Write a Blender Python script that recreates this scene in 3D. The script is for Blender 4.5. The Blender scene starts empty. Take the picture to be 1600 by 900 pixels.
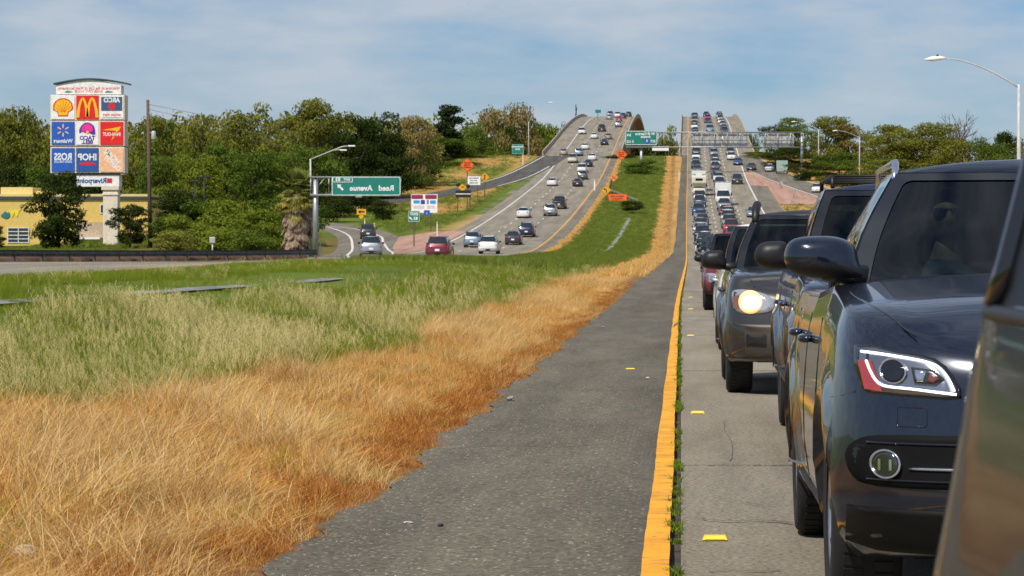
import bpy, bmesh, math, random
import numpy as np
from mathutils import Vector, Matrix
from mathutils.geometry import tessellate_polygon

SC = bpy.context.scene
COL = SC.collection
R = math.radians
rng = np.random.default_rng(7)
random.seed(7)

# ------------------------------------------------------------------ camera
F = 4375.0            # focal length in photo pixels (1600 wide)
VX, VY = 1064.0, 400.0
CH = 1.25
cam = bpy.data.cameras.new("camera")
cam.sensor_width = 36.0
cam.lens = 36.0 * F / 1600.0
cam.shift_x = (800 - VX) / 1600.0
cam.shift_y = (VY - 450) / 1600.0
cam.clip_start = 0.05
cam.clip_end = 9000
cam.dof.use_dof = True
cam.dof.focus_distance = 17.0
cam.dof.aperture_fstop = 21.0
cam_o = bpy.data.objects.new("camera", cam)
cam_o.location = (0, 0, CH)
cam_o.rotation_euler = (R(90), 0, 0)
COL.objects.link(cam_o)
SC.camera = cam_o

# ------------------------------------------------------------------ light
SUN_AZ = 209.0        # compass style: 0 = +Y, 90 = +X ; light comes from behind-left
SUN_EL = 52.0
az, el = R(SUN_AZ), R(SUN_EL)
sdir = Vector((math.sin(az) * math.cos(el), math.cos(az) * math.cos(el), math.sin(el)))
sun = bpy.data.lights.new("sun", 'SUN')
sun.energy = 5.0
sun.angle = R(0.55)
sun.color = (1.0, 0.94, 0.84)
sun_o = bpy.data.objects.new("sun", sun)
sun_o.rotation_euler = sdir.to_track_quat('Z', 'Y').to_euler()
sun_o.location = (-20, -20, 60)
COL.objects.link(sun_o)

world = bpy.data.worlds.new("World")
SC.world = world
world.use_nodes = True
wn = world.node_tree.nodes
wl = world.node_tree.links
wn.clear()
w_out = wn.new('ShaderNodeOutputWorld')
w_bg = wn.new('ShaderNodeBackground')
w_bg.inputs['Strength'].default_value = 0.080
sky = wn.new('ShaderNodeTexSky')
sky.sky_type = 'NISHITA'
sky.sun_disc = False
sky.sun_elevation = el
sky.sun_rotation = az
sky.air_density = 1.0
sky.dust_density = 0.4
sky.ozone_density = 3.0
w_tc = wn.new('ShaderNodeTexCoord')
w_map = wn.new('ShaderNodeMapping')
w_map.inputs['Scale'].default_value = (8.0, 8.0, 30.0)
w_map.inputs['Location'].default_value = (3.1, 0.4, 1.7)
w_n = wn.new('ShaderNodeTexNoise')
w_n.inputs['Scale'].default_value = 1.6
w_n.inputs['Detail'].default_value = 7.0
w_n.inputs['Roughness'].default_value = 0.55
w_r = wn.new('ShaderNodeValToRGB')
w_r.color_ramp.elements[0].position = 0.31
w_r.color_ramp.elements[1].position = 0.66
w_r.color_ramp.elements[1].color = (0.85, 0.85, 0.85, 1)
w_tint = wn.new('ShaderNodeMix')
w_tint.data_type = 'RGBA'
w_tint.blend_type = 'MULTIPLY'
w_tint.inputs[0].default_value = 1.0
w_tint.inputs[7].default_value = (0.70, 0.90, 1.17, 1)
w_mix = wn.new('ShaderNodeMix')
w_mix.data_type = 'RGBA'
w_mix.inputs[7].default_value = (7.0, 7.75, 8.7, 1)
wl.new(w_tc.outputs['Generated'], w_map.inputs['Vector'])
wl.new(w_map.outputs[0], w_n.inputs['Vector'])
wl.new(w_n.outputs[0], w_r.inputs[0])
wl.new(sky.outputs[0], w_tint.inputs[6])
wl.new(w_r.outputs[0], w_mix.inputs[0])
wl.new(w_tint.outputs[2], w_mix.inputs[6])
wl.new(w_mix.outputs[2], w_bg.inputs['Color'])
wl.new(w_bg.outputs[0], w_out.inputs[0])

SC.view_settings.view_transform = 'Standard'
SC.view_settings.look = 'None'
SC.view_settings.exposure = -0.10
SC.view_settings.gamma = 1.0
SC.render.engine = 'CYCLES'
SC.cycles.max_bounces = 8
SC.cycles.transparent_max_bounces = 24
SC.cycles.use_denoising = True

# ------------------------------------------------------------------ helpers
def lerp(a, b, t): return a + (b - a) * t
def sstep(a, b, x):
    t = np.clip((np.asarray(x, float) - a) / (b - a), 0, 1)
    return t * t * (3 - 2 * t)

def new_mat(name):
    m = bpy.data.materials.new(name)
    m.use_nodes = True
    nt = m.node_tree
    b = nt.nodes['Principled BSDF']
    return m, nt, b

def add_noise_color(nt, b, c1, c2, scale, detail=4, coord='Object', pos=(0.35, 0.65), stretch=(1, 1, 1), rough=0.6):
    tc = nt.nodes.new('ShaderNodeTexCoord')
    mp = nt.nodes.new('ShaderNodeMapping')
    mp.inputs['Scale'].default_value = stretch
    n = nt.nodes.new('ShaderNodeTexNoise')
    n.inputs['Scale'].default_value = scale
    n.inputs['Detail'].default_value = detail
    n.inputs['Roughness'].default_value = rough
    r = nt.nodes.new('ShaderNodeValToRGB')
    r.color_ramp.elements[0].position = pos[0]
    r.color_ramp.elements[1].position = pos[1]
    r.color_ramp.elements[0].color = (*c1, 1)
    r.color_ramp.elements[1].color = (*c2, 1)
    nt.links.new(tc.outputs[coord], mp.inputs[0])
    nt.links.new(mp.outputs[0], n.inputs['Vector'])
    nt.links.new(n.outputs[0], r.inputs[0])
    nt.links.new(r.outputs[0], b.inputs['Base Color'])
    return r, n, mp

MATS = {}
def mat(name, color, rough=0.5, metal=0.0, coat=0.0, var=0.12, scale=3.0, spec=0.5, emit=None, estr=0.0):
    """plain procedural material: base colour with a little noise variation in colour and roughness"""
    if name in MATS: return MATS[name]
    m, nt, b = new_mat(name)
    c = np.array(color, float)
    add_noise_color(nt, b, tuple(np.clip(c * (1 - var), 0, 1)), tuple(np.clip(c * (1 + var), 0, 1)), scale)
    b.inputs['Roughness'].default_value = rough
    b.inputs['Metallic'].default_value = metal
    b.inputs['Coat Weight'].default_value = coat
    b.inputs['Coat Roughness'].default_value = 0.04
    b.inputs['Specular IOR Level'].default_value = spec
    if emit is not None:
        b.inputs['Emission Color'].default_value = (*emit, 1)
        b.inputs['Emission Strength'].default_value = estr
    MATS[name] = m
    return m

def tag(o, label=None, cat=None, group=None, kind=None):
    if label: o['label'] = label
    if cat: o['category'] = cat
    if group: o['group'] = group
    if kind: o['kind'] = kind
    return o

def empty(name, loc=(0, 0, 0), rz=0.0):
    o = bpy.data.objects.new(name, None)
    o.location = loc
    o.rotation_euler = (0, 0, rz)
    o.empty_display_size = 0.2
    COL.objects.link(o)
    return o

def mesh_of(verts, faces, smooth=False, fmats=None, name='mesh'):
    me = bpy.data.meshes.new(name)
    me.from_pydata([tuple(map(float, v)) for v in verts], [], [tuple(int(i) for i in f) for f in faces])
    if fmats is not None:
        me.polygons.foreach_set('material_index', np.asarray(fmats, np.int32))
    if smooth:
        me.polygons.foreach_set('use_smooth', np.ones(len(me.polygons), bool))
    me.update()
    return me

def quads_mesh(V, Q, smooth=False, fm=None, name='mesh'):
    """fast: V (n,3), Q (m,k) same face size"""
    V = np.asarray(V, np.float32); Q = np.asarray(Q, np.int32)
    me = bpy.data.meshes.new(name)
    me.vertices.add(len(V)); me.vertices.foreach_set('co', V.ravel())
    k = Q.shape[1]
    me.loops.add(Q.size); me.loops.foreach_set('vertex_index', Q.ravel())
    me.polygons.add(len(Q)); me.polygons.foreach_set('loop_start', np.arange(0, Q.size, k, dtype=np.int32))
    if fm is not None: me.polygons.foreach_set('material_index', np.asarray(fm, np.int32))
    if smooth: me.polygons.foreach_set('use_smooth', np.ones(len(Q), bool))
    me.update(calc_edges=True)
    return me

def obj(name, me, mats=None, parent=None, loc=None):
    if isinstance(me, MB): me = me.mesh()
    o = bpy.data.objects.new(name, me)
    if mats is not None and len(me.materials) == 0:
        for m in (mats if isinstance(mats, (list, tuple)) else [mats]): me.materials.append(m)
    COL.objects.link(o)
    if parent is not None: o.parent = parent
    if loc is not None: o.location = loc
    return o

class MB:
    def __init__(s): s.v = []; s.f = []; s.m = []; s.sm = []
    def add(s, V, Fc, m=0, smooth=False):
        b = len(s.v)
        s.v += [tuple(map(float, p)) for p in V]
        for f in Fc:
            s.f.append(tuple(int(i) + b for i in f)); s.m.append(m); s.sm.append(smooth)
        return s
    def box(s, x0, x1, y0, y1, z0, z1, m=0, bev=0.0):
        if bev <= 0:
            V = [(x0,y0,z0),(x1,y0,z0),(x1,y1,z0),(x0,y1,z0),(x0,y0,z1),(x1,y0,z1),(x1,y1,z1),(x0,y1,z1)]
            return s.add(V, [(0,3,2,1),(4,5,6,7),(0,1,5,4),(1,2,6,5),(2,3,7,6),(3,0,4,7)], m)
        bm = bmesh.new()
        bmesh.ops.create_cube(bm, size=1)
        for v in bm.verts:
            v.co = Vector((lerp(x0,x1,v.co.x+.5), lerp(y0,y1,v.co.y+.5), lerp(z0,z1,v.co.z+.5)))
        bmesh.ops.bevel(bm, geom=bm.edges[:], offset=bev, segments=2, profile=.6, affect='EDGES')
        bm.verts.index_update()
        s.add([v.co[:] for v in bm.verts], [[v.index for v in f.verts] for f in bm.faces], m, False)
        bm.free(); return s
    def tube(s, path, r, n=8, m=0, caps=True, smooth=True):
        P = [Vector(p) for p in path]
        rr = r if isinstance(r, (list, tuple, np.ndarray)) else [r] * len(P)
        V = []; Fc = []
        up = None
        for i, p in enumerate(P):
            d = (P[min(i+1, len(P)-1)] - P[max(i-1, 0)])
            if d.length < 1e-9: d = Vector((0, 0, 1))
            d.normalize()
            if up is None:
                up = Vector((0,0,1)) if abs(d.z) < .9 else Vector((1,0,0))
            a = d.cross(up)
            if a.length < 1e-6: a = d.cross(Vector((0,1,0)))
            a.normalize(); b = a.cross(d).normalized(); up = b
            for k in range(n):
                t = 2*math.pi*k/n
                V.append(p + (a*math.cos(t) + b*math.sin(t))*rr[i])
        for i in range(len(P)-1):
            for k in range(n):
                k2 = (k+1) % n
                Fc.append((i*n+k, (i+1)*n+k, (i+1)*n+k2, i*n+k2))
        if caps:
            Fc.append(tuple(range(n))); Fc.append(tuple(reversed(range((len(P)-1)*n, len(P)*n))))
        return s.add(V, Fc, m, smooth)
    def lathe(s, prof, origin=(0,0,0), axis='Z', n=24, m=0, smooth=True, mfun=None):
        """prof: list of (r, h)"""
        V = []; 
        for (r, h) in prof:
            for k in range(n):
                t = 2*math.pi*k/n; c, d = r*math.cos(t), r*math.sin(t)
                if axis == 'Z': p = (c, d, h)
                elif axis == 'X': p = (h, c, d)
                else: p = (c, h, d)
                V.append((p[0]+origin[0], p[1]+origin[1], p[2]+origin[2]))
        for i in range(len(prof)-1):
            Fc = [(i*n+k, i*n+(k+1)%n, (i+1)*n+(k+1)%n, (i+1)*n+k) for k in range(n)]
            if i == 0: base = len(s.v); s.v += V
            for f in Fc:
                s.f.append(tuple(q+base for q in f)); s.m.append(mfun(i) if mfun else m); s.sm.append(smooth)
        return s
    def plate(s, poly, y0, y1, m=0):
        """flat polygon [(x,z)] facing -Y at y0, back at y1"""
        n = len(poly)
        V = [(x, y0, z) for x, z in poly] + [(x, y1, z) for x, z in poly]
        tri = tessellate_polygon([[Vector((x, z, 0)) for x, z in poly]])
        area = sum(poly[i][0]*poly[(i+1)%n][1]-poly[(i+1)%n][0]*poly[i][1] for i in range(n))
        Fc = []
        for t in tri:
            a, b, c = t
            ar = (poly[b][0]-poly[a][0])*(poly[c][1]-poly[a][1])-(poly[c][0]-poly[a][0])*(poly[b][1]-poly[a][1])
            f = (a, b, c) if ar > 0 else (a, c, b)
            Fc.append(f); Fc.append(tuple(q+n for q in reversed(f)))
        for i in range(n):
            j = (i+1) % n
            Fc.append((i, i+n, j+n, j) if area > 0 else (j, j+n, i+n, i))
        return s.add(V, Fc, m)
    def mesh(s, name='mesh'):
        me = bpy.data.meshes.new(name)
        me.from_pydata(s.v, [], s.f)
        me.polygons.foreach_set('material_index', np.array(s.m, np.int32))
        me.polygons.foreach_set('use_smooth', np.array(s.sm, bool))
        me.update()
        return me

def rrect(x0, x1, z0, z1, r, n=5):
    P = []
    for cx, cz, a0 in ((x1-r, z0+r, -90), (x1-r, z1-r, 0), (x0+r, z1-r, 90), (x0+r, z0+r, 180)):
        for k in range(n+1):
            a = R(a0 + 90*k/n); P.append((cx + r*math.cos(a), cz + r*math.sin(a)))
    return P

def text_mesh(txt, size, x, z, y=0.0, mirror=True, align='CENTER', bold=0.0, sx=1.0, depth=0.004):
    """lettering facing -Y, centred on (x,z); mirrored left to right as in the photograph"""
    c = bpy.data.curves.new('lettering', 'FONT')
    c.body = txt; c.size = size; c.align_x = align; c.align_y = 'CENTER'
    c.offset = bold; c.extrude = depth; c.resolution_u = 3
    o = bpy.data.objects.new('lettering', c)
    COL.objects.link(o)
    dg = bpy.context.evaluated_depsgraph_get()
    me = bpy.data.meshes.new_from_object(o.evaluated_get(dg))
    bpy.data.objects.remove(o)
    n = len(me.vertices)
    co = np.zeros(n*3, np.float32); me.vertices.foreach_get('co', co); co = co.reshape(-1, 3)
    out = np.empty_like(co)
    out[:, 0] = x + co[:, 0] * sx * (-1 if mirror else 1)
    out[:, 2] = z + co[:, 1]
    out[:, 1] = y - co[:, 2]
    me.vertices.foreach_set('co', out.ravel())
    if mirror: me.flip_normals()
    me.materials.clear()
    me.update()
    return me

def join_meshes(ms):
    mb = MB()
    for me in ms:
        mb.add([v.co[:] for v in me.vertices], [tuple(p.vertices) for p in me.polygons])
    return mb.mesh()

def copy_tree(o, parent=None):
    c = o.copy(); COL.objects.link(c)
    if parent is not None: c.parent = parent
    for ch in list(o.children): copy_tree(ch, c)
    return c

# ------------------------------------------------------------------ profile of the place
_zt = np.array([(-400,0),(-50,0),(60,0),(100,.35),(150,.62),(208,1.0),(250,1.3),(282,1.7),(312,2.7),(340,4.0),(394,7.0),
    (471,11.9),(530,16),(600,22.2),(660,27.7),(710,32.5),(760,37.0),(820,41.6),(870,44.5),(920,45.9),(980,46.2),(1050,44.8),(1200,38),(1400,25),(1700,8),(2500,2)], float)
def _pchip(xs, ys):
    h = np.diff(xs); d = np.diff(ys) / h
    m = np.zeros(len(xs)); m[0], m[-1] = d[0], d[-1]
    for i in range(1, len(xs)-1):
        if d[i-1]*d[i] > 0:
            w1, w2 = 2*h[i]+h[i-1], h[i]+2*h[i-1]
            m[i] = (w1+w2)/(w1/d[i-1]+w2/d[i])
    def f(x):
        x = np.asarray(x, float)
        i = np.clip(np.searchsorted(xs, x)-1, 0, len(xs)-2)
        t = np.clip((x-xs[i])/h[i], 0, 1)
        return (2*t**3-3*t**2+1)*ys[i]+(t**3-2*t**2+t)*h[i]*m[i]+(-2*t**3+3*t**2)*ys[i+1]+(t**3-t**2)*h[i]*m[i+1]
    return f
zroad = _pchip(_zt[:,0], _zt[:,1])
_xt = np.array([(-400,-.1),(60,-.1),(109,.08),(200,.4),(300,.6),(400,.8),(560,1.3),(800,2.0),(1000,2.2),(2500,2.6)], float)
x0r = _pchip(_xt[:,0], _xt[:,1])           # centre of the yellow line of our road
def zoff(x, d): return .8*(1-sstep(60, 215, d))*sstep(-1.8, -10.5, x) if False else .8*(1-sstep(60, 215, d))*(1-sstep(-10.5, -1.8, x))
def gut_x(d): return np.interp(d, [20,70,270,380,430], [-8.3,-8.3,-7.6,-7.1,-6.9])
def zl(x, d):                              # road level incl. the higher left carriageway and the low berm of the gutter
    x = np.asarray(x, float)
    return zroad(d) + zoff(x, d) + .0*np.exp(-((x-gut_x(d))/.9)**2)*(1-sstep(48, 72, d))*sstep(15, 30, d)
def zg(x, d):                              # ground
    x = np.asarray(x, float); d = np.asarray(d, float)
    z = zl(x, d)
    z = np.where(d > 600, lerp(z, 1.5, sstep(608, 690, d)), z)
    base = np.where(d < 330, 1.6, 1.6)
    wL = sstep(52, 95, -x); wR = sstep(30, 80, x) * .7
    w = np.maximum(wL, wR)
    return lerp(z, base, w * sstep(110, 200, d))
def P(px, py, d):                          # point on the photograph -> place at distance d
    return ((px-VX)*d/F, d, CH + (VY-py)*d/F)
def px2x(px, d): return (px-VX)*d/F
def solve_d(py, x=-20.0, lo=205., hi=860.):
    for _ in range(50):
        mid = .5*(lo+hi)
        y = VY-(float(zl(x, mid))-CH)*F/mid
        if y > py: lo = mid
        else: hi = mid
    return .5*(lo+hi)
# ------------------------------------------------------------------ sheets: ground, roads
def ribbon(xa, xb, ds, dz, nx=2, zf=None):
    """strip between lateral functions xa(d), xb(d), laid dz above the road level"""
    zf = zf or zl
    ds = np.asarray(ds, float); V = []; Q = []
    for d in ds:
        for k in range(nx+1):
            x = lerp(float(xa(d)), float(xb(d)), k/nx)
            V.append((x, d, float(zf(x, d)) + dz))
    n = nx+1
    for i in range(len(ds)-1):
        for k in range(nx): Q.append((i*n+k, i*n+k+1, (i+1)*n+k+1, (i+1)*n+k))
    return V, Q
def dsteps(a, b, step): return np.linspace(a, b, max(2, int(round((b-a)/step))+1))
const = lambda c: (lambda d: c)
def table(*pts):
    p = np.array(pts, float)
    return lambda d: float(np.interp(d, p[:,0], p[:,1]))

# ---- materials of the ground
def ground_material():
    m, nt, b = new_mat('ground_soil_grass')
    N, L = nt.nodes, nt.links
    at = N.new('ShaderNodeAttribute'); at.attribute_name = 'cover'
    sep = N.new('ShaderNodeSeparateColor'); L.new(at.outputs['Color'], sep.inputs[0])
    geo = N.new('ShaderNodeNewGeometry')
    def noise(scale, det=5, st=(1,1,1)):
        mp = N.new('ShaderNodeMapping'); mp.inputs['Scale'].default_value = st
        n = N.new('ShaderNodeTexNoise'); n.inputs['Scale'].default_value = scale; n.inputs['Detail'].default_value = det
        n.inputs['Roughness'].default_value = .65
        L.new(geo.outputs['Position'], mp.inputs[0]); L.new(mp.outputs[0], n.inputs['Vector']); return n.outputs[0]
    def ramp(sock, stops):
        r = N.new('ShaderNodeValToRGB'); e = r.color_ramp.elements
        while len(e) < len(stops): e.new(.5)
        for q, (p, c) in zip(e, stops): q.position = p; q.color = (*c, 1)
        L.new(sock, r.inputs[0]); return r.outputs[0]
    def mix(f, a, c):
        x = N.new('ShaderNodeMix'); x.data_type = 'RGBA'
        L.new(f, x.inputs[0]); L.new(a, x.inputs[6]); L.new(c, x.inputs[7]); return x.outputs[2]
    nb = noise(.12, 6, (1.6, .5, 1)); nf = noise(2.2, 8)
    green = mix(nf, ramp(nb, [(.3,(.055,.085,.012)),(.55,(.095,.150,.018)),(.75,(.17,.17,.035))]),
                ramp(nb, [(.3,(.10,.13,.02)),(.7,(.15,.19,.03))]))
    dry = mix(nf, ramp(nb, [(.3,(.30,.15,.045)),(.7,(.50,.30,.10))]), ramp(nb, [(.3,(.40,.22,.07)),(.7,(.56,.36,.13))]))
    soil = ramp(nf, [(.3,(.10,.055,.025)),(.7,(.24,.13,.06))])
    c = mix(sep.outputs[0], green, dry)
    c = mix(sep.outputs[1], c, soil)
    L.new(c, b.inputs['Base Color']); b.inputs['Roughness'].default_value = .95
    b.inputs['Specular IOR Level'].default_value = .1
    bp = N.new('ShaderNodeBump'); bp.inputs['Strength'].default_value = .6; bp.inputs['Distance'].default_value = .15
    L.new(noise(5, 6), bp.inputs['Height']); L.new(bp.outputs[0], b.inputs['Normal'])
    return m

xs = np.unique(np.concatenate([np.array([-4000,-2000,-1000,-600,-400,-250,-180,-140]), np.arange(-120,-60,6.), np.arange(-60,-30,3.),
     np.arange(-30,-14,2.), np.arange(-14,-5,.6), np.arange(-5,-1.4,.4), [-1.6,-1.0,0,3,6,9,12,14,16], np.arange(18,60,3.), np.arange(60,130,8.),
     np.array([150,200,300,500,900,1800,4000])]))
ys = np.unique(np.concatenate([np.array([-800,-300,-120,-60,-30,-10]), np.arange(0,60,2.5), np.arange(60,240,4.), np.arange(240,700,5.),
     np.arange(700,1000,30.), np.array([1100,1300,1700,2300,3200,4800])]))
XX, YY = np.meshgrid(xs, ys)
ZZ = zg(XX, YY)
bump = (np.sin(XX*1.7+YY*.9)*np.sin(YY*.63+1.1)*.5+np.sin(XX*.8-YY*.41)*.5)
ZZ = ZZ + np.where((XX < -2.6) & (XX > -12.2) & (YY < 600), .05*bump, 0)
ZZ = ZZ - np.where((XX > -.2), .06, 0) - np.where((XX < -14) & (XX > -27), .05, 0)
GV = np.stack([XX, YY, ZZ], -1).reshape(-1, 3)
nx_, ny_ = len(xs), len(ys)
ii, jj = np.meshgrid(np.arange(nx_-1), np.arange(ny_-1))
a_ = (jj*nx_+ii).ravel()
GQ = np.stack([a_, a_+1, a_+nx_+1, a_+nx_], -1)
gme = quads_mesh(GV, GQ, smooth=True)
# cover attribute: R = dry grass, G = bare soil
gx, gy = GV[:,0], GV[:,1]
dryb = table((0,-5.2),(30,-5.0),(42,-4.7),(70,-5.0),(120,-3.9),(250,-3.6),(600,-3.6))   # inner border of the dry band
def dryness(x, y):
    x = np.asarray(x, float); y = np.asarray(y, float)
    bnd = np.interp(y, [0,18,20.5,24,32,42,55,75,120,250,600], [-4.6,-4.6,-4.0,-3.75,-3.6,-3.75,-3.95,-4.0,-3.7,-3.4,-3.2])
    wob = .16*np.sin(y*.41)+.12*np.sin(y*.93+1.3)+.10*np.sin(y*.17+x)
    a = sstep(-.5, .5, x-(bnd+wob))
    c = sstep(-12.9, -11.6, -(-x)*1.0) if False else 1-sstep(-12.6-.5, -12.6+.9, x)      # strip along the left carriageway
    c = c*(x > -15)*sstep(225, 285, y)
    far = ((x > 12) & (y < 700))*.35
    gore = sstep(2.6, .5, np.abs(x+29.6-(y-292)*.02))*((y > 262) & (y < 400))
    bank = sstep(3.0, .4, np.abs(x+46-(y-437)*-.09*-1))*((y > 380) & (y < 500))*.9
    ramp_s = sstep(2.5, .3, np.abs(x+33.5-.0*(y)))*((y > 480) & (y < 620))*.8
    dry_bank = ((x < -32) & (y > 395))*np.clip(.35+.5*np.sin(x*.31+y*.045)*np.sin(y*.07-x*.11)+.25*np.sin(x*.9+y*.13), 0, .9)
    return np.clip(np.maximum.reduce([a*(x > -9), c, far, gore, bank, ramp_s, dry_bank]), 0, 1)
ca = gme.color_attributes.new('cover', 'FLOAT_COLOR', 'POINT')
soil_w = ((gx < -30) & (gy < 330)) * sstep(24, 34, -gx) * (1-sstep(60, 64, -gx)) * .6 + sstep(-2.25, -1.75, gx)*(gx < -1)*.8
cv = np.stack([dryness(gx, gy), np.clip(soil_w, 0, 1), gx*0, gx*0+1], -1).astype(np.float32)
ca.data.foreach_set('color', cv.ravel())
ground = obj('ground', gme, ground_material())
tag(ground, kind='structure')

def asphalt_material(name, c1, c2, fleck=0.5, sc=1.0, crack=False):
    m, nt, b = new_mat(name)
    N, L = nt.nodes, nt.links
    geo = N.new('ShaderNodeNewGeometry')
    def noise(scale, det=5, st=(1,1,1), ro=.6):
        mp = N.new('ShaderNodeMapping'); mp.inputs['Scale'].default_value = st
        n = N.new('ShaderNodeTexNoise'); n.inputs['Scale'].default_value = scale; n.inputs['Detail'].default_value = det; n.inputs['Roughness'].default_value = ro
        L.new(geo.outputs['Position'], mp.inputs[0]); L.new(mp.outputs[0], n.inputs['Vector']); return n.outputs[0]
    r1 = N.new('ShaderNodeValToRGB'); r1.color_ramp.elements[0].color = (*c1,1); r1.color_ramp.elements[1].color = (*c2,1)
    r1.color_ramp.elements[0].position = .33; r1.color_ramp.elements[1].position = .67
    L.new(noise(.9*sc, 9, (1.5,.25,1), .72), r1.inputs[0])
    col = r1.outputs[0]
    n2 = noise(42*sc, 4); r2 = N.new('ShaderNodeValToRGB')
    r2.color_ramp.elements[0].color = (.50,.48,.45,1); r2.color_ramp.elements[1].color = (1.55,1.52,1.42,1)
    r2.color_ramp.elements[0].position = .3; r2.color_ramp.elements[1].position = .7
    L.new(n2, r2.inputs[0])
    mu = N.new('ShaderNodeMix'); mu.data_type = 'RGBA'; mu.blend_type = 'MULTIPLY'; mu.inputs[0].default_value = 1
    L.new(col, mu.inputs[6]); L.new(r2.outputs[0], mu.inputs[7]); col = mu.outputs[2]
    if fleck > 0:
        vo = N.new('ShaderNodeTexVoronoi'); vo.inputs['Scale'].default_value = 34*sc
        L.new(geo.outputs['Position'], vo.inputs['Vector'])
        sp = N.new('ShaderNodeSeparateColor'); L.new(vo.outputs['Color'], sp.inputs[0])
        lt = N.new('ShaderNodeMath'); lt.operation = 'LESS_THAN'; lt.inputs[1].default_value = .30
        L.new(vo.outputs['Distance'], lt.inputs[0])
        gt = N.new('ShaderNodeMath'); gt.operation = 'GREATER_THAN'; gt.inputs[1].default_value = 1-.5*fleck
        L.new(sp.outputs[0], gt.inputs[0])
        an = N.new('ShaderNodeMath'); an.operation = 'MULTIPLY'; L.new(lt.outputs[0], an.inputs[0]); L.new(gt.outputs[0], an.inputs[1])
        fc = N.new('ShaderNodeMix'); fc.data_type = 'RGBA'
        fc.inputs[6].default_value = (.03,.028,.025,1); fc.inputs[7].default_value = (.42,.38,.32,1)
        L.new(sp.outputs[1], fc.inputs[0])
        mx = N.new('ShaderNodeMix'); mx.data_type = 'RGBA'
        L.new(an.outputs[0], mx.inputs[0]); L.new(col, mx.inputs[6]); L.new(fc.outputs[2], mx.inputs[7]); col = mx.outputs[2]
    # long tyre and oil stains running with the road
    st = noise(.5, 6, (2.2,.045,1), .6); r3 = N.new('ShaderNodeValToRGB')
    r3.color_ramp.elements[0].position = .30; r3.color_ramp.elements[1].position = .6
    r3.color_ramp.elements[0].color = (.72,.71,.70,1); r3.color_ramp.elements[1].color = (1.06,1.05,1.03,1)
    L.new(st, r3.inputs[0])
    m3 = N.new('ShaderNodeMix'); m3.data_type = 'RGBA'; m3.blend_type = 'MULTIPLY'; m3.inputs[0].default_value = 1
    L.new(col, m3.inputs[6]); L.new(r3.outputs[0], m3.inputs[7]); col = m3.outputs[2]
    L.new(col, b.inputs['Base Color']); b.inputs['Roughness'].default_value = .85; b.inputs['Specular IOR Level'].default_value = .25
    bp = N.new('ShaderNodeBump'); bp.inputs['Strength'].default_value = .5; bp.inputs['Distance'].default_value = .012
    L.new(noise(70*sc, 3), bp.inputs['Height']); L.new(bp.outputs[0], b.inputs['Normal'])
    return m
M_ASPH = asphalt_material('shoulder_asphalt', (.086,.078,.062), (.150,.136,.108), .85)
M_CONC = asphalt_material('lane_concrete', (.185,.165,.134), (.285,.258,.212), .35)
M_FARC = asphalt_material('road_concrete_far', (.185,.167,.14), (.28,.255,.215), 0, .4)
M_DARKA = asphalt_material('ramp_asphalt_dark', (.062,.058,.058), (.11,.104,.10), 0, .5)
M_PINK = asphalt_material('gore_paving_pink', (.34,.20,.16), (.44,.28,.23), 0, .5)
M_FARA = asphalt_material('shoulder_asphalt_far', (.13,.118,.10), (.21,.19,.16), 0, .4)
M_YEL = mat('road_paint_yellow', (.74,.33,.012), .75, var=.16, scale=2.5)
def wear(m, scale, lo, hi, c):
    nt = m.node_tree; b = nt.nodes['Principled BSDF']; src = b.inputs['Base Color'].links[0].from_socket
    g = nt.nodes.new('ShaderNodeNewGeometry'); n = nt.nodes.new('ShaderNodeTexNoise'); n.inputs['Scale'].default_value = scale; n.inputs['Detail'].default_value = 8; n.inputs['Roughness'].default_value = .7
    r = nt.nodes.new('ShaderNodeValToRGB'); r.color_ramp.elements[0].position = lo; r.color_ramp.elements[1].position = hi
    x = nt.nodes.new('ShaderNodeMix'); x.data_type = 'RGBA'; x.inputs[6].default_value = (*c, 1)
    nt.links.new(g.outputs['Position'], n.inputs['Vector']); nt.links.new(n.outputs[0], r.inputs[0]); nt.links.new(r.outputs[0], x.inputs[0]); nt.links.new(src, x.inputs[7]); nt.links.new(x.outputs[2], b.inputs['Base Color'])
wear(M_YEL, 9, .33, .43, (.20,.13,.05))
M_WHT = mat('road_paint_white', (.62,.60,.55), .7, var=.25, scale=2)
M_GAP = mat('joint_filler', (.06,.047,.034), .95, var=.4)

DB = 612.0   # the roads go over onto their bridges here
# --- our road
road = empty('road'); tag(road, kind='structure')
V, Q = ribbon(lambda d: x0r(d)-.02, lambda d: x0r(d)+11.3, dsteps(-60, 84, 4), -.035, 4); obj('road_base', mesh_of(V, Q), M_GAP, road)
V, Q = ribbon(lambda d: x0r(d)+3.77, lambda d: x0r(d)+11.2, dsteps(-60, 84, 4), 0.0, 4); obj('road_surface', mesh_of(V, Q), M_CONC, road)
V, Q = ribbon(lambda d: x0r(d)+.10, lambda d: x0r(d)+11.2, dsteps(84.02, DB, 5), 0.0, 4); obj('road_surface', mesh_of(V, Q), M_FARC, road)
V, Q = ribbon(lambda d: x0r(d)+11.2, lambda d: x0r(d)+14.2, dsteps(-60, DB, 5), -.002, 2); obj('road_shoulder', mesh_of(V, Q), M_FARA, road)
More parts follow.
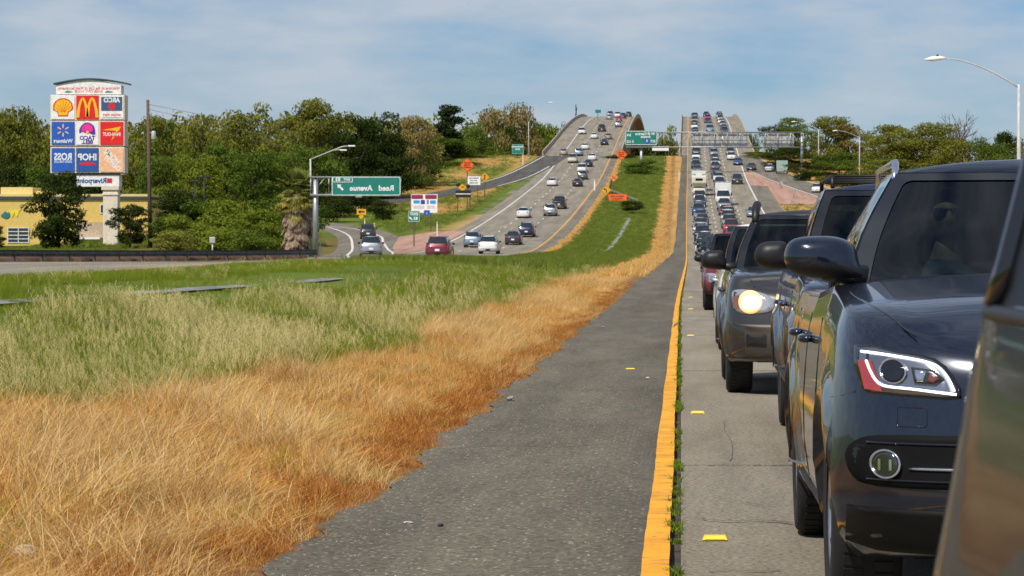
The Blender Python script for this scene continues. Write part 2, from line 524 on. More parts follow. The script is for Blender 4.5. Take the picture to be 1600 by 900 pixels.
# slabs of the lane next to us
cuts = [-6.3, 2.9, 7.5] + [12.1, 16.72] + [21.3+4.6*k for k in range(14)] + [84.0]
for k in range(len(cuts)-1):
    a, c = cuts[k]+.012, cuts[k+1]-.012
    mb = MB()
    for (lo, hi) in ((a, c),):
        sk = .05*((k*7) % 3-1)
        xl0, xl1 = float(x0r(lo))+.10, float(x0r(lo))+3.75
        xh0, xh1 = float(x0r(hi))+.10, float(x0r(hi))+3.75
        za, zb = float(zroad(lo))+.003*((k*5) % 3-1), float(zroad(hi))+.003*((k*5) % 3-1)
        Vv = [(xl0,lo,za),(xl1,lo+sk,za),(xh1,hi+sk,zb),(xh0,hi,zb)]
        Vv += [(x,y,z-.03) for x,y,z in Vv]
        mb.add(Vv, [(0,1,2,3),(0,4,5,1),(1,5,6,2),(2,6,7,3),(3,7,4,0)])
    obj('concrete_slab', mb, M_CONC, road)
# shoulder with a ragged edge
def sh_edge(d):
    return float(x0r(d))+.1-1.60+.05*math.sin(d*.9)+.035*math.sin(d*3.1+1)+.03*math.sin(d*7.7)*(d < 60)-.12*sstep(20, 60, d)+.3*sstep(150,300,d)
shoulder = obj('road_shoulder', mesh_of(*ribbon(sh_edge, lambda d: x0r(d)-.045, np.concatenate([dsteps(-20, 60, .35), dsteps(61, 150, 2), dsteps(154, DB, 6)]), .012, 4)), M_ASPH)
tag(shoulder, kind='structure')
def yl_w(d): return .055
obj('edge_line', mesh_of(*ribbon(lambda d: x0r(d)-yl_w(d)+.004*math.sin(d*.9)+.0015*math.sin(d*7), lambda d: x0r(d)+yl_w(d)+.003*math.sin(d*.7+2)+.0015*math.sin(d*6), np.concatenate([dsteps(-20, 80, .3), dsteps(84, DB, 6)]), .017, 1)), M_YEL, shoulder)
def dashes(xf, d0, d1, on=3.4, gap=8.8, w=.06, dz=.006):
    V, Q = [], []
    d = d0
    while d < d1:
        v, q = ribbon(lambda t: xf(t)-w, lambda t: xf(t)+w, [d, d+on], dz, 1)
        b = len(V); V += v; Q += [tuple(i+b for i in f) for f in q]
        d += on+gap
    return V, Q
for off in (3.76, 7.42):
    tag(obj('lane_dashes', mesh_of(*dashes(lambda d, off=off: float(x0r(d))+off, 40, 880, w=.085)), M_WHT, road), kind='stuff')
obj('edge_line', mesh_of(*ribbon(lambda d: x0r(d)+10.98, lambda d: x0r(d)+11.2, dsteps(60, DB, 6), .004, 1)), M_WHT, road)

# --- the road on the left
left_road = empty('carriageway'); tag(left_road, kind='structure')
rail_x = table((60,-60),(120,-46.8),(160,-38.8),(190,-32.9),(218,-27.4))
def lr_out(d): return rail_x(d)+.4 if d < 218 else float(np.interp(d, [218,226,253],[-27.3,-27.8,-29.2])) if d < 253 else -29.2
obj('road_surface', mesh_of(*ribbon(const(-14.9), lr_out, dsteps(60, DB, 4), .0, 5)), M_FARC, left_road)
obj('road_shoulder', mesh_of(*ribbon(lambda d: -13.55+.12*math.sin(d*.7), const(-14.9), dsteps(60, DB, 3), .001, 1)), M_FARA, left_road)
obj('edge_line', mesh_of(*ribbon(const(-15.3), const(-15.13), dsteps(60, DB, 6), .007, 1)), M_YEL, left_road)
obj('edge_line', mesh_of(*ribbon(const(-26.15), const(-25.93), dsteps(253, DB, 6), .0075, 1)), M_WHT, left_road)
for xx in (-18.85, -22.45):
    tag(obj('lane_dashes', mesh_of(*dashes(const(xx), 100, 880, w=.09, dz=.008)), M_WHT, left_road), kind='stuff')
obj('edge_line', mesh_of(*ribbon(lambda d: rail_x(d)+2.4, lambda d: rail_x(d)+2.2, dsteps(110, 214, 4), .007, 1)), M_WHT, left_road)

# --- exit ramp on the left: leaves at the gore, bends left behind the palm
def path_ribbon(pts, w, dz, n=40):
    p = np.array(pts, float); t = np.linspace(0, 1, len(p))
    tt = np.linspace(0, 1, n)
    fx = _pchip(t, p[:,0]); 
    # smooth through the points
    X = np.array([catmull(p[:,0], q) for q in tt]); Y = np.array([catmull(p[:,1], q) for q in tt])
    dx, dy = np.gradient(X), np.gradient(Y); l = np.hypot(dx, dy); nxv, nyv = dy/l, -dx/l
    V, Q = [], []
    for i in range(n):
        for k in range(3):
            s = (k/2-.5)*w
            x, y = X[i]+nxv[i]*s, Y[i]+nyv[i]*s
            V.append((x, y, float(zg(x, y))+dz))
    for i in range(n-1):
        for k in range(2): Q.append((i*3+k, i*3+k+1, (i+1)*3+k+1, (i+1)*3+k))
    return V, Q
def catmull(a, t):
    n = len(a)-1; f = min(t*n, n-1e-9); i = int(f); u = f-i
    p0, p1, p2, p3 = a[max(i-1,0)], a[i], a[i+1], a[min(i+2,n)]
    return .5*((2*p1)+(-p0+p2)*u+(2*p0-5*p1+4*p2-p3)*u*u+(-p0+3*p1-3*p2+p3)*u**3)
exit_ramp = empty('exit_ramp'); tag(exit_ramp, kind='structure')
EX = [(-24.5,205),(-28.2,250),(-33.2,300),(-38.5,338),(-47,364),(-60,378),(-85,385)]
obj('road_surface', mesh_of(*path_ribbon(EX, 7.2, .030)), M_FARA, exit_ramp)
obj('edge_line', mesh_of(*path_ribbon([(-26.3,222),(-30.1,253),(-35.2,300),(-40.8,340),(-49,367),(-62,381)], .26, .045)), M_WHT, exit_ramp)
obj('edge_line', mesh_of(*path_ribbon([(-26.0,252),(-28.0,272),(-30.6,292),(-33.4,314),(-36.2,334),(-43.5,357),(-60,373)], .26, .047)), M_WHT, exit_ramp)
# pink gore paving
gore = obj('gore_paving', mesh_of(*ribbon(table((262,-26.4),(345,-26.4)), table((262,-26.7),(300,-30.9),(330,-33.2),(345,-29.8)), dsteps(262, 345, 4), .036, 2, zg)), M_PINK); tag(gore, kind='structure')
# entrance ramp on the left, joins before the bridge
on_ramp = empty('entrance_ramp'); tag(on_ramp, kind='structure')
obj('road_surface', mesh_of(*path_ribbon([(-75,405),(-52,425),(-43,450),(-36,490),(-31.6,535),(-28.8,580),(-27.3,611)], 6.2, .033)), M_DARKA, on_ramp)
obj('edge_line', mesh_of(*path_ribbon([(-38.8,488),(-34.2,535),(-31.2,580),(-29.6,611)], .26, .047)), M_WHT, on_ramp)
obj('edge_line', mesh_of(*path_ribbon([(-32.5,497),(-29.4,530),(-26.8,570)], .26, .048)), M_WHT, on_ramp)
# right side: a ramp comes up and joins, pink gore between
right_ramp = empty('slip_road'); tag(right_ramp, kind='structure')
obj('road_surface', mesh_of(*path_ribbon([(31,395),(27.5,430),(24,470),(20,520),(16.3,565),(13.0,611)], 6.5, .028)), M_FARA, right_ramp)
obj('edge_line', mesh_of(*path_ribbon([(28.2,396),(24.6,430),(21.0,470),(16.9,520),(13.3,560)], .24, .042)), M_WHT, right_ramp)
obj('edge_line', mesh_of(*path_ribbon([(34.0,396),(30.6,430),(27.1,470),(23.1,520),(19.4,565),(16,611)], .2, .042)), M_WHT, right_ramp)
g2 = obj('gore_paving', mesh_of(*ribbon(lambda d: x0r(d)+14.3 if d < 500 else x0r(d)+11.3, table((405,26.6),(430,24.4),(470,20.8),(520,16.6),(556,13.4)), dsteps(428, 552, 4), .022, 2, zg)), M_PINK); tag(g2, kind='structure')
# concrete gutter in the median
M_GUT = mat('gutter_concrete', (.20,.205,.19), .85, var=.5, scale=1.6)
def two_ribbons(a, b, ds1, ds2, dz):
    V1, Q1_ = ribbon(a, b, ds1, dz, 2); V2, Q2_ = ribbon(a, b, ds2, dz, 2); n = len(V1)
    return V1+V2, Q1_+[tuple(i+n for i in q) for q in Q2_]
gut = obj('drainage_gutter', mesh_of(*two_ribbons(lambda d: gut_x(d)-(.15+.05*math.sin(d*.8) if d < 80 else .22), lambda d: gut_x(d)+(.15 if d < 80 else .22), dsteps(24, 68, 2), dsteps(236, 384, 4), .02)), M_GUT); tag(gut, kind='structure')

# ------------------------------------------------------------------ the two bridges
M_PAR = mat('parapet_concrete', (.36,.30,.235), .85, var=.2, scale=.4)
M_GIRD = mat('girder_steel', (.16,.12,.09), .8, var=.2, scale=.3)
def bridge(label, xl, xr, yellow_off, lines):
    b = empty('road_bridge', (0, DB, 0)); tag(b, label, 'bridge', 'river bridges side by side')
    ds = dsteps(DB+.02, 1500, 8)
    def loc(vq): return [(x, y-DB, z) for x, y, z in vq[0]], vq[1]
    def o(n, vq, m): return obj(n, mesh_of(*loc(vq)), m, b)
    o('deck', ribbon(xl, xr, ds, 0.0, 4, lambda x, d: zroad(d)), M_FARC)
    for nm, x_, sgn in (('parapet', xl, 1), ('parapet', xr, -1)):
        V, Q = [], []
        prof = [(0,-.35),(0,.85),(.25*sgn,.85),(.42*sgn,.02)]
        for d in ds:
            for (a, h) in prof: V.append((float(x_(d))-.02*sgn+a, d, float(zroad(d))+h))
        for i in range(len(ds)-1):
            for k in range(3): Q.append((i*4+k, i*4+k+1, (i+1)*4+k+1, (i+1)*4+k) if sgn > 0 else (i*4+k+1, i*4+k, (i+1)*4+k, (i+1)*4+k+1))
        Q.append((0,1,2,3)); o(nm, (V, Q), M_PAR)
    V, Q = [], []
    for d in ds:
        z = float(zroad(d)); e = 5.5+1.5*math.sin(d*.02)
        l, r = float(xl(d)), float(xr(d))
        V += [(l+.1,d,z-.35),(l+2.2,d,z-1.2),(l+3.2,d,z-e),(r-3.2,d,z-e),(r-2.2,d,z-1.2),(r-.1,d,z-.35)]
    for i in range(len(ds)-1):
        for k in range(5): Q.append((i*6+k, i*6+k+1, (i+1)*6+k+1, (i+1)*6+k))
    Q.append((0,1,2,3,4,5)); o('girder', (V, Q), M_GIRD)
    for d in (DB+60, DB+150, DB+240, DB+330, DB+430):
        z = float(zroad(d))-4.5; c = .5*(float(xl(d))+float(xr(d)))
        mb = MB(); mb.box(c-4.5, c+4.5, d-DB-1.2, d-DB+1.2, -3, z, bev=.2); obj('pier', mb, M_PAR, b)
    for (xf, w, m, dz) in lines:
        o('edge_line', ribbon(lambda d: xf(d)-w, lambda d: xf(d)+w, ds, dz, 1, lambda x, d: zroad(d)), m)
    return b
bridge('right hand concrete bridge packed with queueing traffic climbing to its crest', lambda d: x0r(d)-1.9, lambda d: x0r(d)+14.6, 0,
       [(lambda d: x0r(d), .07, M_YEL, .01), (lambda d: x0r(d)+11.1, .1, M_WHT, .01)])
bridge('left hand concrete bridge with free flowing traffic and a dark shaded girder side', const(-30.4), const(-13.1), 0,
       [(const(-15.2), .08, M_YEL, .01), (const(-26.05), .1, M_WHT, .01)])
# ------------------------------------------------------------------ vehicles
def car_glass(name, tint, alpha=.5, rough=.02):
    """window glass: clear tinted pane with mirror reflections by Fresnel"""
    if name in MATS: return MATS[name]
    m = bpy.data.materials.new(name); m.use_nodes = True
    nt = m.node_tree; N, L = nt.nodes, nt.links; N.clear()
    out = N.new('ShaderNodeOutputMaterial')
    tr = N.new('ShaderNodeBsdfTransparent'); tr.inputs[0].default_value = (*tint, 1)
    gl = N.new('ShaderNodeBsdfGlossy'); gl.inputs['Roughness'].default_value = rough
    fr = N.new('ShaderNodeFresnel'); fr.inputs[0].default_value = 1.5
    mx = N.new('ShaderNodeMixShader')
    L.new(fr.outputs[0], mx.inputs[0]); L.new(tr.outputs[0], mx.inputs[1]); L.new(gl.outputs[0], mx.inputs[2])
    L.new(mx.outputs[0], out.inputs[0]); MATS[name] = m
    return m
G_CLEAR = car_glass('window_glass', (.20,.275,.265))
G_DARK = mat('window_glass_dark', (.012,.018,.022), .03, var=.1, spec=.6, coat=1)
G_SIDE = car_glass('window_glass_side', (.10,.12,.12))
M_TYRE = mat('tyre_rubber', (.010,.010,.010), .85, var=.3, scale=14)
M_RIM = mat('wheel_alloy', (.45,.45,.46), .3, .9)
M_RIMD = mat('wheel_alloy_dark', (.10,.10,.11), .35, .8)
M_BLK = mat('black_plastic', (.009,.009,.010), .5, var=.25)
M_BLKG = mat('black_gloss', (.008,.008,.010), .08, coat=.6)
M_CHR = mat('chrome', (.75,.76,.78), .12, 1.0)
M_LAMP = mat('headlamp_lens', (.55,.56,.58), .1, .6, coat=1)
M_RED = mat('tail_lamp_red', (.40,.012,.010), .2, coat=1)
M_AMB = mat('amber_lens', (.75,.22,.02), .2, coat=1)
M_PLATE = mat('licence_plate', (.68,.68,.66), .5)
M_UNDER = mat('underbody', (.012,.012,.012), .9)
M_TRIM = mat('interior_trim', (.030,.030,.033), .8)
def paint(name, c, metal=.0, rough=.35):
    new = 'paint_'+name not in MATS
    m = mat('paint_'+name, c, rough, metal, coat=1.0, var=.05, scale=1.0)
    if new:                                             # road dust on the lower body
        nt = m.node_tree; b = nt.nodes['Principled BSDF']; N, L = nt.nodes, nt.links; src = b.inputs['Base Color'].links[0].from_socket
        tc = N.new('ShaderNodeTexCoord'); sp = N.new('ShaderNodeSeparateXYZ'); L.new(tc.outputs['Object'], sp.inputs[0])
        mr = N.new('ShaderNodeMapRange'); mr.inputs['From Min'].default_value = .20; mr.inputs['From Max'].default_value = .85; mr.inputs['To Min'].default_value = .42; mr.inputs['To Max'].default_value = .06
        L.new(sp.outputs[2], mr.inputs[0])
        n = N.new('ShaderNodeTexNoise'); n.inputs['Scale'].default_value = 5; n.inputs['Detail'].default_value = 7; n.inputs['Roughness'].default_value = .7; L.new(tc.outputs['Object'], n.inputs['Vector'])
        mu = N.new('ShaderNodeMath'); mu.operation = 'MULTIPLY'; L.new(mr.outputs[0], mu.inputs[0]); L.new(n.outputs[0], mu.inputs[1])
        x = N.new('ShaderNodeMix'); x.data_type = 'RGBA'; x.inputs[7].default_value = (.13,.11,.085,1); L.new(mu.outputs[0], x.inputs[0]); L.new(src, x.inputs[6]); L.new(x.outputs[2], b.inputs['Base Color'])
        cw = N.new('ShaderNodeMath'); cw.operation = 'MULTIPLY_ADD'; cw.inputs[1].default_value = -1.3; cw.inputs[2].default_value = 1.0; cw.use_clamp = True; L.new(mu.outputs[0], cw.inputs[0]); L.new(cw.outputs[0], b.inputs['Coat Weight'])
    return m
PAINT = dict(gunmetal=paint('gunmetal', (.038,.036,.036), .5),
 white=paint('white', (.74,.74,.72)), silver=paint('silver', (.42,.43,.45), .7), grey=paint('grey', (.14,.145,.155), .6),
 black=paint('black', (.010,.010,.012)), navy=paint('navy', (.012,.022,.06), .4), blue=paint('blue', (.02,.06,.22), .4),
 red=paint('red', (.42,.012,.018)), maroon=paint('maroon', (.16,.006,.022), .2), beige=paint('beige', (.42,.36,.27), .4),
 tan=paint('tan', (.30,.24,.17), .4), teal=paint('teal', (.05,.10,.11), .5), cream=paint('cream', (.70,.66,.55)),
 charcoal=paint('charcoal', (.045,.047,.052), .5), green=paint('green', (.02,.06,.04), .4), lightblue=paint('lightblue', (.28,.36,.47), .6))

def sup(n, a):
    return np.sign(np.cos(a))*abs(np.cos(a))**(2/n), np.sign(np.sin(a))*abs(np.sin(a))**(2/n)

class Shell:
    """half lofted body: Lv[level][i] over a half perimeter from front centre (x=0) round the side to the rear centre"""
    def __init__(s, Lv, crown, K=8):
        s.Lv = np.array(Lv, float); s.M, s.N = s.Lv.shape[:2]; s.crown = crown; s.K = K
    def surface(s, glass=None, cap=True, bottom=False):
        Lv, M, N, K = s.Lv, s.M, s.N, s.K
        V = []; idx = {}
        def vid(j, i, mir):
            key = (j, i, mir if 0 < i < N-1 else 0)
            if key not in idx:
                p = Lv[j, i].copy()
                if key[2]: p[0] = -p[0]
                idx[key] = len(V); V.append(p)
            return idx[key]
        Fb, Fg = [], []
        for j in range(M-1):
            for i in range(N-1):
                g = bool(glass(j, i)) if glass else False
                q = (vid(j,i,0), vid(j,i+1,0), vid(j+1,i+1,0), vid(j+1,i,0))
                r = (vid(j,i+1,1), vid(j,i,1), vid(j+1,i,1), vid(j+1,i+1,1))
                (Fg if g else Fb).append(q); (Fg if g else Fb).append(r)
        def caprow(j, up):
            rows = []
            for i in range(N):
                if i in (0, N-1): rows.append([vid(j,i,0)]*(K+1)); continue
                p = Lv[j, i]; row = []
                for k in range(K+1):
                    if k == 0: row.append(vid(j,i,0)); continue
                    if k == K: row.append(vid(j,i,1)); continue
                    u = 1-2*k/K
                    V.append(np.array([p[0]*u, p[1], p[2] + (s.crown(i)*(1-abs(u)**2.2) if up else 0)])); row.append(len(V)-1)
                rows.append(row)
            for i in range(N-1):
                for k in range(K):
                    q = [rows[i][k], rows[i+1][k], rows[i+1][k+1], rows[i][k+1]]
                    if not up: q = q[::-1]
                    u = []
                    for w in q:
                        if w not in u: u.append(w)
                    if len(u) > 2: Fb.append(tuple(u))
        if cap: caprow(M-1, True)
        if bottom: caprow(0, False)
        return V, Fb, Fg
    # ---- points on the surface
    def _col(s, i, z):
        c = s.Lv[:, i]; zz = c[:, 2]
        return np.array([np.interp(z, zz, c[:, 0]), np.interp(z, zz, c[:, 1])])
    def front(s, x, z, rear=False):
        n = range(0, s.N//2) if not rear else range(s.N-1, s.N//2, -1)
        pts = np.array([s._col(i, z) for i in n]); ax = abs(x)
        o = np.argmax(pts[:, 0]); pts = pts[:o+1]
        return float(np.interp(ax, pts[:, 0], pts[:, 1]))
    def side(s, y, z):
        pts = np.array([s._col(i, z) for i in range(1, s.N-1)])
        o = np.argsort(pts[:, 1], kind='stable')
        return float(np.interp(y, pts[o, 1], pts[o, 0]))
    def top(s, x, y):
        c = s.Lv[-1]; xe = np.interp(y, c[:, 1], c[:, 0]); z = np.interp(y, c[:, 1], c[:, 2])
        i = int(np.argmin(abs(c[:, 1]-y)))
        return float(z + s.crown(i)*(1-min(1, abs(x)/max(xe, 1e-3))**2.2))

def patch(fn, poly, off=.004, depth=.012, rings=3, ctr=None):
    """raised panel whose outline poly [(a,b)] is laid on a surface by fn(a,b,offset) -> point"""
    poly = np.array(poly, float); c = poly.mean(0) if ctr is None else np.array(ctr)
    n = len(poly); V = [fn(a, b, -depth) for a, b in poly]; Fc = []
    for r in range(rings):
        t = 1-r/rings
        V += [fn(*(c+(p-c)*t), off) for p in poly]
    V.append(fn(*c, off))
    for r in range(rings):
        for k in range(n):
            k2 = (k+1) % n; Fc.append((r*n+k, r*n+k2, (r+1)*n+k2, (r+1)*n+k))
    for k in range(n): Fc.append((rings*n+k, rings*n+(k+1) % n, len(V)-1))
    return V, Fc

def densify(poly, step=.05):
    out = []
    for i in range(len(poly)):
        a, b = np.array(poly[i], float), np.array(poly[(i+1) % len(poly)], float)
        n = max(1, int(np.ceil(np.linalg.norm(b-a)/step)))
        out += [tuple(a+(b-a)*k/n) for k in range(n)]
    return out
def mirrorx(poly): return [(-x, z) for x, z in reversed(poly)]
def smooth_poly(pts, n=4, closed=True):
    p = np.array(pts, float); N_ = len(p); out = []
    rng_ = range(N_) if closed else range(N_-1)
    for i in rng_:
        a, b, c, d = p[(i-1) % N_] if closed or i > 0 else p[i], p[i], p[(i+1) % N_], p[(i+2) % N_] if closed or i+2 < N_ else p[-1]
        for k in range(n):
            u = k/n; out.append(tuple(.5*((2*b)+(c-a)*u+(2*a-5*b+4*c-d)*u*u+(3*b-a-3*c+d)*u**3)))
    if not closed: out.append(tuple(p[-1]))
    return out

SIDE_OFF = ([0,.10,.30,.5,.72,.88,1], [.075,.03,.004,0,.012,.028,.065])
FRONT_OFF = ([0,.08,.25,.45,.62,.82,.93,1], [.10,.035,.0,.008,.03,.055,.10,.20])
REAR_OFF = ([0,.10,.3,.45,.6,.85,1], [.10,.03,0,.015,.035,.05,.09])
def body_shell(p, fine=False):
    L_, W_ = p['L'], p['W']; hw = W_/2
    cf, cr = p.get('cf', .62), p.get('cr', .5); nf, nr = p.get('nf', 2.7), p.get('nr', 3.2)
    na = 22 if fine else 9
    out = []
    for a in np.linspace(math.pi/2, 0, na):           # nose centre to side
        c, s_ = sup(nf, a); out.append((hw*c, cf*(1-s_)))
    ysd = np.arange(cf+.05, L_-cr-.02, .04 if fine else .085)
    if not fine: ysd = ysd
    bar = p.get('barrel', .015)
    for y in ysd: out.append((hw - bar*((y-L_*.5)/(L_*.5))**2*0, y))
    for a in np.linspace(0, math.pi/2, na):
        c, s_ = sup(nr, a); out.append((hw*c, L_-cr*(1-s_)))
    pl = np.array(out); N_ = len(pl)
    tx = np.gradient(pl[:,0]); ty = np.gradient(pl[:,1]); ln = np.hypot(tx, ty)+1e-9
    nxv, nyv = ty/ln, -tx/ln; nxv[0] = nxv[-1] = 0; nyv[0], nyv[-1] = -1, 1
    M_ = 15 if fine else 8
    hs = np.linspace(0, 1, M_); hs = .5*(hs + (.5-.5*np.cos(math.pi*hs)))
    zt = np.interp(pl[:,1], p['zt'][0], p['zt'][1])
    # nose centre and tail centre follow plan distance
    zb = np.full(N_, p['sill'])
    zb = np.where(pl[:,1] < .55, np.interp(pl[:,1], [0,.55], [p.get('chin', p['sill']), p['sill']]), zb)
    wr = p['wr']; Ra = wr*p.get('arch', 1.17)
    yf, yr = p['fo'], p['fo']+p['wb']
    for yc in (yf, yr):
        dd = np.abs(pl[:,1]-yc); on = (dd < Ra) & (pl[:,0] > hw*.8)
        zb = np.where(on, np.maximum(zb, wr*.98+np.sqrt(np.maximum(Ra**2-dd**2, 0))), zb)
    Lv = np.zeros((M_, N_, 3))
    so, fo_, ro = p.get('so', SIDE_OFF), p.get('fofs', FRONT_OFF), p.get('rofs', REAR_OFF)
    wf, wrr = np.maximum(0, -nyv), np.maximum(0, nyv)
    for j, h in enumerate(hs):
        z = zb+(zt-zb)*h
        habs = np.clip((z-p['sill'])/np.maximum(zt-p['sill'], .01), 0, 1)
        off = np.interp(habs, *so)*np.abs(nxv)**1 + np.interp(habs, *fo_)*wf + np.interp(habs, *ro)*wrr
        # flared arches
        fl = np.zeros(N_)
        for yc in (yf, yr):
            dd = np.hypot(pl[:,1]-yc, z-wr); fl = np.maximum(fl, .018*np.exp(-((dd-Ra)/.07)**2))
        off = off-fl*(np.abs(nxv) > .7)*p.get('flare', 1)
        Lv[j,:,0] = np.maximum(0, pl[:,0]-nxv*off); Lv[j,:,1] = pl[:,1]-nyv*off; Lv[j,:,2] = z
    Lv[:, 0, 0] = 0; Lv[:, -1, 0] = 0
    cr_ = p.get('crown', .05); top = Lv[-1]
    crown = lambda i: cr_*min(1, max(0, (top[i,1])/.5))*min(1, max(0, (L_-top[i,1])/.4))
    return Shell(Lv, crown, 10 if fine else 6)

def house_shell(p, fine=False):
    """greenhouse: windscreen, side glass, roof"""
    hw = p['W']/2; wb, wt = hw-p['gi'], p['rw']
    y0, y1, y2, y3 = p['yw'], p['yr0'], p['yr1'], p['yb']      # windscreen base, roof front, roof rear, backlight base
    nA = 12 if fine else 5; nS = 30 if fine else 12; nB = 8 if fine else 4; M_ = 11 if fine else 6
    bow = p.get('bow', .16)
    Lv = np.zeros((M_, nA+nS+nB-2, 3)); kinds = []
    for j in range(M_):
        v = j/(M_-1); sv = v**.92
        w = lerp(wb, wt, v) + .035*math.sin(math.pi*v)
        yf = lerp(y0, y1, sv) - .025*math.sin(math.pi*v); yr = lerp(y3, y2, v**.9)+.02*math.sin(math.pi*v)
        bw = lerp(bow, bow*.6, v); pts = []
        for k in range(nA):
            u = k/(nA-1); x = w*u; pts.append((x, yf+bw*(u**2.3)))
        ys_ = np.linspace(yf+bw, yr-.06, nS)
        for k in range(1, nS): pts.append((w-(.02+p.get('tap',.05))*((k/(nS-1))**2), ys_[k]))
        for k in range(1, nB):
            u = 1-k/(nB-1); pts.append(((w-.02-p.get('tap',.05))*u, yr-.06*(u**3)))
        for i, (x, y) in enumerate(pts):
            zbelt = float(np.interp(y, p['zt'][0], p['zt'][1]))-.05
            Lv[j, i] = (x, y, lerp(zbelt, p['zr'], v))
    cw = p.get('rcrown', .055)
    N_ = Lv.shape[1]
    def crown(i):
        f = i/(nA-1) if i < nA else 1.0
        g = (N_-1-i)/(nB-1) if i > N_-nB else 1.0
        return cw*min(1, (f*1.0)**1.3)*min(1, g)
    sh = Shell(Lv, crown, 10 if fine else 6)
    sh.nA, sh.nS, sh.nB = nA, nS, nB
    pill = p.get('pillars', [.30, .62])
    def zone(j, i):
        v = (j+.5)/(M_-1)
        if i < nA-1: return 'windscreen' if (i+.5)/(nA-1) < .97 and .03 < v < .96 else None
        if i >= nA+nS-2:
            return 'rear_window' if v > .22 and v < .93 and (i-(nA+nS-2)+.5)/(nB-1) > .08 else None
        t = (i-(nA-1)+.5)/(nS-1)
        if v < (.10 if fine else .0) or v > .90: return None
        if t < .05 or t > p.get('dpil', .93): return None
        for q in pill:
            if abs(t-q) < (.022 if fine else .045): return None
        return 'side_window'
    sh.zone = zone
    return sh

def wheel_mesh(r, w, fine=False):
    n = 40 if fine else 14
    mb = MB()
    prof = [(r*.62,-w/2+.01),(r*.72,-w/2),(r*.93,-w/2+.004),(r*.985,-w/2+.022),(r,-w/2+.05),(r,w/2-.05),(r*.985,w/2-.022),(r*.93,w/2-.004),(r*.72,w/2),(r*.62,w/2-.01)]
    mb.lathe(prof, axis='X', n=n, m=0)
    if fine:                                            # tread blocks
        for k in range(48):
            t = 2*math.pi*k/48
            for s_ in (-1, 1):
                for (xa, xb) in ((.02, .085),):
                    c, d = math.cos(t+.03*s_), math.sin(t+.03*s_); c2, d2 = math.cos(t+.09+.03*s_), math.sin(t+.09+.03*s_)
                    Vv = [(s_*xa, r*.99*c, r*.99*d),(s_*xb, r*.99*c, r*.99*d),(s_*xb, r*.99*c2, r*.99*d2),(s_*xa, r*.99*c2, r*.99*d2)]
                    Vv += [(x, y*1.022, z*1.022) for x, y, z in Vv]
                    mb.add(Vv, [(4,5,6,7),(0,1,5,4),(1,2,6,5),(2,3,7,6),(3,0,4,7)], 0)
    return mb.mesh()
def rim_mesh(r, w, fine=False):
    mb = MB(); n = 32 if fine else 10
    mb.lathe([(r*.64,-w/2+.012),(r*.60,-w/2+.03),(r*.57,w*.1),(0.001,w*.1)], axis='X', n=n, m=0)
    ns = 10 if fine else 5
    for k in range(ns):
        t = 2*math.pi*k/ns; a = .16 if fine else .25
        pts = []
        for (rr, aa, x) in ((r*.1, a*1.6, -w/2+.035),(r*.6, a*.6, -w/2+.02)):
            for sg in (-1, 1): pts.append((x, rr*math.cos(t+sg*aa), rr*math.sin(t+sg*aa)))
        mb.add(pts, [(0,2,3,1),(1,3,2,0)])
    mb.lathe([(r*.16,-w/2+.02),(0.001,-w/2+.018)], axis='X', n=12)
    return mb.mesh()

TYPES = {}
def spec(name, **k): TYPES[name] = k
spec('sedan', L=4.75, W=1.80, wb=2.75, fo=.92, wr=.325, sill=.20, chin=.20, zr=1.41, gi=.10, rw=.56, yw=1.30, yr0=2.05, yr1=3.25, yb=4.05,
     zt=([0,.12,.5,1.3,2.6,4.0,4.5,4.75],[.66,.72,.80,.93,.94,1.00,1.00,.92]), crown=.045, bow=.2, dpil=.88)
spec('hatchback', L=4.15, W=1.76, wb=2.6, fo=.80, wr=.315, sill=.20, zr=1.47, gi=.10, rw=.58, yw=1.05, yr0=1.8, yr1=3.5, yb=3.98,
     zt=([0,.12,.5,1.1,2.4,3.6,4.0,4.15],[.70,.76,.84,.97,.97,1.02,1.00,.92]), crown=.05, bow=.2)
spec('suv', L=4.60, W=1.86, wb=2.70, fo=.85, wr=.36, sill=.27, zr=1.66, gi=.11, rw=.66, yw=1.22, yr0=1.85, yr1=4.1, yb=4.48,
     zt=([0,.12,.5,1.2,2.4,4.0,4.45,4.60],[.86,.93,1.00,1.08,1.08,1.10,1.08,1.0]), crown=.05, bow=.16, pillars=[.27,.55,.80])
spec('van', L=4.95, W=1.95, wb=2.95, fo=.92, wr=.345, sill=.22, zr=1.72, gi=.10, rw=.70, yw=.95, yr0=1.85, yr1=4.6, yb=4.85,
     zt=([0,.12,.5,1.0,2.4,4.4,4.8,4.95],[.74,.82,.92,1.02,1.02,1.04,1.02,.95]), crown=.05, bow=.2, pillars=[.25,.52,.8])
spec('pickup', L=5.60, W=1.98, wb=3.55, fo=.95, wr=.39, sill=.33, zr=1.83, gi=.12, rw=.66, yw=1.45, yr0=2.0, yr1=3.25, yb=3.45,
     zt=([0,.10,.5,1.4,2.4,3.5,5.4,5.60],[1.00,1.07,1.12,1.20,1.19,1.20,1.20,1.16]), crown=.05, bow=.14, pillars=[.52], tap=.0)

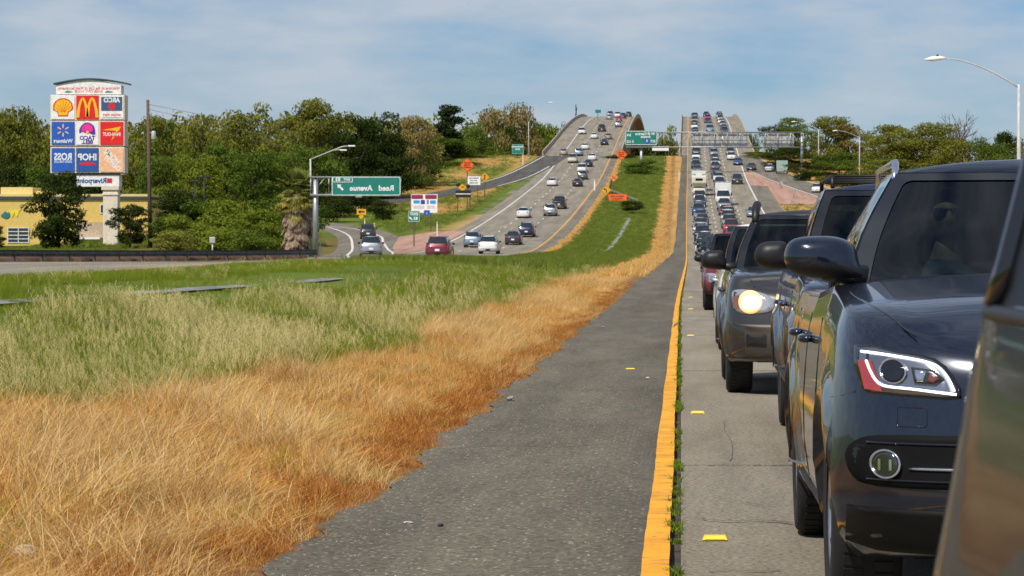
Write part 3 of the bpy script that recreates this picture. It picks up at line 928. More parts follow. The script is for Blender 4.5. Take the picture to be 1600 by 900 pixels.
def make_vehicle(kind, col):
    """one vehicle with its parts, front towards -Y, origin on the road under its nose"""
    p = TYPES[kind]
    root = empty(kind if kind != 'van' else 'minivan')
    bs, hs = body_shell(p), house_shell(p)
    V, Fb, _ = bs.surface(bottom=True)
    V2, F2, G2 = hs.surface(glass=lambda j, i: hs.zone(j, i))
    b = len(V); body = obj('body', mesh_of(list(V)+list(V2), Fb+[tuple(q+b for q in f) for f in F2], True), [PAINT[col]], root)
    for k in range(1): body.material_slots[0].link = 'OBJECT'; body.material_slots[0].material = PAINT[col]
    used = {}
    for z in ('windscreen', 'side_window', 'rear_window'):
        sub = Shell(hs.Lv, hs.crown); _, _, gz = sub.surface(glass=lambda j, i: hs.zone(j, i) == z, cap=False)
        vv = V2 if False else sub.surface(glass=lambda j, i: hs.zone(j, i) == z, cap=False)[0]
        if z == 'side_window':
            for s_ in (0, 1):
                g = [f for f in gz if (np.mean([vv[q][0] for q in f]) > 0) == bool(s_)]
                obj(z, compact(vv, g), G_DARK, root)
        else: obj(z, compact(vv, gz), G_DARK, root)
    mb = MB(); mb.box(-p['W']/2+.26, p['W']/2-.26, .25, p['L']-.25, p['sill']-.03, p['wr']*2+.05); obj('underbody', mb, M_UNDER, root)
    tm, rm = wheel_mesh(p['wr'], .22), rim_mesh(p['wr'], .22)
    for y in (p['fo'], p['fo']+p['wb']):
        for s_ in (-1, 1):
            w = obj('wheel', tm, M_TYRE, root, (s_*(p['W']/2-.125), y, p['wr']))
            if s_ > 0: w.rotation_euler = (0, 0, math.pi)
            obj('rim', rm, M_RIM, w)
    hw = p['W']/2; zn = float(np.interp(.12, *p['zt'])); 
    ff = lambda x, z, o: (x, bs.front(x, z)-o, z)
    rf = lambda x, z, o: (x, bs.front(x, z, True)+o, z)
    zh = zn-.10
    hl = densify([(hw-.06, zh+.01),(hw-.10, zh-.13),(hw-.36, zh-.12),(hw-.46, zh-.02),(hw-.30, zh+.045)], .2)
    for pl in (hl, mirrorx(hl)): obj('headlight', mesh_of(*patch(ff, pl, .006, rings=2), True), M_LAMP, root)
    gr = densify([(-hw*.45, zh-.02),(-hw*.40, zh-.20),(hw*.40, zh-.20),(hw*.45, zh-.02)][::-1], .3)
    obj('grille', mesh_of(*patch(ff, gr, .008, rings=1)), M_BLK, root)
    it = densify([(-hw*.62, p['sill']+.22),(-hw*.55, p['sill']+.07),(hw*.55, p['sill']+.07),(hw*.62, p['sill']+.22)][::-1], .3)
    obj('air_intake', mesh_of(*patch(ff, it, .006, rings=1)), M_BLK, root)
    pl = densify([(-.16, p['sill']+.15),(.16, p['sill']+.15),(.16, p['sill']+.31),(-.16, p['sill']+.31)], .3)
    obj('licence_plate', mesh_of(*patch(ff, pl, .016, rings=1)), M_PLATE, root)
    zbk = float(np.interp(p['L']-.1, *p['zt'])); tall = kind in ('suv', 'van', 'pickup')
    tl = [(hw-.05, zbk-.02),(hw-.05, zbk-(.36 if tall else .22)),(hw-(.20 if tall else .40), zbk-(.34 if tall else .20)),(hw-(.20 if tall else .42), zbk-.03)]
    for q in (densify(tl, .2), densify(mirrorx(tl), .2)): obj('tail_light', mesh_of(*patch(rf, q[::-1], .008, rings=1), True), M_RED, root)
    q = densify([(-.17, p['sill']+.34),(-.17, p['sill']+.50),(.17, p['sill']+.50),(.17, p['sill']+.34)], .3)
    obj('licence_plate', mesh_of(*patch(rf, q, .012, rings=1)), M_PLATE, root)
    if tall:
        q = densify([(-hw+.05, p['sill']+.02),(-hw+.05, p['sill']+.24),(hw-.05, p['sill']+.24),(hw-.05, p['sill']+.02)], .2)
        obj('bumper', mesh_of(*patch(rf, q, .03, .02, rings=1)), M_BLK if kind != 'pickup' else M_CHR, root)
    for s_ in (-1, 1):
        mb = MB(); ym = p['yw']+.42; zm = float(np.interp(ym, *p['zt']))+.06
        mb.box(s_*hw-.10+s_*.05, s_*hw+.10+s_*.05, ym-.07, ym+.05, zm-.07, zm+.09, bev=.03); obj('mirror', mb, M_BLK, root)
    if kind == 'pickup':
        mb = MB(); mb.box(-hw+.14, hw-.14, 3.55, p['L']-.14, 1.19, 1.272); obj('bed', mb, M_UNDER, root)
    if kind == 'suv':
        for s_ in (-1, 1):
            mb = MB(); zz = p['zr']
            mb.tube([(s_*(p['rw']-.02), 2.0, zz-.0),(s_*(p['rw']-.03), 2.15, zz+.06),(s_*(p['rw']-.05), 3.8, zz+.06),(s_*(p['rw']-.06), 3.95, zz)], .02, 5)
            obj('roof_rail', mb, M_BLK, root)
    return root
def compact(V, Fc):
    ids = sorted({q for f in Fc for q in f}); mp = {a: k for k, a in enumerate(ids)}
    return mesh_of([V[a] for a in ids], [tuple(mp[q] for q in f) for f in Fc], True)

def make_truck(kind, col):
    """box truck or motor home: cab with windscreen, tall cargo or living box, wheels"""
    root = empty(kind); pm = PAINT[col]
    if kind == 'motorhome':
        L_, W_, H_ = 8.2, 2.5, 3.35
        mb = MB(); mb.box(-W_/2, W_/2, 1.25, L_, .55, H_, bev=.12); mb.box(-W_/2+.02, W_/2-.02, .35, 1.6, 2.05, H_-.05, bev=.22)
        body = obj('body', mb, pm, root)
        p = dict(TYPES['van']); p['L'] = 3.6; p['W'] = 2.1; p['wr'] = .38; p['fo'] = .85; p['wb'] = 10; p['zr'] = 2.05; p['rw'] = .8
        p['zt'] = ([0,.12,.5,1.0,3.6],[.95,1.05,1.15,1.28,1.3]); p['sill'] = .4; p['yr1'] = 3.3; p['yb'] = 3.5
        ys_ = (.85, 5.6)
        mb = MB(); mb.box(-.5, .5, 3.2, 4.2, H_, H_+.28, bev=.06); obj('air_conditioner', mb, PAINT['white'], root)
        for s_ in (-1, 1):
            mb = MB(); mb.box(s_*W_/2-.02, s_*W_/2+.02, 3.0, 4.6, 1.7, 2.4); obj('side_window', mb, G_DARK, root)
        mb = MB(); mb.box(-.6, .6, .33, .40, 2.5, 2.9, bev=.02); obj('over_cab_window', mb, G_DARK, root)
    else:
        L_, W_, H_ = 7.4, 2.45, 3.4
        mb = MB(); mb.box(-W_/2, W_/2, 1.9, L_, .85, H_, bev=.03); body = obj('cargo_box', mb, PAINT['white'], root)
        mb = MB(); mb.box(-W_/2+.12, W_/2-.12, 1.86, 1.9, H_-.85, H_-.1); obj('box_front_panel', mb, PAINT['white'], root)
        p = dict(TYPES['van']); p['L'] = 2.4; p['W'] = 2.15; p['wr'] = .42; p['fo'] = .95; p['wb'] = 10; p['zr'] = 2.3; p['rw'] = .82
        p['zt'] = ([0,.12,.5,1.0,2.4],[1.15,1.25,1.32,1.4,1.42]); p['sill'] = .45; p['yw'] = .85; p['yr0'] = 1.3; p['yr1'] = 2.1; p['yb'] = 2.25
        ys_ = (.95, 5.4)
    p.setdefault('pillars', [.5])
    bs, hs = body_shell(p), house_shell(p)
    V, Fb, _ = bs.surface(bottom=True); V2, F2, G2 = hs.surface(glass=lambda j, i: hs.zone(j, i))
    b = len(V); cab = obj('cab', mesh_of(list(V)+list(V2), Fb+[tuple(q+b for q in f) for f in F2], True), pm, root)
    obj('windscreen', compact(V2, [f for f in G2]), G_DARK, root)
    hw = p['W']/2; zn = float(np.interp(.12, *p['zt'])); zh = zn-.1
    ff = lambda x, z, o: (x, bs.front(x, z)-o, z)
    hl = densify([(hw-.08, zh),(hw-.10, zh-.2),(hw-.34, zh-.2),(hw-.36, zh)], .2)
    for pl in (hl, mirrorx(hl)): obj('headlight', mesh_of(*patch(ff, pl, .006, rings=1), True), M_LAMP, root)
    gr = densify([(-hw*.5, zh),(-hw*.48, zh-.3),(hw*.48, zh-.3),(hw*.5, zh)][::-1], .3)
    obj('grille', mesh_of(*patch(ff, gr, .008, rings=1)), M_BLK, root)
    mb = MB(); mb.box(-hw, hw, -.06, .12, .38, .62, bev=.03); obj('bumper', mb, M_CHR, root)
    mb = MB(); mb.box(-.7, .7, .4, L_-.2, .4, .85); obj('chassis', mb, M_UNDER, root)
    tm, rm = wheel_mesh(.42, .28), rim_mesh(.42, .28)
    for y in ys_:
        for s_ in (-1, 1):
            w = obj('wheel', tm, M_TYRE, root, (s_*(hw-.15), y, .42))
            if s_ > 0: w.rotation_euler = (0, 0, math.pi)
            obj('rim', rm, M_RIM, w)
    for s_ in (-1, 1):
        mb = MB(); mb.box(s_*(hw+.18)-.1, s_*(hw+.18)+.1, .9, 1.0, 1.5, 1.95, bev=.03); obj('mirror', mb, M_BLK, root)
    return root

PROTO = {}
def vehicle(kind, col, x, d, rear=False, rz=0.0, zfun=None, name=None):
    """copy of a vehicle of this kind in its own paint, standing on the road"""
    if kind in ('box_truck', 'motorhome'):
        mk = make_truck
    else: mk = make_vehicle
    if kind not in PROTO:
        PROTO[kind] = o = mk(kind, col)
    else:
        o = copy_tree(PROTO[kind])
        for ch in o.children:
            nm = ch.name.split('.')[0]
            if nm in ('body', 'cab') and not (kind == 'box_truck' and nm == 'cargo_box'):
                ch.material_slots[0].link = 'OBJECT'; ch.material_slots[0].material = PAINT[col]
    zf = zfun or (lambda xx, dd: float(zroad(dd)) if dd > DB else float(zg(xx, dd)) if abs(xx) > 13 and False else float(zl(xx, dd)))
    L_ = {'box_truck': 7.4, 'motorhome': 8.2}.get(kind) or TYPES[kind]['L']
    if rear:
        z0, z1 = zf(x, d), zf(x, d+L_); o.location = (x, d+L_, z1); o.rotation_euler = (math.atan2(z1-z0, L_)*-1, 0, math.pi+rz)
        o.rotation_mode = 'XYZ'
    else:
        z0, z1 = zf(x, d), zf(x, d+L_); o.location = (x, d, z0); o.rotation_euler = (math.atan2(z1-z0, L_), 0, rz)
    return o
# ------------------------------------------------------------------ the vehicles close by, in more detail
def torus(R_, r, n=28, m=8):
    V, Q = [], []
    for i in range(n):
        a = 2*math.pi*i/n
        for k in range(m):
            b = 2*math.pi*k/m; V.append(((R_+r*math.cos(b))*math.cos(a), r*math.sin(b), (R_+r*math.cos(b))*math.sin(a)))
    for i in range(n):
        for k in range(m): Q.append((i*m+k, i*m+(k+1) % m, ((i+1) % n)*m+(k+1) % m, ((i+1) % n)*m+k))
    return V, Q
def seat_mesh(x, y):
    mb = MB()
    mb.box(x-.26, x+.26, y-.05, y+.48, .50, .66, bev=.06)
    V = []
    pts = smooth_poly([(-.25,.62),(.25,.62),(.27,1.0),(.20,1.22),(-.20,1.22),(-.27,1.0)], 4)
    def lay(pl, a, b, tilt):
        n = len(pl); cx = sum(p[0] for p in pl)/n; cz = sum(p[1] for p in pl)/n; VV = []; FF = []
        for sc_, dy in ((.86,a-.02),(1,a+.02),(1,b-.02),(.86,b)):
            VV += [(x+cx+(px-cx)*sc_, y+.46+dy+(cz+(pz-cz)*sc_-.62)*tilt, cz+(pz-cz)*sc_) for px, pz in pl]
        for r_ in range(3):
            for k in range(n): FF.append((r_*n+k, r_*n+(k+1) % n, (r_+1)*n+(k+1) % n, (r_+1)*n+k))
        FF.append(tuple(reversed(range(n)))); FF.append(tuple(range(3*n, 4*n))); mb.add(VV, FF, 0, True)
    lay(pts, 0, .14, .30)
    lay(smooth_poly([(-.13,1.25),(.13,1.25),(.14,1.36),(.08,1.43),(-.08,1.43),(-.14,1.36)], 4), .02, .12, .28)
    return mb
def side_parts(root, p, bs, pm, fine_handle=True):
    """door seams and handles on both sides"""
    sf = lambda sg: (lambda y, z, o: (sg*(bs.side(y, z)+o), y, z))
    yd = [p['fo']+.62, p['fo']+.62+.98, p['fo']+p['wb']-.18]
    for sg in (-1, 1):
        f = sf(sg)
        mb = MB()
        for y in yd[:3]:
            mb.tube([f(y+.03*math.sin(z*3), z, -.002) for z in np.linspace(p['sill']+.10, 1.02, 10)], .005, 4)
        mb.tube([f(y, p['sill']+.12, -.002) for y in np.linspace(yd[0], yd[2], 12)], .005, 4)
        obj('door_seam', mb, M_BLKG, root)
        for y in (yd[1]-.17, yd[2]-.25):
            mb = MB(); z = .92; c = f(y, z, .028)
            mb.tube([f(y-.10, z, .0), f(y-.085, z, .028), f(y, z, .036), f(y+.085, z, .028), f(y+.10, z, .0)], [.012,.017,.018,.017,.012], 8)
            obj('door_handle', mb, pm, root)
        q = densify([(p['fo']+.50, p['sill']+.02),(p['fo']+p['wb']-.5, p['sill']+.02),(p['fo']+p['wb']-.5, p['sill']+.10),(p['fo']+.50, p['sill']+.10)], .25)
        if sg < 0: q = q[::-1]
        obj('sill_trim', mesh_of(*patch(f, q, .012, rings=1)), M_BLK, root)
def mirror_part(root, hw, y, z, sg, pm, scale=1.0, low=M_BLK, wide=False):
    """door mirror: shell with a black lower half, glass behind and a foot on the door"""
    o = [(.02,-.055),(.10,-.075),(.20,-.065),(.255,-.02),(.255,.045),(.215,.092),(.13,.105),(.06,.095),(.035,.03)]
    if wide: o = [(-.10,-.085),(.05,-.085),(.18,-.072),(.245,-.035),(.258,.03),(.225,.088),(.14,.105),(.02,.100),(-.05,.060),(-.075,-.02)]
    pl = np.array(smooth_poly([(a*scale, b*scale) for a, b in o], 4)); c = pl.mean(0); n = len(pl)
    V, Fc = [], []
    for sc_, dy in ((.35,-.085),(.66,-.072),(.88,-.042),(1.0,.0),(1.0,.05),(.93,.065)):
        for a, b in pl:
            q = c+(np.array((a, b))-c)*sc_; V.append((sg*(hw-.055+q[0]), y+dy*scale, z+q[1]))
    for r_ in range(5):
        for k in range(n):
            f = (r_*n+k, r_*n+(k+1) % n, (r_+1)*n+(k+1) % n, (r_+1)*n+k); Fc.append(f if sg < 0 else f[::-1])
    Fc.append(tuple(range(n)) if sg > 0 else tuple(reversed(range(n)))); Fc.append(tuple(reversed(range(5*n, 6*n))) if sg > 0 else tuple(range(5*n, 6*n)))
    fm = [0 if np.mean([V[q][2] for q in f]) > z-.025*scale else 1 for f in Fc]
    m_ = obj('mirror', mesh_of(V, Fc, True, fm), [pm, low], root)
    mb = MB(); mb.tube([(sg*(hw-.14), y+.02, z-.07), (sg*(hw-.06), y+.01, z-.05), (sg*(hw+.02), y, z-.04)], [.05,.04,.035], 8); obj('mirror_foot', mb, M_BLK, m_)
    gl = MB(); gl.add([(sg*(hw-.055+(c+(np.array(q)-c)*.84)[0]), y+.067*scale, z+(c+(np.array(q)-c)*.84)[1]) for q in pl], [tuple(range(n))]); obj('mirror_glass', gl, M_CHR, m_)
    return m_
def near_vehicle(name, p, pname, glass=None, seats=True):
    root = empty(name); pm = PAINT[pname]
    bs, hs = body_shell(p, True), house_shell(p, True)
    V, Fb, _ = bs.surface(bottom=True); obj('body', mesh_of(V, Fb, True), pm, root)
    V2, F2, G2 = hs.surface(glass=lambda j, i: hs.zone(j, i)); obj('roof', mesh_of(V2, F2, True), pm, root)
    for z in ('windscreen', 'side_window', 'rear_window'):
        vv, _, gz = hs.surface(glass=lambda j, i: hs.zone(j, i) == z, cap=False)
        gm = G_CLEAR if z == 'windscreen' else G_SIDE
        if z == 'side_window':
            # each pane is its own part: split by side and along the length
            groups = {}
            for f in gz:
                cx = np.mean([vv[q][0] for q in f]); cy = np.mean([vv[q][1] for q in f])
                ya, yb_ = p['yw']+p.get('bow',.16), p['yb']-.06
                t = (cy-ya)/(yb_-ya); groups.setdefault((cx > 0, sum(t > q for q in p.get('pillars', [.3,.62]))), []).append(f)
            for g in groups.values(): obj('side_window', compact(vv, g), gm, root)
        else: obj(z, compact(vv, gz), gm, root)
    # black ceramic edge of the windscreen with rounded corners
    nA, M_ = hs.nA, hs.M
    def ws(u, v, o):
        i = abs(u)*(nA-1); j = v*(M_-1); i0, j0 = min(int(i), nA-2), min(int(j), M_-2); a, b = i-i0, j-j0
        q = (hs.Lv[j0,i0]*(1-a)+hs.Lv[j0,i0+1]*a)*(1-b)+(hs.Lv[j0+1,i0]*(1-a)+hs.Lv[j0+1,i0+1]*a)*b
        return (math.copysign(q[0], u) if u else 0.0, q[1]-o, q[2]+o*.7)
    inn = rrect(-.90, .90, .06, .93, .05, 5); cx = np.array((0, .5)); V, Fc = [], []
    outp = []
    for a, b in inn:
        t = max(abs(a)/.93, abs(b-.5)/.475); outp.append((a/t, .5+(b-.5)/t))
    inn = densify(inn, .08); outp = []
    for a, b in inn:
        ta = 0.985/abs(a) if abs(a) > 1e-6 else 9; tb = 0.485/abs(b-.5) if abs(b-.5) > 1e-6 else 9
        t = min(ta, tb); outp.append((a*t, .5+(b-.5)*t))
    n = len(inn)
    V = [ws(a, b, .004) for a, b in outp]+[ws(a, b, .004) for a, b in inn]
    Fc = [(k, (k+1) % n, n+(k+1) % n, n+k) for k in range(n)]
    obj('windscreen_border', mesh_of(V, Fc, True), M_BLKG, root)
    for xa, xb in ((-.52, .08), (.06, .62)):
        wp = [ws(lerp(xa, xb, t)/.85, .045+.05*t, .018) for t in np.linspace(0, 1, 7)]
        mb = MB(); mb.tube(wp, .008, 5); obj('wiper', mb, M_BLK, root)
    # inside
    hw = p['W']/2
    mb = MB(); mb.box(-hw+.30, hw-.30, .62, p['L']-.5, p['sill']-.02, .62); obj('underbody', mb, M_UNDER, root)
    mb = MB()
    yd = p['yw']+.30
    mb.box(-hw+.20, hw-.20, yd, yd+.34, .70, p['zt'][1][3]-.06, bev=.05); obj('dashboard', mb, M_TRIM, root)
    if seats:
        for x in (-.38, .38):
            obj('seat', seat_mesh(x, p['yw']+1.0), M_TRIM, root)
        mb = MB(); mb.box(-.62, .62, p['yw']+2.05, p['yw']+2.2, .5, 1.28, bev=.05); obj('seat', mb, M_TRIM, root)
    V, Q = torus(.18, .015)
    sw = MB(); 
    rx = R(-28)
    T = lambda q: (q[0]-.38, yd+.42+q[1]*math.cos(rx)-q[2]*math.sin(rx), p['zt'][1][3]-.06+q[1]*math.sin(rx)+q[2]*math.cos(rx))
    sw.add([T(q) for q in V], Q, 0, True)
    for a in (0, math.pi, -math.pi/2): sw.tube([T((.03*math.cos(a), -.02, .03*math.sin(a))), T((.18*math.cos(a), 0, .18*math.sin(a)))], .018, 6)
    sw.tube([T((0,-.35,-.02)), T((0,-.02,0))], [.03,.05], 8)
    obj('steering_wheel', sw, M_TRIM, root)
    tm, rm = wheel_mesh(p['wr'], .245, True), rim_mesh(p['wr'], .245, True)
    for y in (p['fo'], p['fo']+p['wb']):
        for s_ in (-1, 1):
            w = obj('wheel', tm, M_TYRE, root, (s_*(hw-.135), y, p['wr']))
            if s_ > 0: w.rotation_euler = (0, 0, math.pi)
            obj('rim', rm, M_RIM if pname != 'black' else M_RIMD, w)
    side_parts(root, p, bs, pm)
    return root, bs, hs, pm
def on_front(bs): return lambda x, z, o: (x, bs.front(x, z)-o, z)
def ring_on(fn, c, r0, r1, off, n=28):
    V = [fn(c[0]+r*math.cos(2*math.pi*k/n), c[1]+r*math.sin(2*math.pi*k/n), o) for r, o in ((r0, off-.02),(r0, off),(r1, off),(r1, off-.02)) for k in range(n)]
    Fc = [(r*n+k, r*n+(k+1) % n, (r+1)*n+(k+1) % n, (r+1)*n+k) for r in range(3) for k in range(n)]
    return V, Fc
def circle(c, r, n=24): return [(c[0]+r*math.cos(2*math.pi*k/n), c[1]+r*math.sin(2*math.pi*k/n)) for k in range(n)]

M_LED = mat('led_strip', (.9,.95,1), .3, emit=(.80,.86,1.0), estr=2.4)
M_WARM = mat('lit_headlamp', (1,.85,.6), .3, emit=(1.0,.80,.48), estr=6.0)
M_HALO = mat('lamp_halo_orange', (1,.6,.3), .3, emit=(1.0,.42,.12), estr=1.3)  # orange glare round the lit lamp, put in as glowing colour
M_SMOKE = mat('lamp_inner_dark', (.05,.052,.06), .25, .4)
M_LENSG = car_glass('lamp_cover', (.80,.82,.85))
PAINT['hero'] = paint('midnight', (.0035,.0085,.023), .3, .22)
PAINT['hero'].node_tree.nodes['Map Range'].inputs['To Min'].default_value = .12; PAINT['hero'].node_tree.nodes['Map Range'].inputs['To Max'].default_value = .02

# --- dark blue SUV right behind our own car
pH = dict(L=4.63, W=1.90, wb=2.81, fo=.87, wr=.365, sill=.235, chin=.27, zr=1.585, gi=.105, rw=.595, yw=1.30, yr0=2.18, yr1=4.05, yb=4.45,
    zt=([0,.10,.30,.6,1.3,2.4,4.0,4.45,4.63],[.955,.990,1.030,1.072,1.142,1.10,1.09,1.07,1.0]), crown=.052, bow=.19, cf=.66, nf=2.75, pillars=[.27,.60,.84], flare=1.3,
    fofs=([0,.08,.25,.42,.55,.72,.86,.95,1],[.13,.05,.0,.012,.02,.035,.055,.085,.15]))
hero, bsH, hsH, pm = near_vehicle('suv', pH, 'hero')
hero.location = (1.45, 8.95, float(zl(1.45, 9)))
tag(hero, 'dark blue SUV filling the right side, white LED headlight strip and fog lamp', 'car', 'vehicles queueing towards the camera')
fH = on_front(bsH)
for sg in (-1, 1):
    mx = (lambda pl: pl) if sg < 0 else mirrorx
    hl = densify(smooth_poly([(-.868,.952),(-.75,.938),(-.625,.915),(-.572,.862),(-.548,.792),(-.66,.792),(-.80,.800),(-.848,.815)], 2), .03)
    out = [(x*1.0, z) for x, z in hl]
    c = np.mean(hl, 0); bez = [tuple(c+(np.array(q)-c)*1.03) for q in hl]
    h = obj('headlight', mesh_of(*patch(fH, mx(bez), .003, .02, 4, ctr=mx([tuple(c)])[0]), True), M_BLKG, root := hero)
    obj('lamp_bowl_or_halo', mesh_of(*patch(fH, mx([tuple(c+(np.array(q)-c)*.93) for q in hl]), .0055, .002, 3), True), mat('lamp_bowl', (.30,.31,.34), .22, .85), h)
    obj('turn_signal', mesh_of(*patch(fH, mx(densify([(-.864,.905),(-.845,.812),(-.79,.806),(-.822,.905)][::1], .03)), .0085, .003, 2)), mat('signal_lens_red', (.34,.03,.025), .25, coat=1), h)
    for ctr, r in (((-.757,.873), .041),):
        ctr = (ctr[0]*(-sg) * (1 if sg > 0 else 1), ctr[1]) if False else ((ctr[0], ctr[1]) if sg < 0 else (-ctr[0], ctr[1]))
        obj('projector', mesh_of(*patch(fH, circle(ctr, r*.9), .013, .01, 4), True), M_BLKG, h)
        obj('projector_ring', mesh_of(*ring_on(fH, ctr, r*.9, r*1.02, .015), True), M_CHR, h)
    mb = MB()
    p1 = [(-.852,.934),(-.80,.929),(-.72,.918),(-.655,.906),(-.615,.89),(-.585,.855),(-.566,.812)]
    p2 = [(-.838,.905),(-.825,.87),(-.808,.84),(-.78,.824),(-.70,.817),(-.60,.806),(-.560,.802)]
    for pth in (p1, p2):
        sp = smooth_poly(pth, 4, False)
        mb.tube([fH(x if sg < 0 else -x, z, .010) for x, z in sp], .0040, 8)
    obj('led_strip', mb, M_LED, h)
    for pl, m in (([(-.700,.888),(-.628,.880),(-.596,.852),(-.625,.830),(-.690,.834)], M_SMOKE), ([(-.690,.880),(-.652,.876),(-.664,.842),(-.684,.842)], M_CHR), ([(-.640,.872),(-.612,.852),(-.632,.838),(-.650,.842)], mat('painted_reflection_brown', (.16,.05,.04), .3))):  # the last plate is a brown reflection painted inside the lamp
        obj('lamp_insert_or_reflection', mesh_of(*patch(fH, mx(densify(pl[::-1], .02)), .010 if m is M_SMOKE else .013, .004, 2), True), m, h)
    lo = densify([(-.90,.425),(-.5,.425),(-.36,.425),(-.36,.275),(-.80,.275),(-.90,.30)], .05)
    obj('lower_bumper', mesh_of(*patch(fH, mx(lo), .007, .02, 4), True), mat('bumper_plastic', (.006,.0055,.005), .65, spec=.18), hero)
    # headlight washer cover and bonnet shut line
    w = rrect(-.745, -.652, .695, .757, .008, 2)
    mb = MB(); mb.tube([fH(x if sg < 0 else -x, z, 0.0) for x, z in densify(w+[w[0]], .03)], .0025, 4); obj('washer_cover_seam', mb, M_BLKG, hero)
    # fog lamp bay: raised patch, its depth and shade put into the black colour
    bay = densify(smooth_poly([(-.905,.590),(-.875,.640),(-.80,.664),(-.60,.668),(-.44,.66),(-.42,.53),(-.50,.498),(-.80,.498),(-.88,.520)], 3), .05)
    fb = obj('fog_lamp_bay', mesh_of(*patch(fH, mx(bay), .006, .02, 4), True), mat('bay_shade_black', (.005,.005,.006), .7, spec=.12), hero)
    c = (sg*.785, .572)
    fg = obj('fog_lamp', mesh_of(*patch(fH, circle(c, .043), .018, .02, 4), True), mat('fog_lens', (.10,.105,.11), .06, .9, coat=1), fb)
    for dx in (-.018, .016):
        obj('fog_reflector', mesh_of(*patch(fH, rrect(c[0]+dx-.004, c[0]+dx+.004, c[1]-.022, c[1]+.016, .004, 2), .021, .002, 2)), M_CHR, fg)
    obj('chrome_ring', mesh_of(*ring_on(fH, c, .042, .048, .024), True), M_CHR, fb)
    for z in (.640, .56, .520):
        mb = MB(); mb.tube([fH(sg*x, z, .010) for x in np.linspace(.71 if z == .56 else .84, .46, 8)], .006 if z == .56 else .004, 5); obj('bay_louvre', mb, M_CHR if z == .56 else M_BLKG, fb)
    mb = MB(); mb.tube([(sg*x, y, bsH.top(x, y)+.001) for x, y in smooth_poly([(.845,1.25),(.84,.95),(.80,.60),(.74,.38),(.68,.24)], 6, False)], .004, 5); obj('bonnet_seam', mb, M_BLKG, hero)
    mb = MB(); mb.tube([fH(sg*x, z, 0.0) for x, z in ((.94,.775),(.91,.785),(.87,.80))], .003, 4); obj('bumper_seam', mb, M_BLKG, hero)
    mirror_part(hero, .90, 1.52, 1.236, sg, PAINT['hero'], .84, wide=True)
    mb = MB(); xr = .565
    mb.tube([(sg*(xr+.03),2.25,1.55),(sg*(xr+.02),2.36,1.625),(sg*xr,2.6,1.638),(sg*(xr-.02),3.9,1.635),(sg*(xr-.03),4.05,1.57)], [.014,.016,.013,.013,.014], 7); obj('roof_rail', mb, M_CHR, hero)
    # rising line above the doors
    mb = MB(); 
gr = densify(smooth_poly([(-.47,.90),(-.50,.72),(-.40,.50),(-.30,.44),(.30,.44),(.40,.50),(.50,.72),(.47,.90),(.3,.93),(-.3,.93)], 2), .06)
gg = obj('grille', mesh_of(*patch(fH, gr, .006, .02, 4), True), M_BLK, hero)
mb = MB(); lp = [fH(x, z, .01) for x, z in gr]; mb.tube(lp+[lp[0]], .014, 6); obj('grille_frame', mb, M_CHR, gg)
for z in np.linspace(.50, .88, 9):
    mb = MB(); mb.tube([fH(x, z, .012) for x in np.linspace(-.44+.1*max(0, .62-z), .44-.1*max(0, .62-z), 12)], .006, 4); obj('grille_bar', mb, M_BLKG, gg)
mb = MB(); V, Fc = patch(fH, densify([(-.26,.56),(.26,.56),(.26,.67),(-.26,.67)], .06), .03, .02, 2); obj('licence_plate', mesh_of(V, Fc), M_PLATE, hero)

# --- its driver
M_SKIN = mat('skin', (.42,.24,.17), .5)
M_SHIRT = mat('shirt_grey_blue', (.10,.13,.16), .9)
M_HAIR = mat('hair_dark', (.03,.022,.018), .8)
def skin_mesh(nodes, edges, sub=2):
    me = bpy.data.meshes.new('body'); me.from_pydata([n[0] for n in nodes], edges, [])
    o = bpy.data.objects.new('tmp', me); COL.objects.link(o)
    sk = o.modifiers.new('skin', 'SKIN'); sk.use_smooth_shade = True; sk.branch_smoothing = .6
    for i, n in enumerate(nodes):
        r = n[1]; v = me.skin_vertices[0].data[i]; v.radius = (r, r) if not isinstance(r, tuple) else r; v.use_root = (i == 0)
    ss = o.modifiers.new('sub', 'SUBSURF'); ss.levels = sub; ss.render_levels = sub
    dg = bpy.context.evaluated_depsgraph_get(); out = bpy.data.meshes.new_from_object(o.evaluated_get(dg))
    bpy.data.objects.remove(o); return out
def head_points():
    """a head with brow, eye sockets, nose, cheeks and chin, facing -Y, centred on the origin"""
    nu, nv = 36, 26; V, Q = [], []
    for j in range(nv+1):
        ph = math.pi*j/nv
        for i in range(nu):
            a = 2*math.pi*i/nu; sx, sy, z = math.cos(a)*math.sin(ph), math.sin(a)*math.sin(ph), math.cos(ph)
            x, y, zz = .076*sx, .096*sy, .122*z
            f = max(0, -sy)
            if z < -.1: k = min(1, (-.1-z)/.9); x *= 1-.30*k; y *= 1-.10*k
            if f > 0:
                g = lambda cx, cz, wx, wz: math.exp(-((x-cx)/wx)**2-((zz-cz)/wz)**2)*f
                y -= .026*g(0, -.022, .011, .016)+.014*g(0, .002, .009, .020)        # nose
                y += .009*(g(.031, .008, .016, .011)+g(-.031, .008, .016, .011))       # eye sockets
                y -= .006*g(0, .028, .05, .012)+.006*g(0, -.062, .022, .008)+.008*g(0, -.098, .022, .018)   # brow, lips, chin
                y -= .005*(g(.042, -.025, .02, .02)+g(-.042, -.025, .02, .02))
            V.append((x, y, zz))
    for j in range(nv):
        for i in range(nu): Q.append((j*nu+i, (j+1)*nu+i, (j+1)*nu+(i+1) % nu, j*nu+(i+1) % nu))
    return V, Q
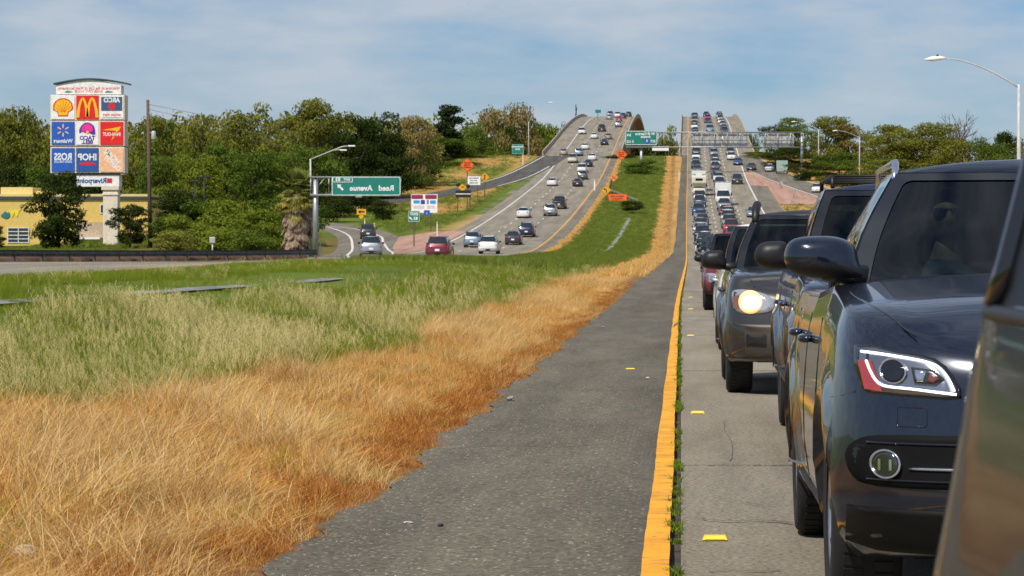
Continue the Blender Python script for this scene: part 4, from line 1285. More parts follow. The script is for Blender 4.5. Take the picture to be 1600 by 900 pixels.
def driver():
    # seated figure, hands on the wheel; origin at the hips
    N_ = [((0,0,0), (.17,.13)), ((0,.03,.20), (.155,.115)), ((0,.06,.40), (.175,.115)), ((0,.07,.50), (.12,.085)), ((0,.06,.57), (.058,.06)),
          ((0,.045,.64), (.058,.06)),
          ((-.19,.07,.45), .066), ((-.27,-.06,.27), .048), ((-.19,-.27,.27), .036), ((-.165,-.34,.30), .030),
          ((.19,.07,.45), .066), ((.27,-.06,.27), .048), ((.19,-.27,.27), .036), ((.165,-.34,.30), .030),
          ((-.11,-.10,.0), .098), ((-.13,-.44,.08), .065), ((-.13,-.58,-.30), .045), ((-.13,-.72,-.34), .035),
          ((.11,-.10,.0), .098), ((.13,-.44,.08), .065), ((.13,-.58,-.30), .045), ((.13,-.72,-.34), .035)]
    E = [(0,1),(1,2),(2,3),(3,4),(4,5),(2,6),(6,7),(7,8),(8,9),(2,10),(10,11),(11,12),(12,13),(0,14),(14,15),(15,16),(16,17),(0,18),(18,19),(19,20),(20,21)]
    for hnd, sg in ((9, -1), (13, 1)):                  # four fingers and a thumb on each hand, curled over the rim
        hx, hy, hz = N_[hnd][0]
        for f in range(4):
            b = len(N_); oz = (1.5-f)*.020
            N_ += [((hx+sg*.006, hy-.035, hz+oz+.01), .0095), ((hx-sg*.012, hy-.058, hz+oz+.008), .0085), ((hx-sg*.030, hy-.045, hz+oz+.004), .0075)]
            E += [(hnd, b), (b, b+1), (b+1, b+2)]
        b = len(N_); N_ += [((hx-sg*.028, hy-.005, hz+.035), .0105), ((hx-sg*.045, hy-.03, hz+.045), .009)]; E += [(hnd, b), (b, b+1)]
    me = skin_mesh(N_, E)
    mb = MB(); mb.add([v.co[:] for v in me.vertices], [tuple(p.vertices) for p in me.polygons], 0, True)
    HV, HQ = head_points(); hc = Vector((0, .03, .725))
    mb.add([Vector(v)+hc for v in HV], HQ, 1, True)
    for i, f in enumerate(mb.f):
        c = np.mean([mb.v[q] for q in f], 0)
        if c[2] > .545 or (c[1] < -.295 and c[2] > .2): mb.m[i] = 1
    o = obj('person', mb, [M_SHIRT, M_SKIN])
    V, Q = [], []; nu, nv = 28, 9
    for j in range(nv):
        for i in range(nu):
            a = 2*math.pi*i/nu; fr = max(0, -math.sin(a)); ph = math.pi*(.62-.27*fr**.6)*j/(nv-1)
            V.append((hc[0]+.083*math.cos(a)*math.sin(ph), hc[1]+.004+.103*math.sin(a)*math.sin(ph), hc[2]+.130*math.cos(ph)))
    for j in range(nv-1):
        for i in range(nu): Q.append((j*nu+i, (j+1)*nu+i, (j+1)*nu+(i+1) % nu, j*nu+(i+1) % nu))
    obj('hair', mesh_of(V, Q, True), M_HAIR, o)
    mb = MB(); ey = hc[2]+.008
    for sg in (-1, 1):
        pl = smooth_poly([(sg*.008,.014),(sg*.03,.019),(sg*.062,.016),(sg*.064,-.006),(sg*.05,-.019),(sg*.022,-.016)], 4)
        V, Fc = patch(lambda x, z, q: (x, hc[1]-.099+7*x*x-q, ey+z), pl if sg > 0 else pl[::-1], .004, .002, 2); mb.add(V, Fc, 0, True)
        mb.tube([(sg*.062,hc[1]-.072,ey+.012),(sg*.082,hc[1]-.02,ey+.012),(sg*.084,hc[1]+.03,ey+.004)], .003, 5)
    mb.tube([(-.012,hc[1]-.102,ey+.012),(0,hc[1]-.106,ey+.014),(.012,hc[1]-.102,ey+.012)], .003, 5)
    obj('sunglasses', mb, M_BLKG, o)
    for sg in (-1, 1):
        mb = MB(); mb.tube([(sg*.074,hc[1]+.012,ey+.015),(sg*.085,hc[1]+.018,ey+.0),(sg*.083,hc[1]+.014,ey-.03),(sg*.074,hc[1]+.008,ey-.04)], [.008,.014,.012,.007], 6)
        obj('ear', mb, M_SKIN, o)
    return o
drv = driver(); drv.location = (1.45-.38, 8.95+2.28, .69); drv.rotation_euler = (0, 0, 0)
tag(drv, 'driver in dark sunglasses behind the windscreen of the nearest dark blue SUV', 'person')

# --- next in the queue: a navy SUV with a roof rack
p2 = dict(L=4.75, W=1.86, wb=2.75, fo=.86, wr=.38, sill=.34, chin=.36, zr=1.70, gi=.10, rw=.66, yw=1.28, yr0=1.95, yr1=4.3, yb=4.65,
    zt=([0,.10,.3,.6,1.3,2.4,4.2,4.6,4.75],[.98,1.02,1.05,1.08,1.12,1.12,1.14,1.12,1.05]), crown=.05, bow=.14, cf=.5, nf=3.2, pillars=[.28,.58,.80], flare=2.2)
v2, bs2, hs2, _ = near_vehicle('suv', p2, 'navy'); v2.location = (1.64, 17.05, float(zl(1.6, 17)))
tag(v2, 'navy SUV with black roof rack behind the nearest dark blue SUV', 'car', 'vehicles queueing towards the camera')
f2 = on_front(bs2)
def std_front(root, bs, p, lit=None, tan_bumper=None):
    f = on_front(bs); hw = p['W']/2; zn = float(np.interp(.12, *p['zt']))
    for sg in (-1, 1):
        mx = (lambda q: q) if sg < 0 else mirrorx
        hl = densify(smooth_poly([(-hw+.055,zn-.12),(-hw+.10,zn-.075),(-hw+.25,zn-.085),(-hw+.40,zn-.14),(-hw+.43,zn-.25),(-hw+.28,zn-.29),(-hw+.10,zn-.27)], 3), .05)
        h = obj('headlight', mesh_of(*patch(f, mx(hl), .006, .015, 3), True), M_LAMP, root)
        c = (sg*(hw-.22), zn-.185)
        if lit and sg < 0: obj('lamp_bowl_or_halo', mesh_of(*patch(f, circle((c[0], c[1]), .105), .0095, .003, 3), True), M_HALO, h)  # glare halo of the lit lamp, drawn as a glowing orange disc
        obj('lamp_bulb', mesh_of(*patch(f, smooth_poly([(c[0]-.07, c[1]-.05),(c[0]+.075, c[1]-.05),(c[0]+.07, c[1]+.045),(c[0]-.055, c[1]+.045)], 4), .012, .003, 2), True), lit if (lit and sg < 0) else M_CHR, h)
        obj('turn_signal', mesh_of(*patch(f, mx(densify([(-hw+.06,zn-.14),(-hw+.07,zn-.24),(-hw+.12,zn-.25),(-hw+.12,zn-.12)], .04)), .009, .003, 2)), mat('signal_lens_smoked', (.20,.085,.05), .25, coat=1), h)
        c = (sg*(hw-.27), p['sill']+.20)
        obj('fog_lamp', mesh_of(*patch(f, rrect(c[0]-.09, c[0]+.09, c[1]-.055, c[1]+.055, .015, 2), .022, .02, 2)), M_BLK, root)
        mb = MB(); mb.tube([(sg*x, y, bs.top(x, y)+.001) for x, y in smooth_poly([(hw-.10,1.2),(hw-.12,.9),(hw-.17,.5),(hw-.26,.2)], 6, False)], .004, 5); obj('bonnet_seam', mb, M_BLKG, root)
    g = densify([(-hw+.46,zn-.09),(-hw+.46,zn-.27),(hw-.46,zn-.27),(hw-.46,zn-.09)], .1)
    gr_ = obj('grille', mesh_of(*patch(f, g, .006, .015, 2)), M_BLK, root)
    for z in np.linspace(zn-.25, zn-.11, 4):
        mb = MB(); mb.tube([f(x, z, .014) for x in np.linspace(-hw+.47, hw-.47, 10)], .008, 5); obj('grille_bar', mb, M_CHR, gr_)
    b_ = densify([(-hw+.03,p['sill']+.03),(hw-.03,p['sill']+.03),(hw-.02,p['sill']+.34),(-hw+.02,p['sill']+.34)], .06)
    if tan_bumper: obj('bumper', mesh_of(*patch(f, b_, .018, .02, 5, ctr=(0, p['sill']+.18)), True), tan_bumper, root)
    q = densify([(-.16, p['sill']+.16),(.16, p['sill']+.16),(.16, p['sill']+.30),(-.16, p['sill']+.30)], .1)
    obj('licence_plate', mesh_of(*patch(f, q, .034, rings=1)), M_PLATE, root)
std_front(v2, bs2, p2)
for sg in (-1, 1): mirror_part(v2, p2['W']/2, 1.66, 1.24, sg, M_BLK, 1.05)
rk = MB()
for sg in (-1, 1): rk.tube([(sg*.60,2.15,1.72),(sg*.60,2.2,1.80),(sg*.58,4.0,1.80),(sg*.58,4.1,1.70)], .015, 6)
for y in (2.25, 2.8, 3.4, 3.95): rk.tube([(-.6,y,1.80),(0,y,1.805),(.6,y,1.80)], .011, 6)
obj('roof_rack', rk, M_BLK, v2)

# --- grey SUV, two-tone, headlamps lit
p3 = dict(p2); p3.update(W=1.82, zr=1.64, sill=.30, chin=.30, L=4.7, flare=2.4,
    zt=([0,.10,.3,.6,1.3,2.4,4.2,4.55,4.7],[.97,1.02,1.06,1.09,1.13,1.10,1.12,1.10,1.03]), rw=.60, yw=1.25)
v3, bs3, hs3, _ = near_vehicle('suv', p3, 'gunmetal'); v3.location = (1.31, 24.9, float(zl(1.3, 25)))
tag(v3, 'grey two-tone SUV with its headlamp glowing warm and big black roof rails', 'car', 'vehicles queueing towards the camera')
std_front(v3, bs3, p3, lit=M_WARM, tan_bumper=mat('bumper_taupe', (.075,.062,.052), .5, .3))
for sg in (-1, 1):
    mirror_part(v3, p3['W']/2, 1.60, 1.20, sg, M_BLK, 1.0)
    mb = MB(); mb.tube([(sg*.60,1.95,1.58),(sg*.59,2.05,1.68),(sg*.57,2.25,1.745),(sg*.55,3.9,1.745),(sg*.54,4.1,1.62)], [.03,.04,.042,.035,.03], 8); obj('roof_rail', mb, M_BLK, v3)
# --- white SUV and maroon SUV behind it
p4 = dict(TYPES['suv']); p4.update(W=1.84)
v4, bs4, _, _ = near_vehicle('suv', p4, 'white', seats=True); v4.location = (1.40, 36.5, float(zl(1.5, 36.5)))
tag(v4, 'white SUV mostly hidden between the grey two-tone SUV and the maroon SUV', 'car', 'vehicles queueing towards the camera')
std_front(v4, bs4, p4); [mirror_part(v4, .92, 1.6, 1.15, sg, M_BLK) for sg in (-1, 1)]
p5 = dict(TYPES['suv']); p5.update(W=1.90, zr=1.76, wr=.39, sill=.36)
v5, bs5, _, _ = near_vehicle('suv', p5, 'maroon', seats=True); v5.location = (1.46, 63.5, float(zl(1.4, 63.5)))
PAINT['maroon2'] = PAINT['maroon']
tag(v5, 'maroon SUV with dark lower body behind the white SUV in the queue', 'car', 'vehicles queueing towards the camera')
std_front(v5, bs5, p5, tan_bumper=M_BLK); [mirror_part(v5, .95, 1.6, 1.18, sg, M_BLK) for sg in (-1, 1)]

# --- our own car: its glossy rear side fills the right edge, out of focus
def own_car():
    root = empty('car', (1.152, 0, 0)); pm = mat('paint_dusty_black', (.008,.008,.009), .45, coat=.38, spec=.2)
    zs = [.30,.36,.50,.66,.80,.92,1.0,1.06,1.12,1.17,1.20]
    hx = [.82,.875,.905,.917,.918,.909,.893,.882,.871,.860,.853]       # half width below the belt
    gz_ = [1.205,1.22,1.30,1.40,1.50,1.58,1.64,1.68,1.70]
    gx_ = [.850,.843,.822,.797,.765,.715,.680,.58,.0]
    ys_ = np.concatenate([np.linspace(-2.9, -2.2, 6), np.linspace(-2.0, 1.6, 19), np.linspace(1.7, 2.75, 22), [2.8,2.85,2.9,2.94,2.97,2.99,3.0]])
    prof = list(zip(zs, hx))+list(zip(gz_, gx_)); nP = len(prof)
    def hxf(z, x, y):
        t = max(0, (y-2.55)/.45); end = 1-.035*t**2.4-.10*max(0, (y-2.9)/.1)**2*.6
        f = max(0, (-2.1-y)/.8); end *= 1-.2*f**2
        haunch = .075*math.exp(-((y-1.72)/.28)**2)*math.exp(-((z-.84)/.16)**2)
        return x*end+haunch*(x > .5)
    V = []; grid = {}
    for a, y in enumerate(ys_):
        hood = y < -1.6; 
        for b, (z, x) in enumerate(prof):
            zz = z
            if z > 1.2:
                k = 1-max(0, min(1, (-1.0-y)/.75)); k = min(k, 1-max(0, (y-2.85)/.15)**1.5*.75 if y > 2.85 else 1); zz = 1.2+(z-1.2)*k
            if hood: zz = min(zz, 1.2-.28*((-1.6-y)/1.3)) if z > .9 else zz
            for sg in (-1, 1):
                grid[(a, b, sg)] = len(V); V.append((sg*hxf(z, x, y), y, zz))
    body, glass = [], []
    for a in range(len(ys_)-1):
        y = .5*(ys_[a]+ys_[a+1])
        for b in range(nP-1):
            z = .5*(prof[b][0]+prof[b+1][0])
            for sg in (-1, 1):
                q = (grid[(a,b,sg)], grid[(a+1,b,sg)], grid[(a+1,b+1,sg)], grid[(a,b+1,sg)])
                if sg < 0: q = q
                else: q = q[::-1]
                g = 1.21 < z < 1.57 and (-.9 < y < .55 or .68 < y < 1.62 or 1.74 < y < 2.62)
                (glass if g else body).append(q)
    for a in (0, len(ys_)-1):
        ring = [grid[(a,b,-1)] for b in range(nP)]+[grid[(a,b,1)] for b in reversed(range(nP-1))]
        body.append(tuple(ring) if a else tuple(reversed(ring)))
    body.append(tuple([grid[(a,0,-1)] for a in range(len(ys_))]+[grid[(a,0,1)] for a in reversed(range(len(ys_)))]))
    obj('body', compact(V, body), pm, root)
    for sg in (-1, 1):
        for lo, hi in ((-.9,.55),(.68,1.62),(1.74,2.62)):
            g = [f for f in glass if lo < np.mean([V[q][1] for q in f]) < hi and np.mean([V[q][0] for q in f])*sg > 0]
            obj('side_window', compact(V, g), mat('privacy_film', (.010,.013,.020), .55, spec=.15), root)
    for sg in (-1, 1):
        mb = MB(); mb.tube([(sg*(hxf(1.195,.853,y)+.004), y, 1.196) for y in np.linspace(-.95, 2.70, 40)], .008, 8); obj('belt_moulding', mb, M_BLK, root)
        mb = MB(); mb.tube([(sg*(hxf(z, float(np.interp(z, gz_, gx_)), 2.66)+.003), 2.66+.02*(z-1.2), z) for z in np.linspace(1.2, 1.58, 10)], .014, 8); obj('window_frame', mb, M_BLKG, root)
        mb = MB(); mb.tube([(sg*(hxf(1.07,.881,y)+o_), y, 1.08) for y, o_ in ((1.30,.0),(1.32,.03),(1.42,.038),(1.50,.03),(1.52,0))], [.01,.015,.016,.015,.01], 8); obj('door_handle', mb, pm, root)
        q = MB(); q.box(sg*.55-.14, sg*.55+.14, 2.985, 3.02, .90, 1.08, bev=.01); obj('tail_light', q, M_RED, root)
    tm, rm = wheel_mesh(.34, .23), rim_mesh(.34, .23)
    for y in (-1.9, .9+.95):
        for s_ in (-1, 1):
            w = obj('wheel', tm, M_TYRE, root, (s_*(.80), y, .34)); obj('rim', rm, M_RIM, w)
            if s_ > 0: w.rotation_euler = (0, 0, math.pi)
    return root
oc = own_car(); tag(oc, 'glossy black car at the right edge, blurred, seen along its rear side', 'car', 'vehicles queueing towards the camera')
# ------------------------------------------------------------------ traffic
KIND_WORD = dict(sedan='sedan', hatchback='hatchback', suv='SUV', van='minivan', pickup='pickup truck', box_truck='box truck', motorhome='motor home')
COL_WORD = dict(lightblue='pale blue', teal='dark teal', charcoal='charcoal', navy='navy blue')
def cname(k, c): return f"{COL_WORD.get(c, c)} {KIND_WORD[k]}"
CAT = dict(sedan='car', hatchback='car', suv='car', van='van', pickup='pickup truck', box_truck='truck', motorhome='motor home')

# carriageway on the left: (photo x, photo y of the base, kind, colour, label)
LEFT = [
 (683,405,'suv','maroon','red SUV on the left carriageway, nearest of its traffic, beside the exit gore'),
 (570,405,'suv','silver','silver SUV entering the exit ramp behind a dark one'),
 (568,379,'suv','charcoal','dark SUV further up the exit ramp, under the yellow arrow sign'),
 (737,387,'suv','lightblue','pale blue SUV just left of the white SUV low on the left carriageway'),
 (762,397,'suv','white','white SUV between the pale blue SUV and the dark hatchback, low on the left carriageway'),
 (801,383,'hatchback','charcoal','dark hatchback carrying bicycles behind the white SUV on the left carriageway'),
 (822,371,'suv','navy','navy SUV with a luggage bag on its roof on the left carriageway'),
 (817,341,'sedan','white','white sedan alone in the middle lane above the roof bag SUV'),
 (859,338,'suv','silver','silver SUV overlapping a black pickup near the dry grass edge'),
 (873,327,'pickup','black','black pickup just beyond the silver SUV near the dry grass edge'),
 (862,291,'sedan','white','white sedan in the middle lane level with the black sedan'),
 (902,292,'sedan','black','black sedan beside the guard rail end at the orange signs'),
 (910,281,'suv','grey','grey SUV directly behind a white van at the foot of the bridge'),
 (909,270,'van','white','white van ahead of the grey SUV at the foot of the bridge'),
 (919,261,'sedan','navy','navy sedan right of the white pickup at the bridge start'),
 (925,251,'sedan','white','white sedan just beyond the navy sedan at the bridge start'),
 (894,255,'pickup','cream','cream pickup in the middle lane at the bridge start'),
 (904,244,'suv','lightblue','pale blue SUV in front of the cream pickup'),
 (880,243,'sedan','beige','beige sedan in the outer lane beside the parapet'),
 (914,234,'sedan','white','white sedan in front of the pale blue SUV on the bridge'),
 (944,227,'sedan','navy','dark blue sedan near the median parapet on the bridge slope'),
 (950,218,'sedan','tan','tan sedan ahead of the dark blue one near the median parapet'),
 (928,217,'sedan','white','white sedan alone in the middle lane half way up the bridge'),
 (909,210,'van','white','white van in the outer lane half way up the bridge'),
 (940,206,'pickup','charcoal','charcoal pickup in the middle lane high on the bridge'),
 (966,199,'suv','silver','silver SUV near the median parapet high on the bridge'),
 (952,187,'sedan','silver','silver sedan in the middle lane just under the left crest'),
 (967,190,'hatchback','red','red hatchback just under the left crest'),
 (973,185.5,'suv','navy','navy SUV beside the median parapet at the left crest'),
 (953,183.4,'pickup','silver','silver pickup on the very crest of the left bridge'),
 (965,183.6,'van','white','white van beside the silver pickup on the left crest'),
 (982,183.3,'suv','black','black SUV at the right end of the row on the left crest'),
]
lc = []
for (px, py, k, c, lab) in LEFT:
    if px in (568,): d = 322.
    elif px == 570: d = 226.
    else: d = solve_d(py)
    x = px2x(px, d)
    if px == 568: x = px2x(568, d)
    o = vehicle(k, c, x, d, rear=True, rz=(.11 if px in (568, 570) else 0.0), zfun=(lambda xx, dd: float(zg(xx, dd))+.03) if px in (568, 570) else None)
    tag(o, lab, CAT[k], 'traffic driving away on the left carriageway'); lc.append(o)

# the queue on the right: lane by lane, nearest first; d of the nose
def lane_x(l, d): return float(x0r(d)) + (1.85, 5.55, 9.2)[l]
Q1 = [(98,'sedan','charcoal'),(112,'suv','grey'),(126,'sedan','silver'),(140,'hatchback','teal'),(153,'sedan','navy'),(167,'suv','charcoal'),
      (182,'sedan','beige'),(197,'sedan','silver'),(212,'sedan','grey'),(228,'pickup','green'),(244,'sedan','silver'),(259,'hatchback','white'),
      (274,'suv','teal'),(290,'sedan','charcoal'),(305,'sedan','white'),(319,'suv','navy'),(334,'sedan','white'),(349,'hatchback','silver'),
      (363,'sedan','black'),(377,'sedan','silver'),(392,'suv','blue'),(406,'sedan','white'),(421,'suv','navy'),(438,'van','white'),
      (458,'motorhome','cream'),(476,'box_truck','cream'),(500,'sedan','white'),(516,'suv','navy'),(531,'sedan','silver'),(548,'sedan','grey'),
      (562,'suv','black'),(578,'sedan','beige'),(594,'hatchback','white'),(612,'suv','charcoal'),(630,'sedan','teal'),(648,'sedan','black'),
      (668,'sedan','silver'),(688,'suv','navy'),(708,'sedan','charcoal'),(730,'hatchback','white'),(750,'sedan','black'),(772,'van','beige'),(793,'sedan','white'),(815,'suv','grey'),(836,'sedan','silver')]
Q2 = [(262,'suv','white'),(280,'suv','silver'),(299,'sedan','maroon'),(317,'suv','charcoal'),(335,'pickup','red'),(351,'pickup','silver'),(368,'van','cream'),(380,'suv','red'),(392,'sedan','maroon'),(406,'pickup','silver'),
      (424,'box_truck','white'),(446,'suv','charcoal'),(462,'pickup','grey'),(478,'sedan','black'),(494,'suv','navy'),(512,'pickup','white'),(526,'sedan','navy'),(540,'sedan','maroon'),
      (556,'suv','grey'),(570,'suv','white'),(590,'sedan','black'),(606,'suv','silver'),(622,'sedan','teal'),(640,'sedan','white'),(664,'hatchback','silver'),(690,'sedan','white'),(716,'van','lightblue'),(742,'sedan','silver'),(768,'sedan','navy'),(792,'suv','red'),(816,'sedan','grey'),(838,'suv','blue')]
Q3 = [(318,'suv','black'),(386,'sedan','lightblue'),(504,'pickup','charcoal'),(592,'suv','white'),(610,'van','silver'),(655,'sedan','grey'),(672,'suv','white'),(690,'sedan','black'),(706,'suv','navy'),(724,'sedan','teal'),
      (744,'hatchback','silver'),(764,'sedan','white'),(786,'suv','beige'),(810,'suv','white'),(834,'van','beige')]
LW = ('left', 'middle', 'right')
for l, q in enumerate((Q1, Q2, Q3)):
    for k, (d, kind, c) in enumerate(q):
        x = lane_x(l, d) + .18*math.sin(d*12.9)
        o = vehicle(kind, c, x, d, rz=.012*math.sin(d*3.3))
        fr = cname(*q[k-1][1:]) if k else 'open gap' if l else 'maroon SUV'
        bk = cname(*q[k+1][1:]) if k+1 < len(q) else 'bridge crest'
        tag(o, f"{cname(kind, c)} in the {LW[l]} queue lane between {fr} and {bk}", CAT[kind], 'vehicles queueing towards the camera')
for (px, py, d, kind, c, lab) in (
    (1152,0,574,'sedan','blue','blue sedan changing from the right lane towards the slip road'),
    (1173,0,556,'sedan','charcoal','charcoal sedan at the start of the slip road below the sign gantry'),
    (1202,0,552,'sedan','white','white sedan on the slip road left of the small green trailer'),
    (1276,0,470,'hatchback','white','white hatchback alone lowest on the slip road beside the pink gore')):
    o = vehicle(kind, c, px2x(px, d), d, rz=-.08, zfun=lambda xx, dd: float(zg(xx, dd))+.03); tag(o, lab, CAT[kind], 'cars on the slip road')
# ------------------------------------------------------------------ grass
def leaf_mat(name, c1, c2, rough=.6, trans=.35, scale=.8):
    """foliage: colour varies from plant to plant and within it"""
    if name in MATS: return MATS[name]
    m = bpy.data.materials.new(name); m.use_nodes = True
    nt = m.node_tree; N, L = nt.nodes, nt.links; N.clear()
    out = N.new('ShaderNodeOutputMaterial')
    oi = N.new('ShaderNodeObjectInfo'); geo = N.new('ShaderNodeNewGeometry')
    tc = N.new('ShaderNodeTexCoord'); n = N.new('ShaderNodeTexNoise'); n.inputs['Scale'].default_value = scale; n.inputs['Detail'].default_value = 3
    L.new(geo.outputs['Position'], n.inputs['Vector'])
    a = N.new('ShaderNodeMath'); a.operation = 'MULTIPLY_ADD'; a.inputs[1].default_value = .45; 
    L.new(geo.outputs['Random Per Island'], a.inputs[0]); L.new(n.outputs[0], a.inputs[2])
    b_ = N.new('ShaderNodeMath'); b_.operation = 'MULTIPLY_ADD'; b_.inputs[1].default_value = .3; L.new(oi.outputs['Random'], b_.inputs[0]); L.new(a.outputs[0], b_.inputs[2])
    r = N.new('ShaderNodeValToRGB'); r.color_ramp.elements[0].position = .45; r.color_ramp.elements[1].position = 1.15 if False else 1.0
    r.color_ramp.elements[0].color = (*c1, 1); r.color_ramp.elements[1].color = (*c2, 1)
    L.new(b_.outputs[0], r.inputs[0])
    d = N.new('ShaderNodeBsdfDiffuse'); t = N.new('ShaderNodeBsdfTranslucent'); L.new(r.outputs[0], d.inputs[0]); L.new(r.outputs[0], t.inputs[0])
    mx = N.new('ShaderNodeMixShader'); mx.inputs[0].default_value = trans
    L.new(d.outputs[0], mx.inputs[1]); L.new(t.outputs[0], mx.inputs[2]); L.new(mx.outputs[0], out.inputs[0])
    MATS[name] = m; return m
M_GGR = leaf_mat('grass_green', (.095,.135,.009), (.27,.32,.035), trans=.4)
M_OAT = leaf_mat('oat_straw_pale', (.40,.33,.12), (.72,.60,.28), trans=.35)
M_DRY = leaf_mat('grass_dry_gold', (.24,.09,.016), (.74,.43,.11), trans=.3, scale=1.1)
M_DRYP = leaf_mat('grass_dry_pale', (.42,.22,.055), (.83,.60,.26), trans=.3, scale=1.1)
M_RUST = leaf_mat('grass_rust', (.17,.045,.012), (.42,.15,.04), trans=.25)
M_WISP = leaf_mat('grass_wispy_pale', (.44,.28,.10), (.84,.63,.31), trans=.35)
M_WEED = leaf_mat('weed_green', (.06,.11,.01), (.19,.26,.03), trans=.3)

def tuft(r, n, h, w, lean, spread, seed_head=0.0, mats=(0,), arch=.5, wind=(.25, .0)):
    """blades as bent strips; returns V,F,M"""
    V, Fc, M = [], [], []
    for k in range(n):
        a = r.uniform(0, 2*math.pi); rr = spread*math.sqrt(r.uniform(0, 1))
        bx, by = rr*math.cos(a), rr*math.sin(a)
        hh = h*r.uniform(.55, 1.1); la = r.uniform(0, 2*math.pi); le = lean*r.uniform(.2, 1.2)
        dx, dy = math.cos(la)*le+wind[0], math.sin(la)*le+wind[1]
        fa = r.uniform(0, math.pi); fx, fy = math.cos(fa)*w/2, math.sin(fa)*w/2
        b = len(V); S = 4
        for s in range(S+1):
            t = s/S; c = t+(arch*t*t)
            x, y, z = bx+dx*hh*t**1.6*.8, by+dy*hh*t**1.6*.8, hh*(t-.32*min(1.4, math.hypot(dx, dy))*t**2.2)
            ww = (1-t)**.7+.12
            V += [(x-fx*ww, y-fy*ww, z), (x+fx*ww, y+fy*ww, z)]
        m = mats[r.integers(0, len(mats))]
        for s in range(S): Fc.append((b+2*s, b+2*s+1, b+2*s+3, b+2*s+2)); M.append(m)
        if r.uniform() < seed_head:
            tx, ty, tz = V[-1]
            for q in range(9):
                o = len(V); u = q/9; L_ = .022*r.uniform(.8, 1.5); sx, sy = r.normal(0, .014), r.normal(0, .014)
                px_, py_, pz = tx+dx*.10*u+sx, ty+dy*.1*u+sy, tz+.10-.13*u
                V += [(px_-.0045, py_, pz), (px_, py_-.003, pz-L_*.5), (px_+.0045, py_, pz), (px_, py_+.003, pz+L_*.7)]
                Fc.append((o, o+1, o+2, o+3)); M.append(mats[-1])
    return V, Fc, M
SRC = bpy.data.collections.new('grass_kinds')
def src_obj(name, VFM, mats):
    me = mesh_of(VFM[0], VFM[1], False, VFM[2]); [me.materials.append(m) for m in mats]
    o = bpy.data.objects.new(name, me); SRC.objects.link(o); return o
gr_ = np.random.default_rng(3)
kinds = []
for i in range(3): kinds.append(src_obj(f'ka{i}', tuft(gr_, 46, .40, .0065, .40, .16), [M_GGR]))                                    # 0-2 green
for i in range(3): kinds.append(src_obj(f'kb{i}', tuft(gr_, 16, .62, .0040, .32, .16, .6, (0, 0, 1)), [M_GGR, M_OAT]))               # 3-5 oats
for i in range(3): kinds.append(src_obj(f'kc{i}', tuft(gr_, 64, .19, .0036, 1.45, .20, 0, (0, 0, 0, 1, 1, 2), wind=(.35,.05)), [M_DRY, M_DRYP, M_RUST]))                 # 6-8 gold
for i in range(2): kinds.append(src_obj(f'kd{i}', tuft(gr_, 54, .29, .0030, .95, .12, 0, (1, 1, 1, 0), wind=(.75, .1)), [M_DRY, M_WISP]))        # 9-10 pale arching
for i in range(2): kinds.append(src_obj(f'ke{i}', tuft(gr_, 40, .12, .0045, 1.0, .14, 0, (0, 0, 1)), [M_RUST, M_DRY]))                 # 11-12 rust
for i in range(2): kinds.append(src_obj(f'kf{i}', tuft(gr_, 22, .075, .010, 1.3, .05), [M_WEED]))                                     # 13-14 weeds
for i in range(2): kinds.append(src_obj(f'kg{i}', tuft(gr_, 30, .42, .026, .4, .45), [M_GGR]))                                        # 15-16 coarse green, far
for i in range(2): kinds.append(src_obj(f'kh{i}', tuft(gr_, 34, .30, .022, .9, .45, 0, (0, 1)), [M_DRY, M_DRYP]))                      # 17-18 coarse dry, far

def gn_scatter(name, pts, rot, scl, idx, label=None):
    me = bpy.data.meshes.new(name); n = len(pts)
    me.vertices.add(n); me.vertices.foreach_set('co', np.asarray(pts, np.float32).ravel())
    for nm, ty, arr in (('rot', 'FLOAT', rot), ('scl', 'FLOAT', scl), ('idx', 'INT', idx)):
        at = me.attributes.new(nm, ty, 'POINT'); at.data.foreach_set('value', np.asarray(arr, np.int32 if ty == 'INT' else np.float32))
    me.update()
    o = bpy.data.objects.new(name, me); COL.objects.link(o)
    ng = bpy.data.node_groups.new('scatter_'+name, 'GeometryNodeTree')
    ng.interface.new_socket('Geometry', in_out='INPUT', socket_type='NodeSocketGeometry')
    ng.interface.new_socket('Geometry', in_out='OUTPUT', socket_type='NodeSocketGeometry')
    N, L = ng.nodes, ng.links
    gi, go = N.new('NodeGroupInput'), N.new('NodeGroupOutput')
    ip = N.new('GeometryNodeInstanceOnPoints'); ci = N.new('GeometryNodeCollectionInfo')
    ci.inputs['Collection'].default_value = SRC; ci.inputs['Separate Children'].default_value = True; ci.inputs['Reset Children'].default_value = True
    def attr(nm, ty):
        a = N.new('GeometryNodeInputNamedAttribute'); a.data_type = ty; a.inputs['Name'].default_value = nm; return a.outputs['Attribute']
    cx = N.new('ShaderNodeCombineXYZ'); L.new(attr('rot', 'FLOAT'), cx.inputs[2])
    ip.inputs['Pick Instance'].default_value = True
    L.new(gi.outputs[0], ip.inputs['Points']); L.new(ci.outputs[0], ip.inputs['Instance'])
    L.new(attr('idx', 'INT'), ip.inputs['Instance Index']); L.new(cx.outputs[0], ip.inputs['Rotation']); L.new(attr('scl', 'FLOAT'), ip.inputs['Scale'])
    L.new(ip.outputs[0], go.inputs[0])
    md = o.modifiers.new('scatter', 'NODES'); md.node_group = ng
    tag(o, kind='stuff')
    return o
gutx = gut_x
def visible(x, y, pad=2.4): return (x > (0-VX)/F*y-pad) & (x < (1600-VX)/F*y+pad)
G_P, G_I, G_S = [], [], []
D_P, D_I, D_S = [], [], []
def sow(n, x0, x1, y0, y1, fn):
    x = gr_.uniform(x0, x1, n); y = y0+(y1-y0)*gr_.uniform(0, 1, n)
    k = visible(x, y); x, y = x[k], y[k]; fn(x, y)
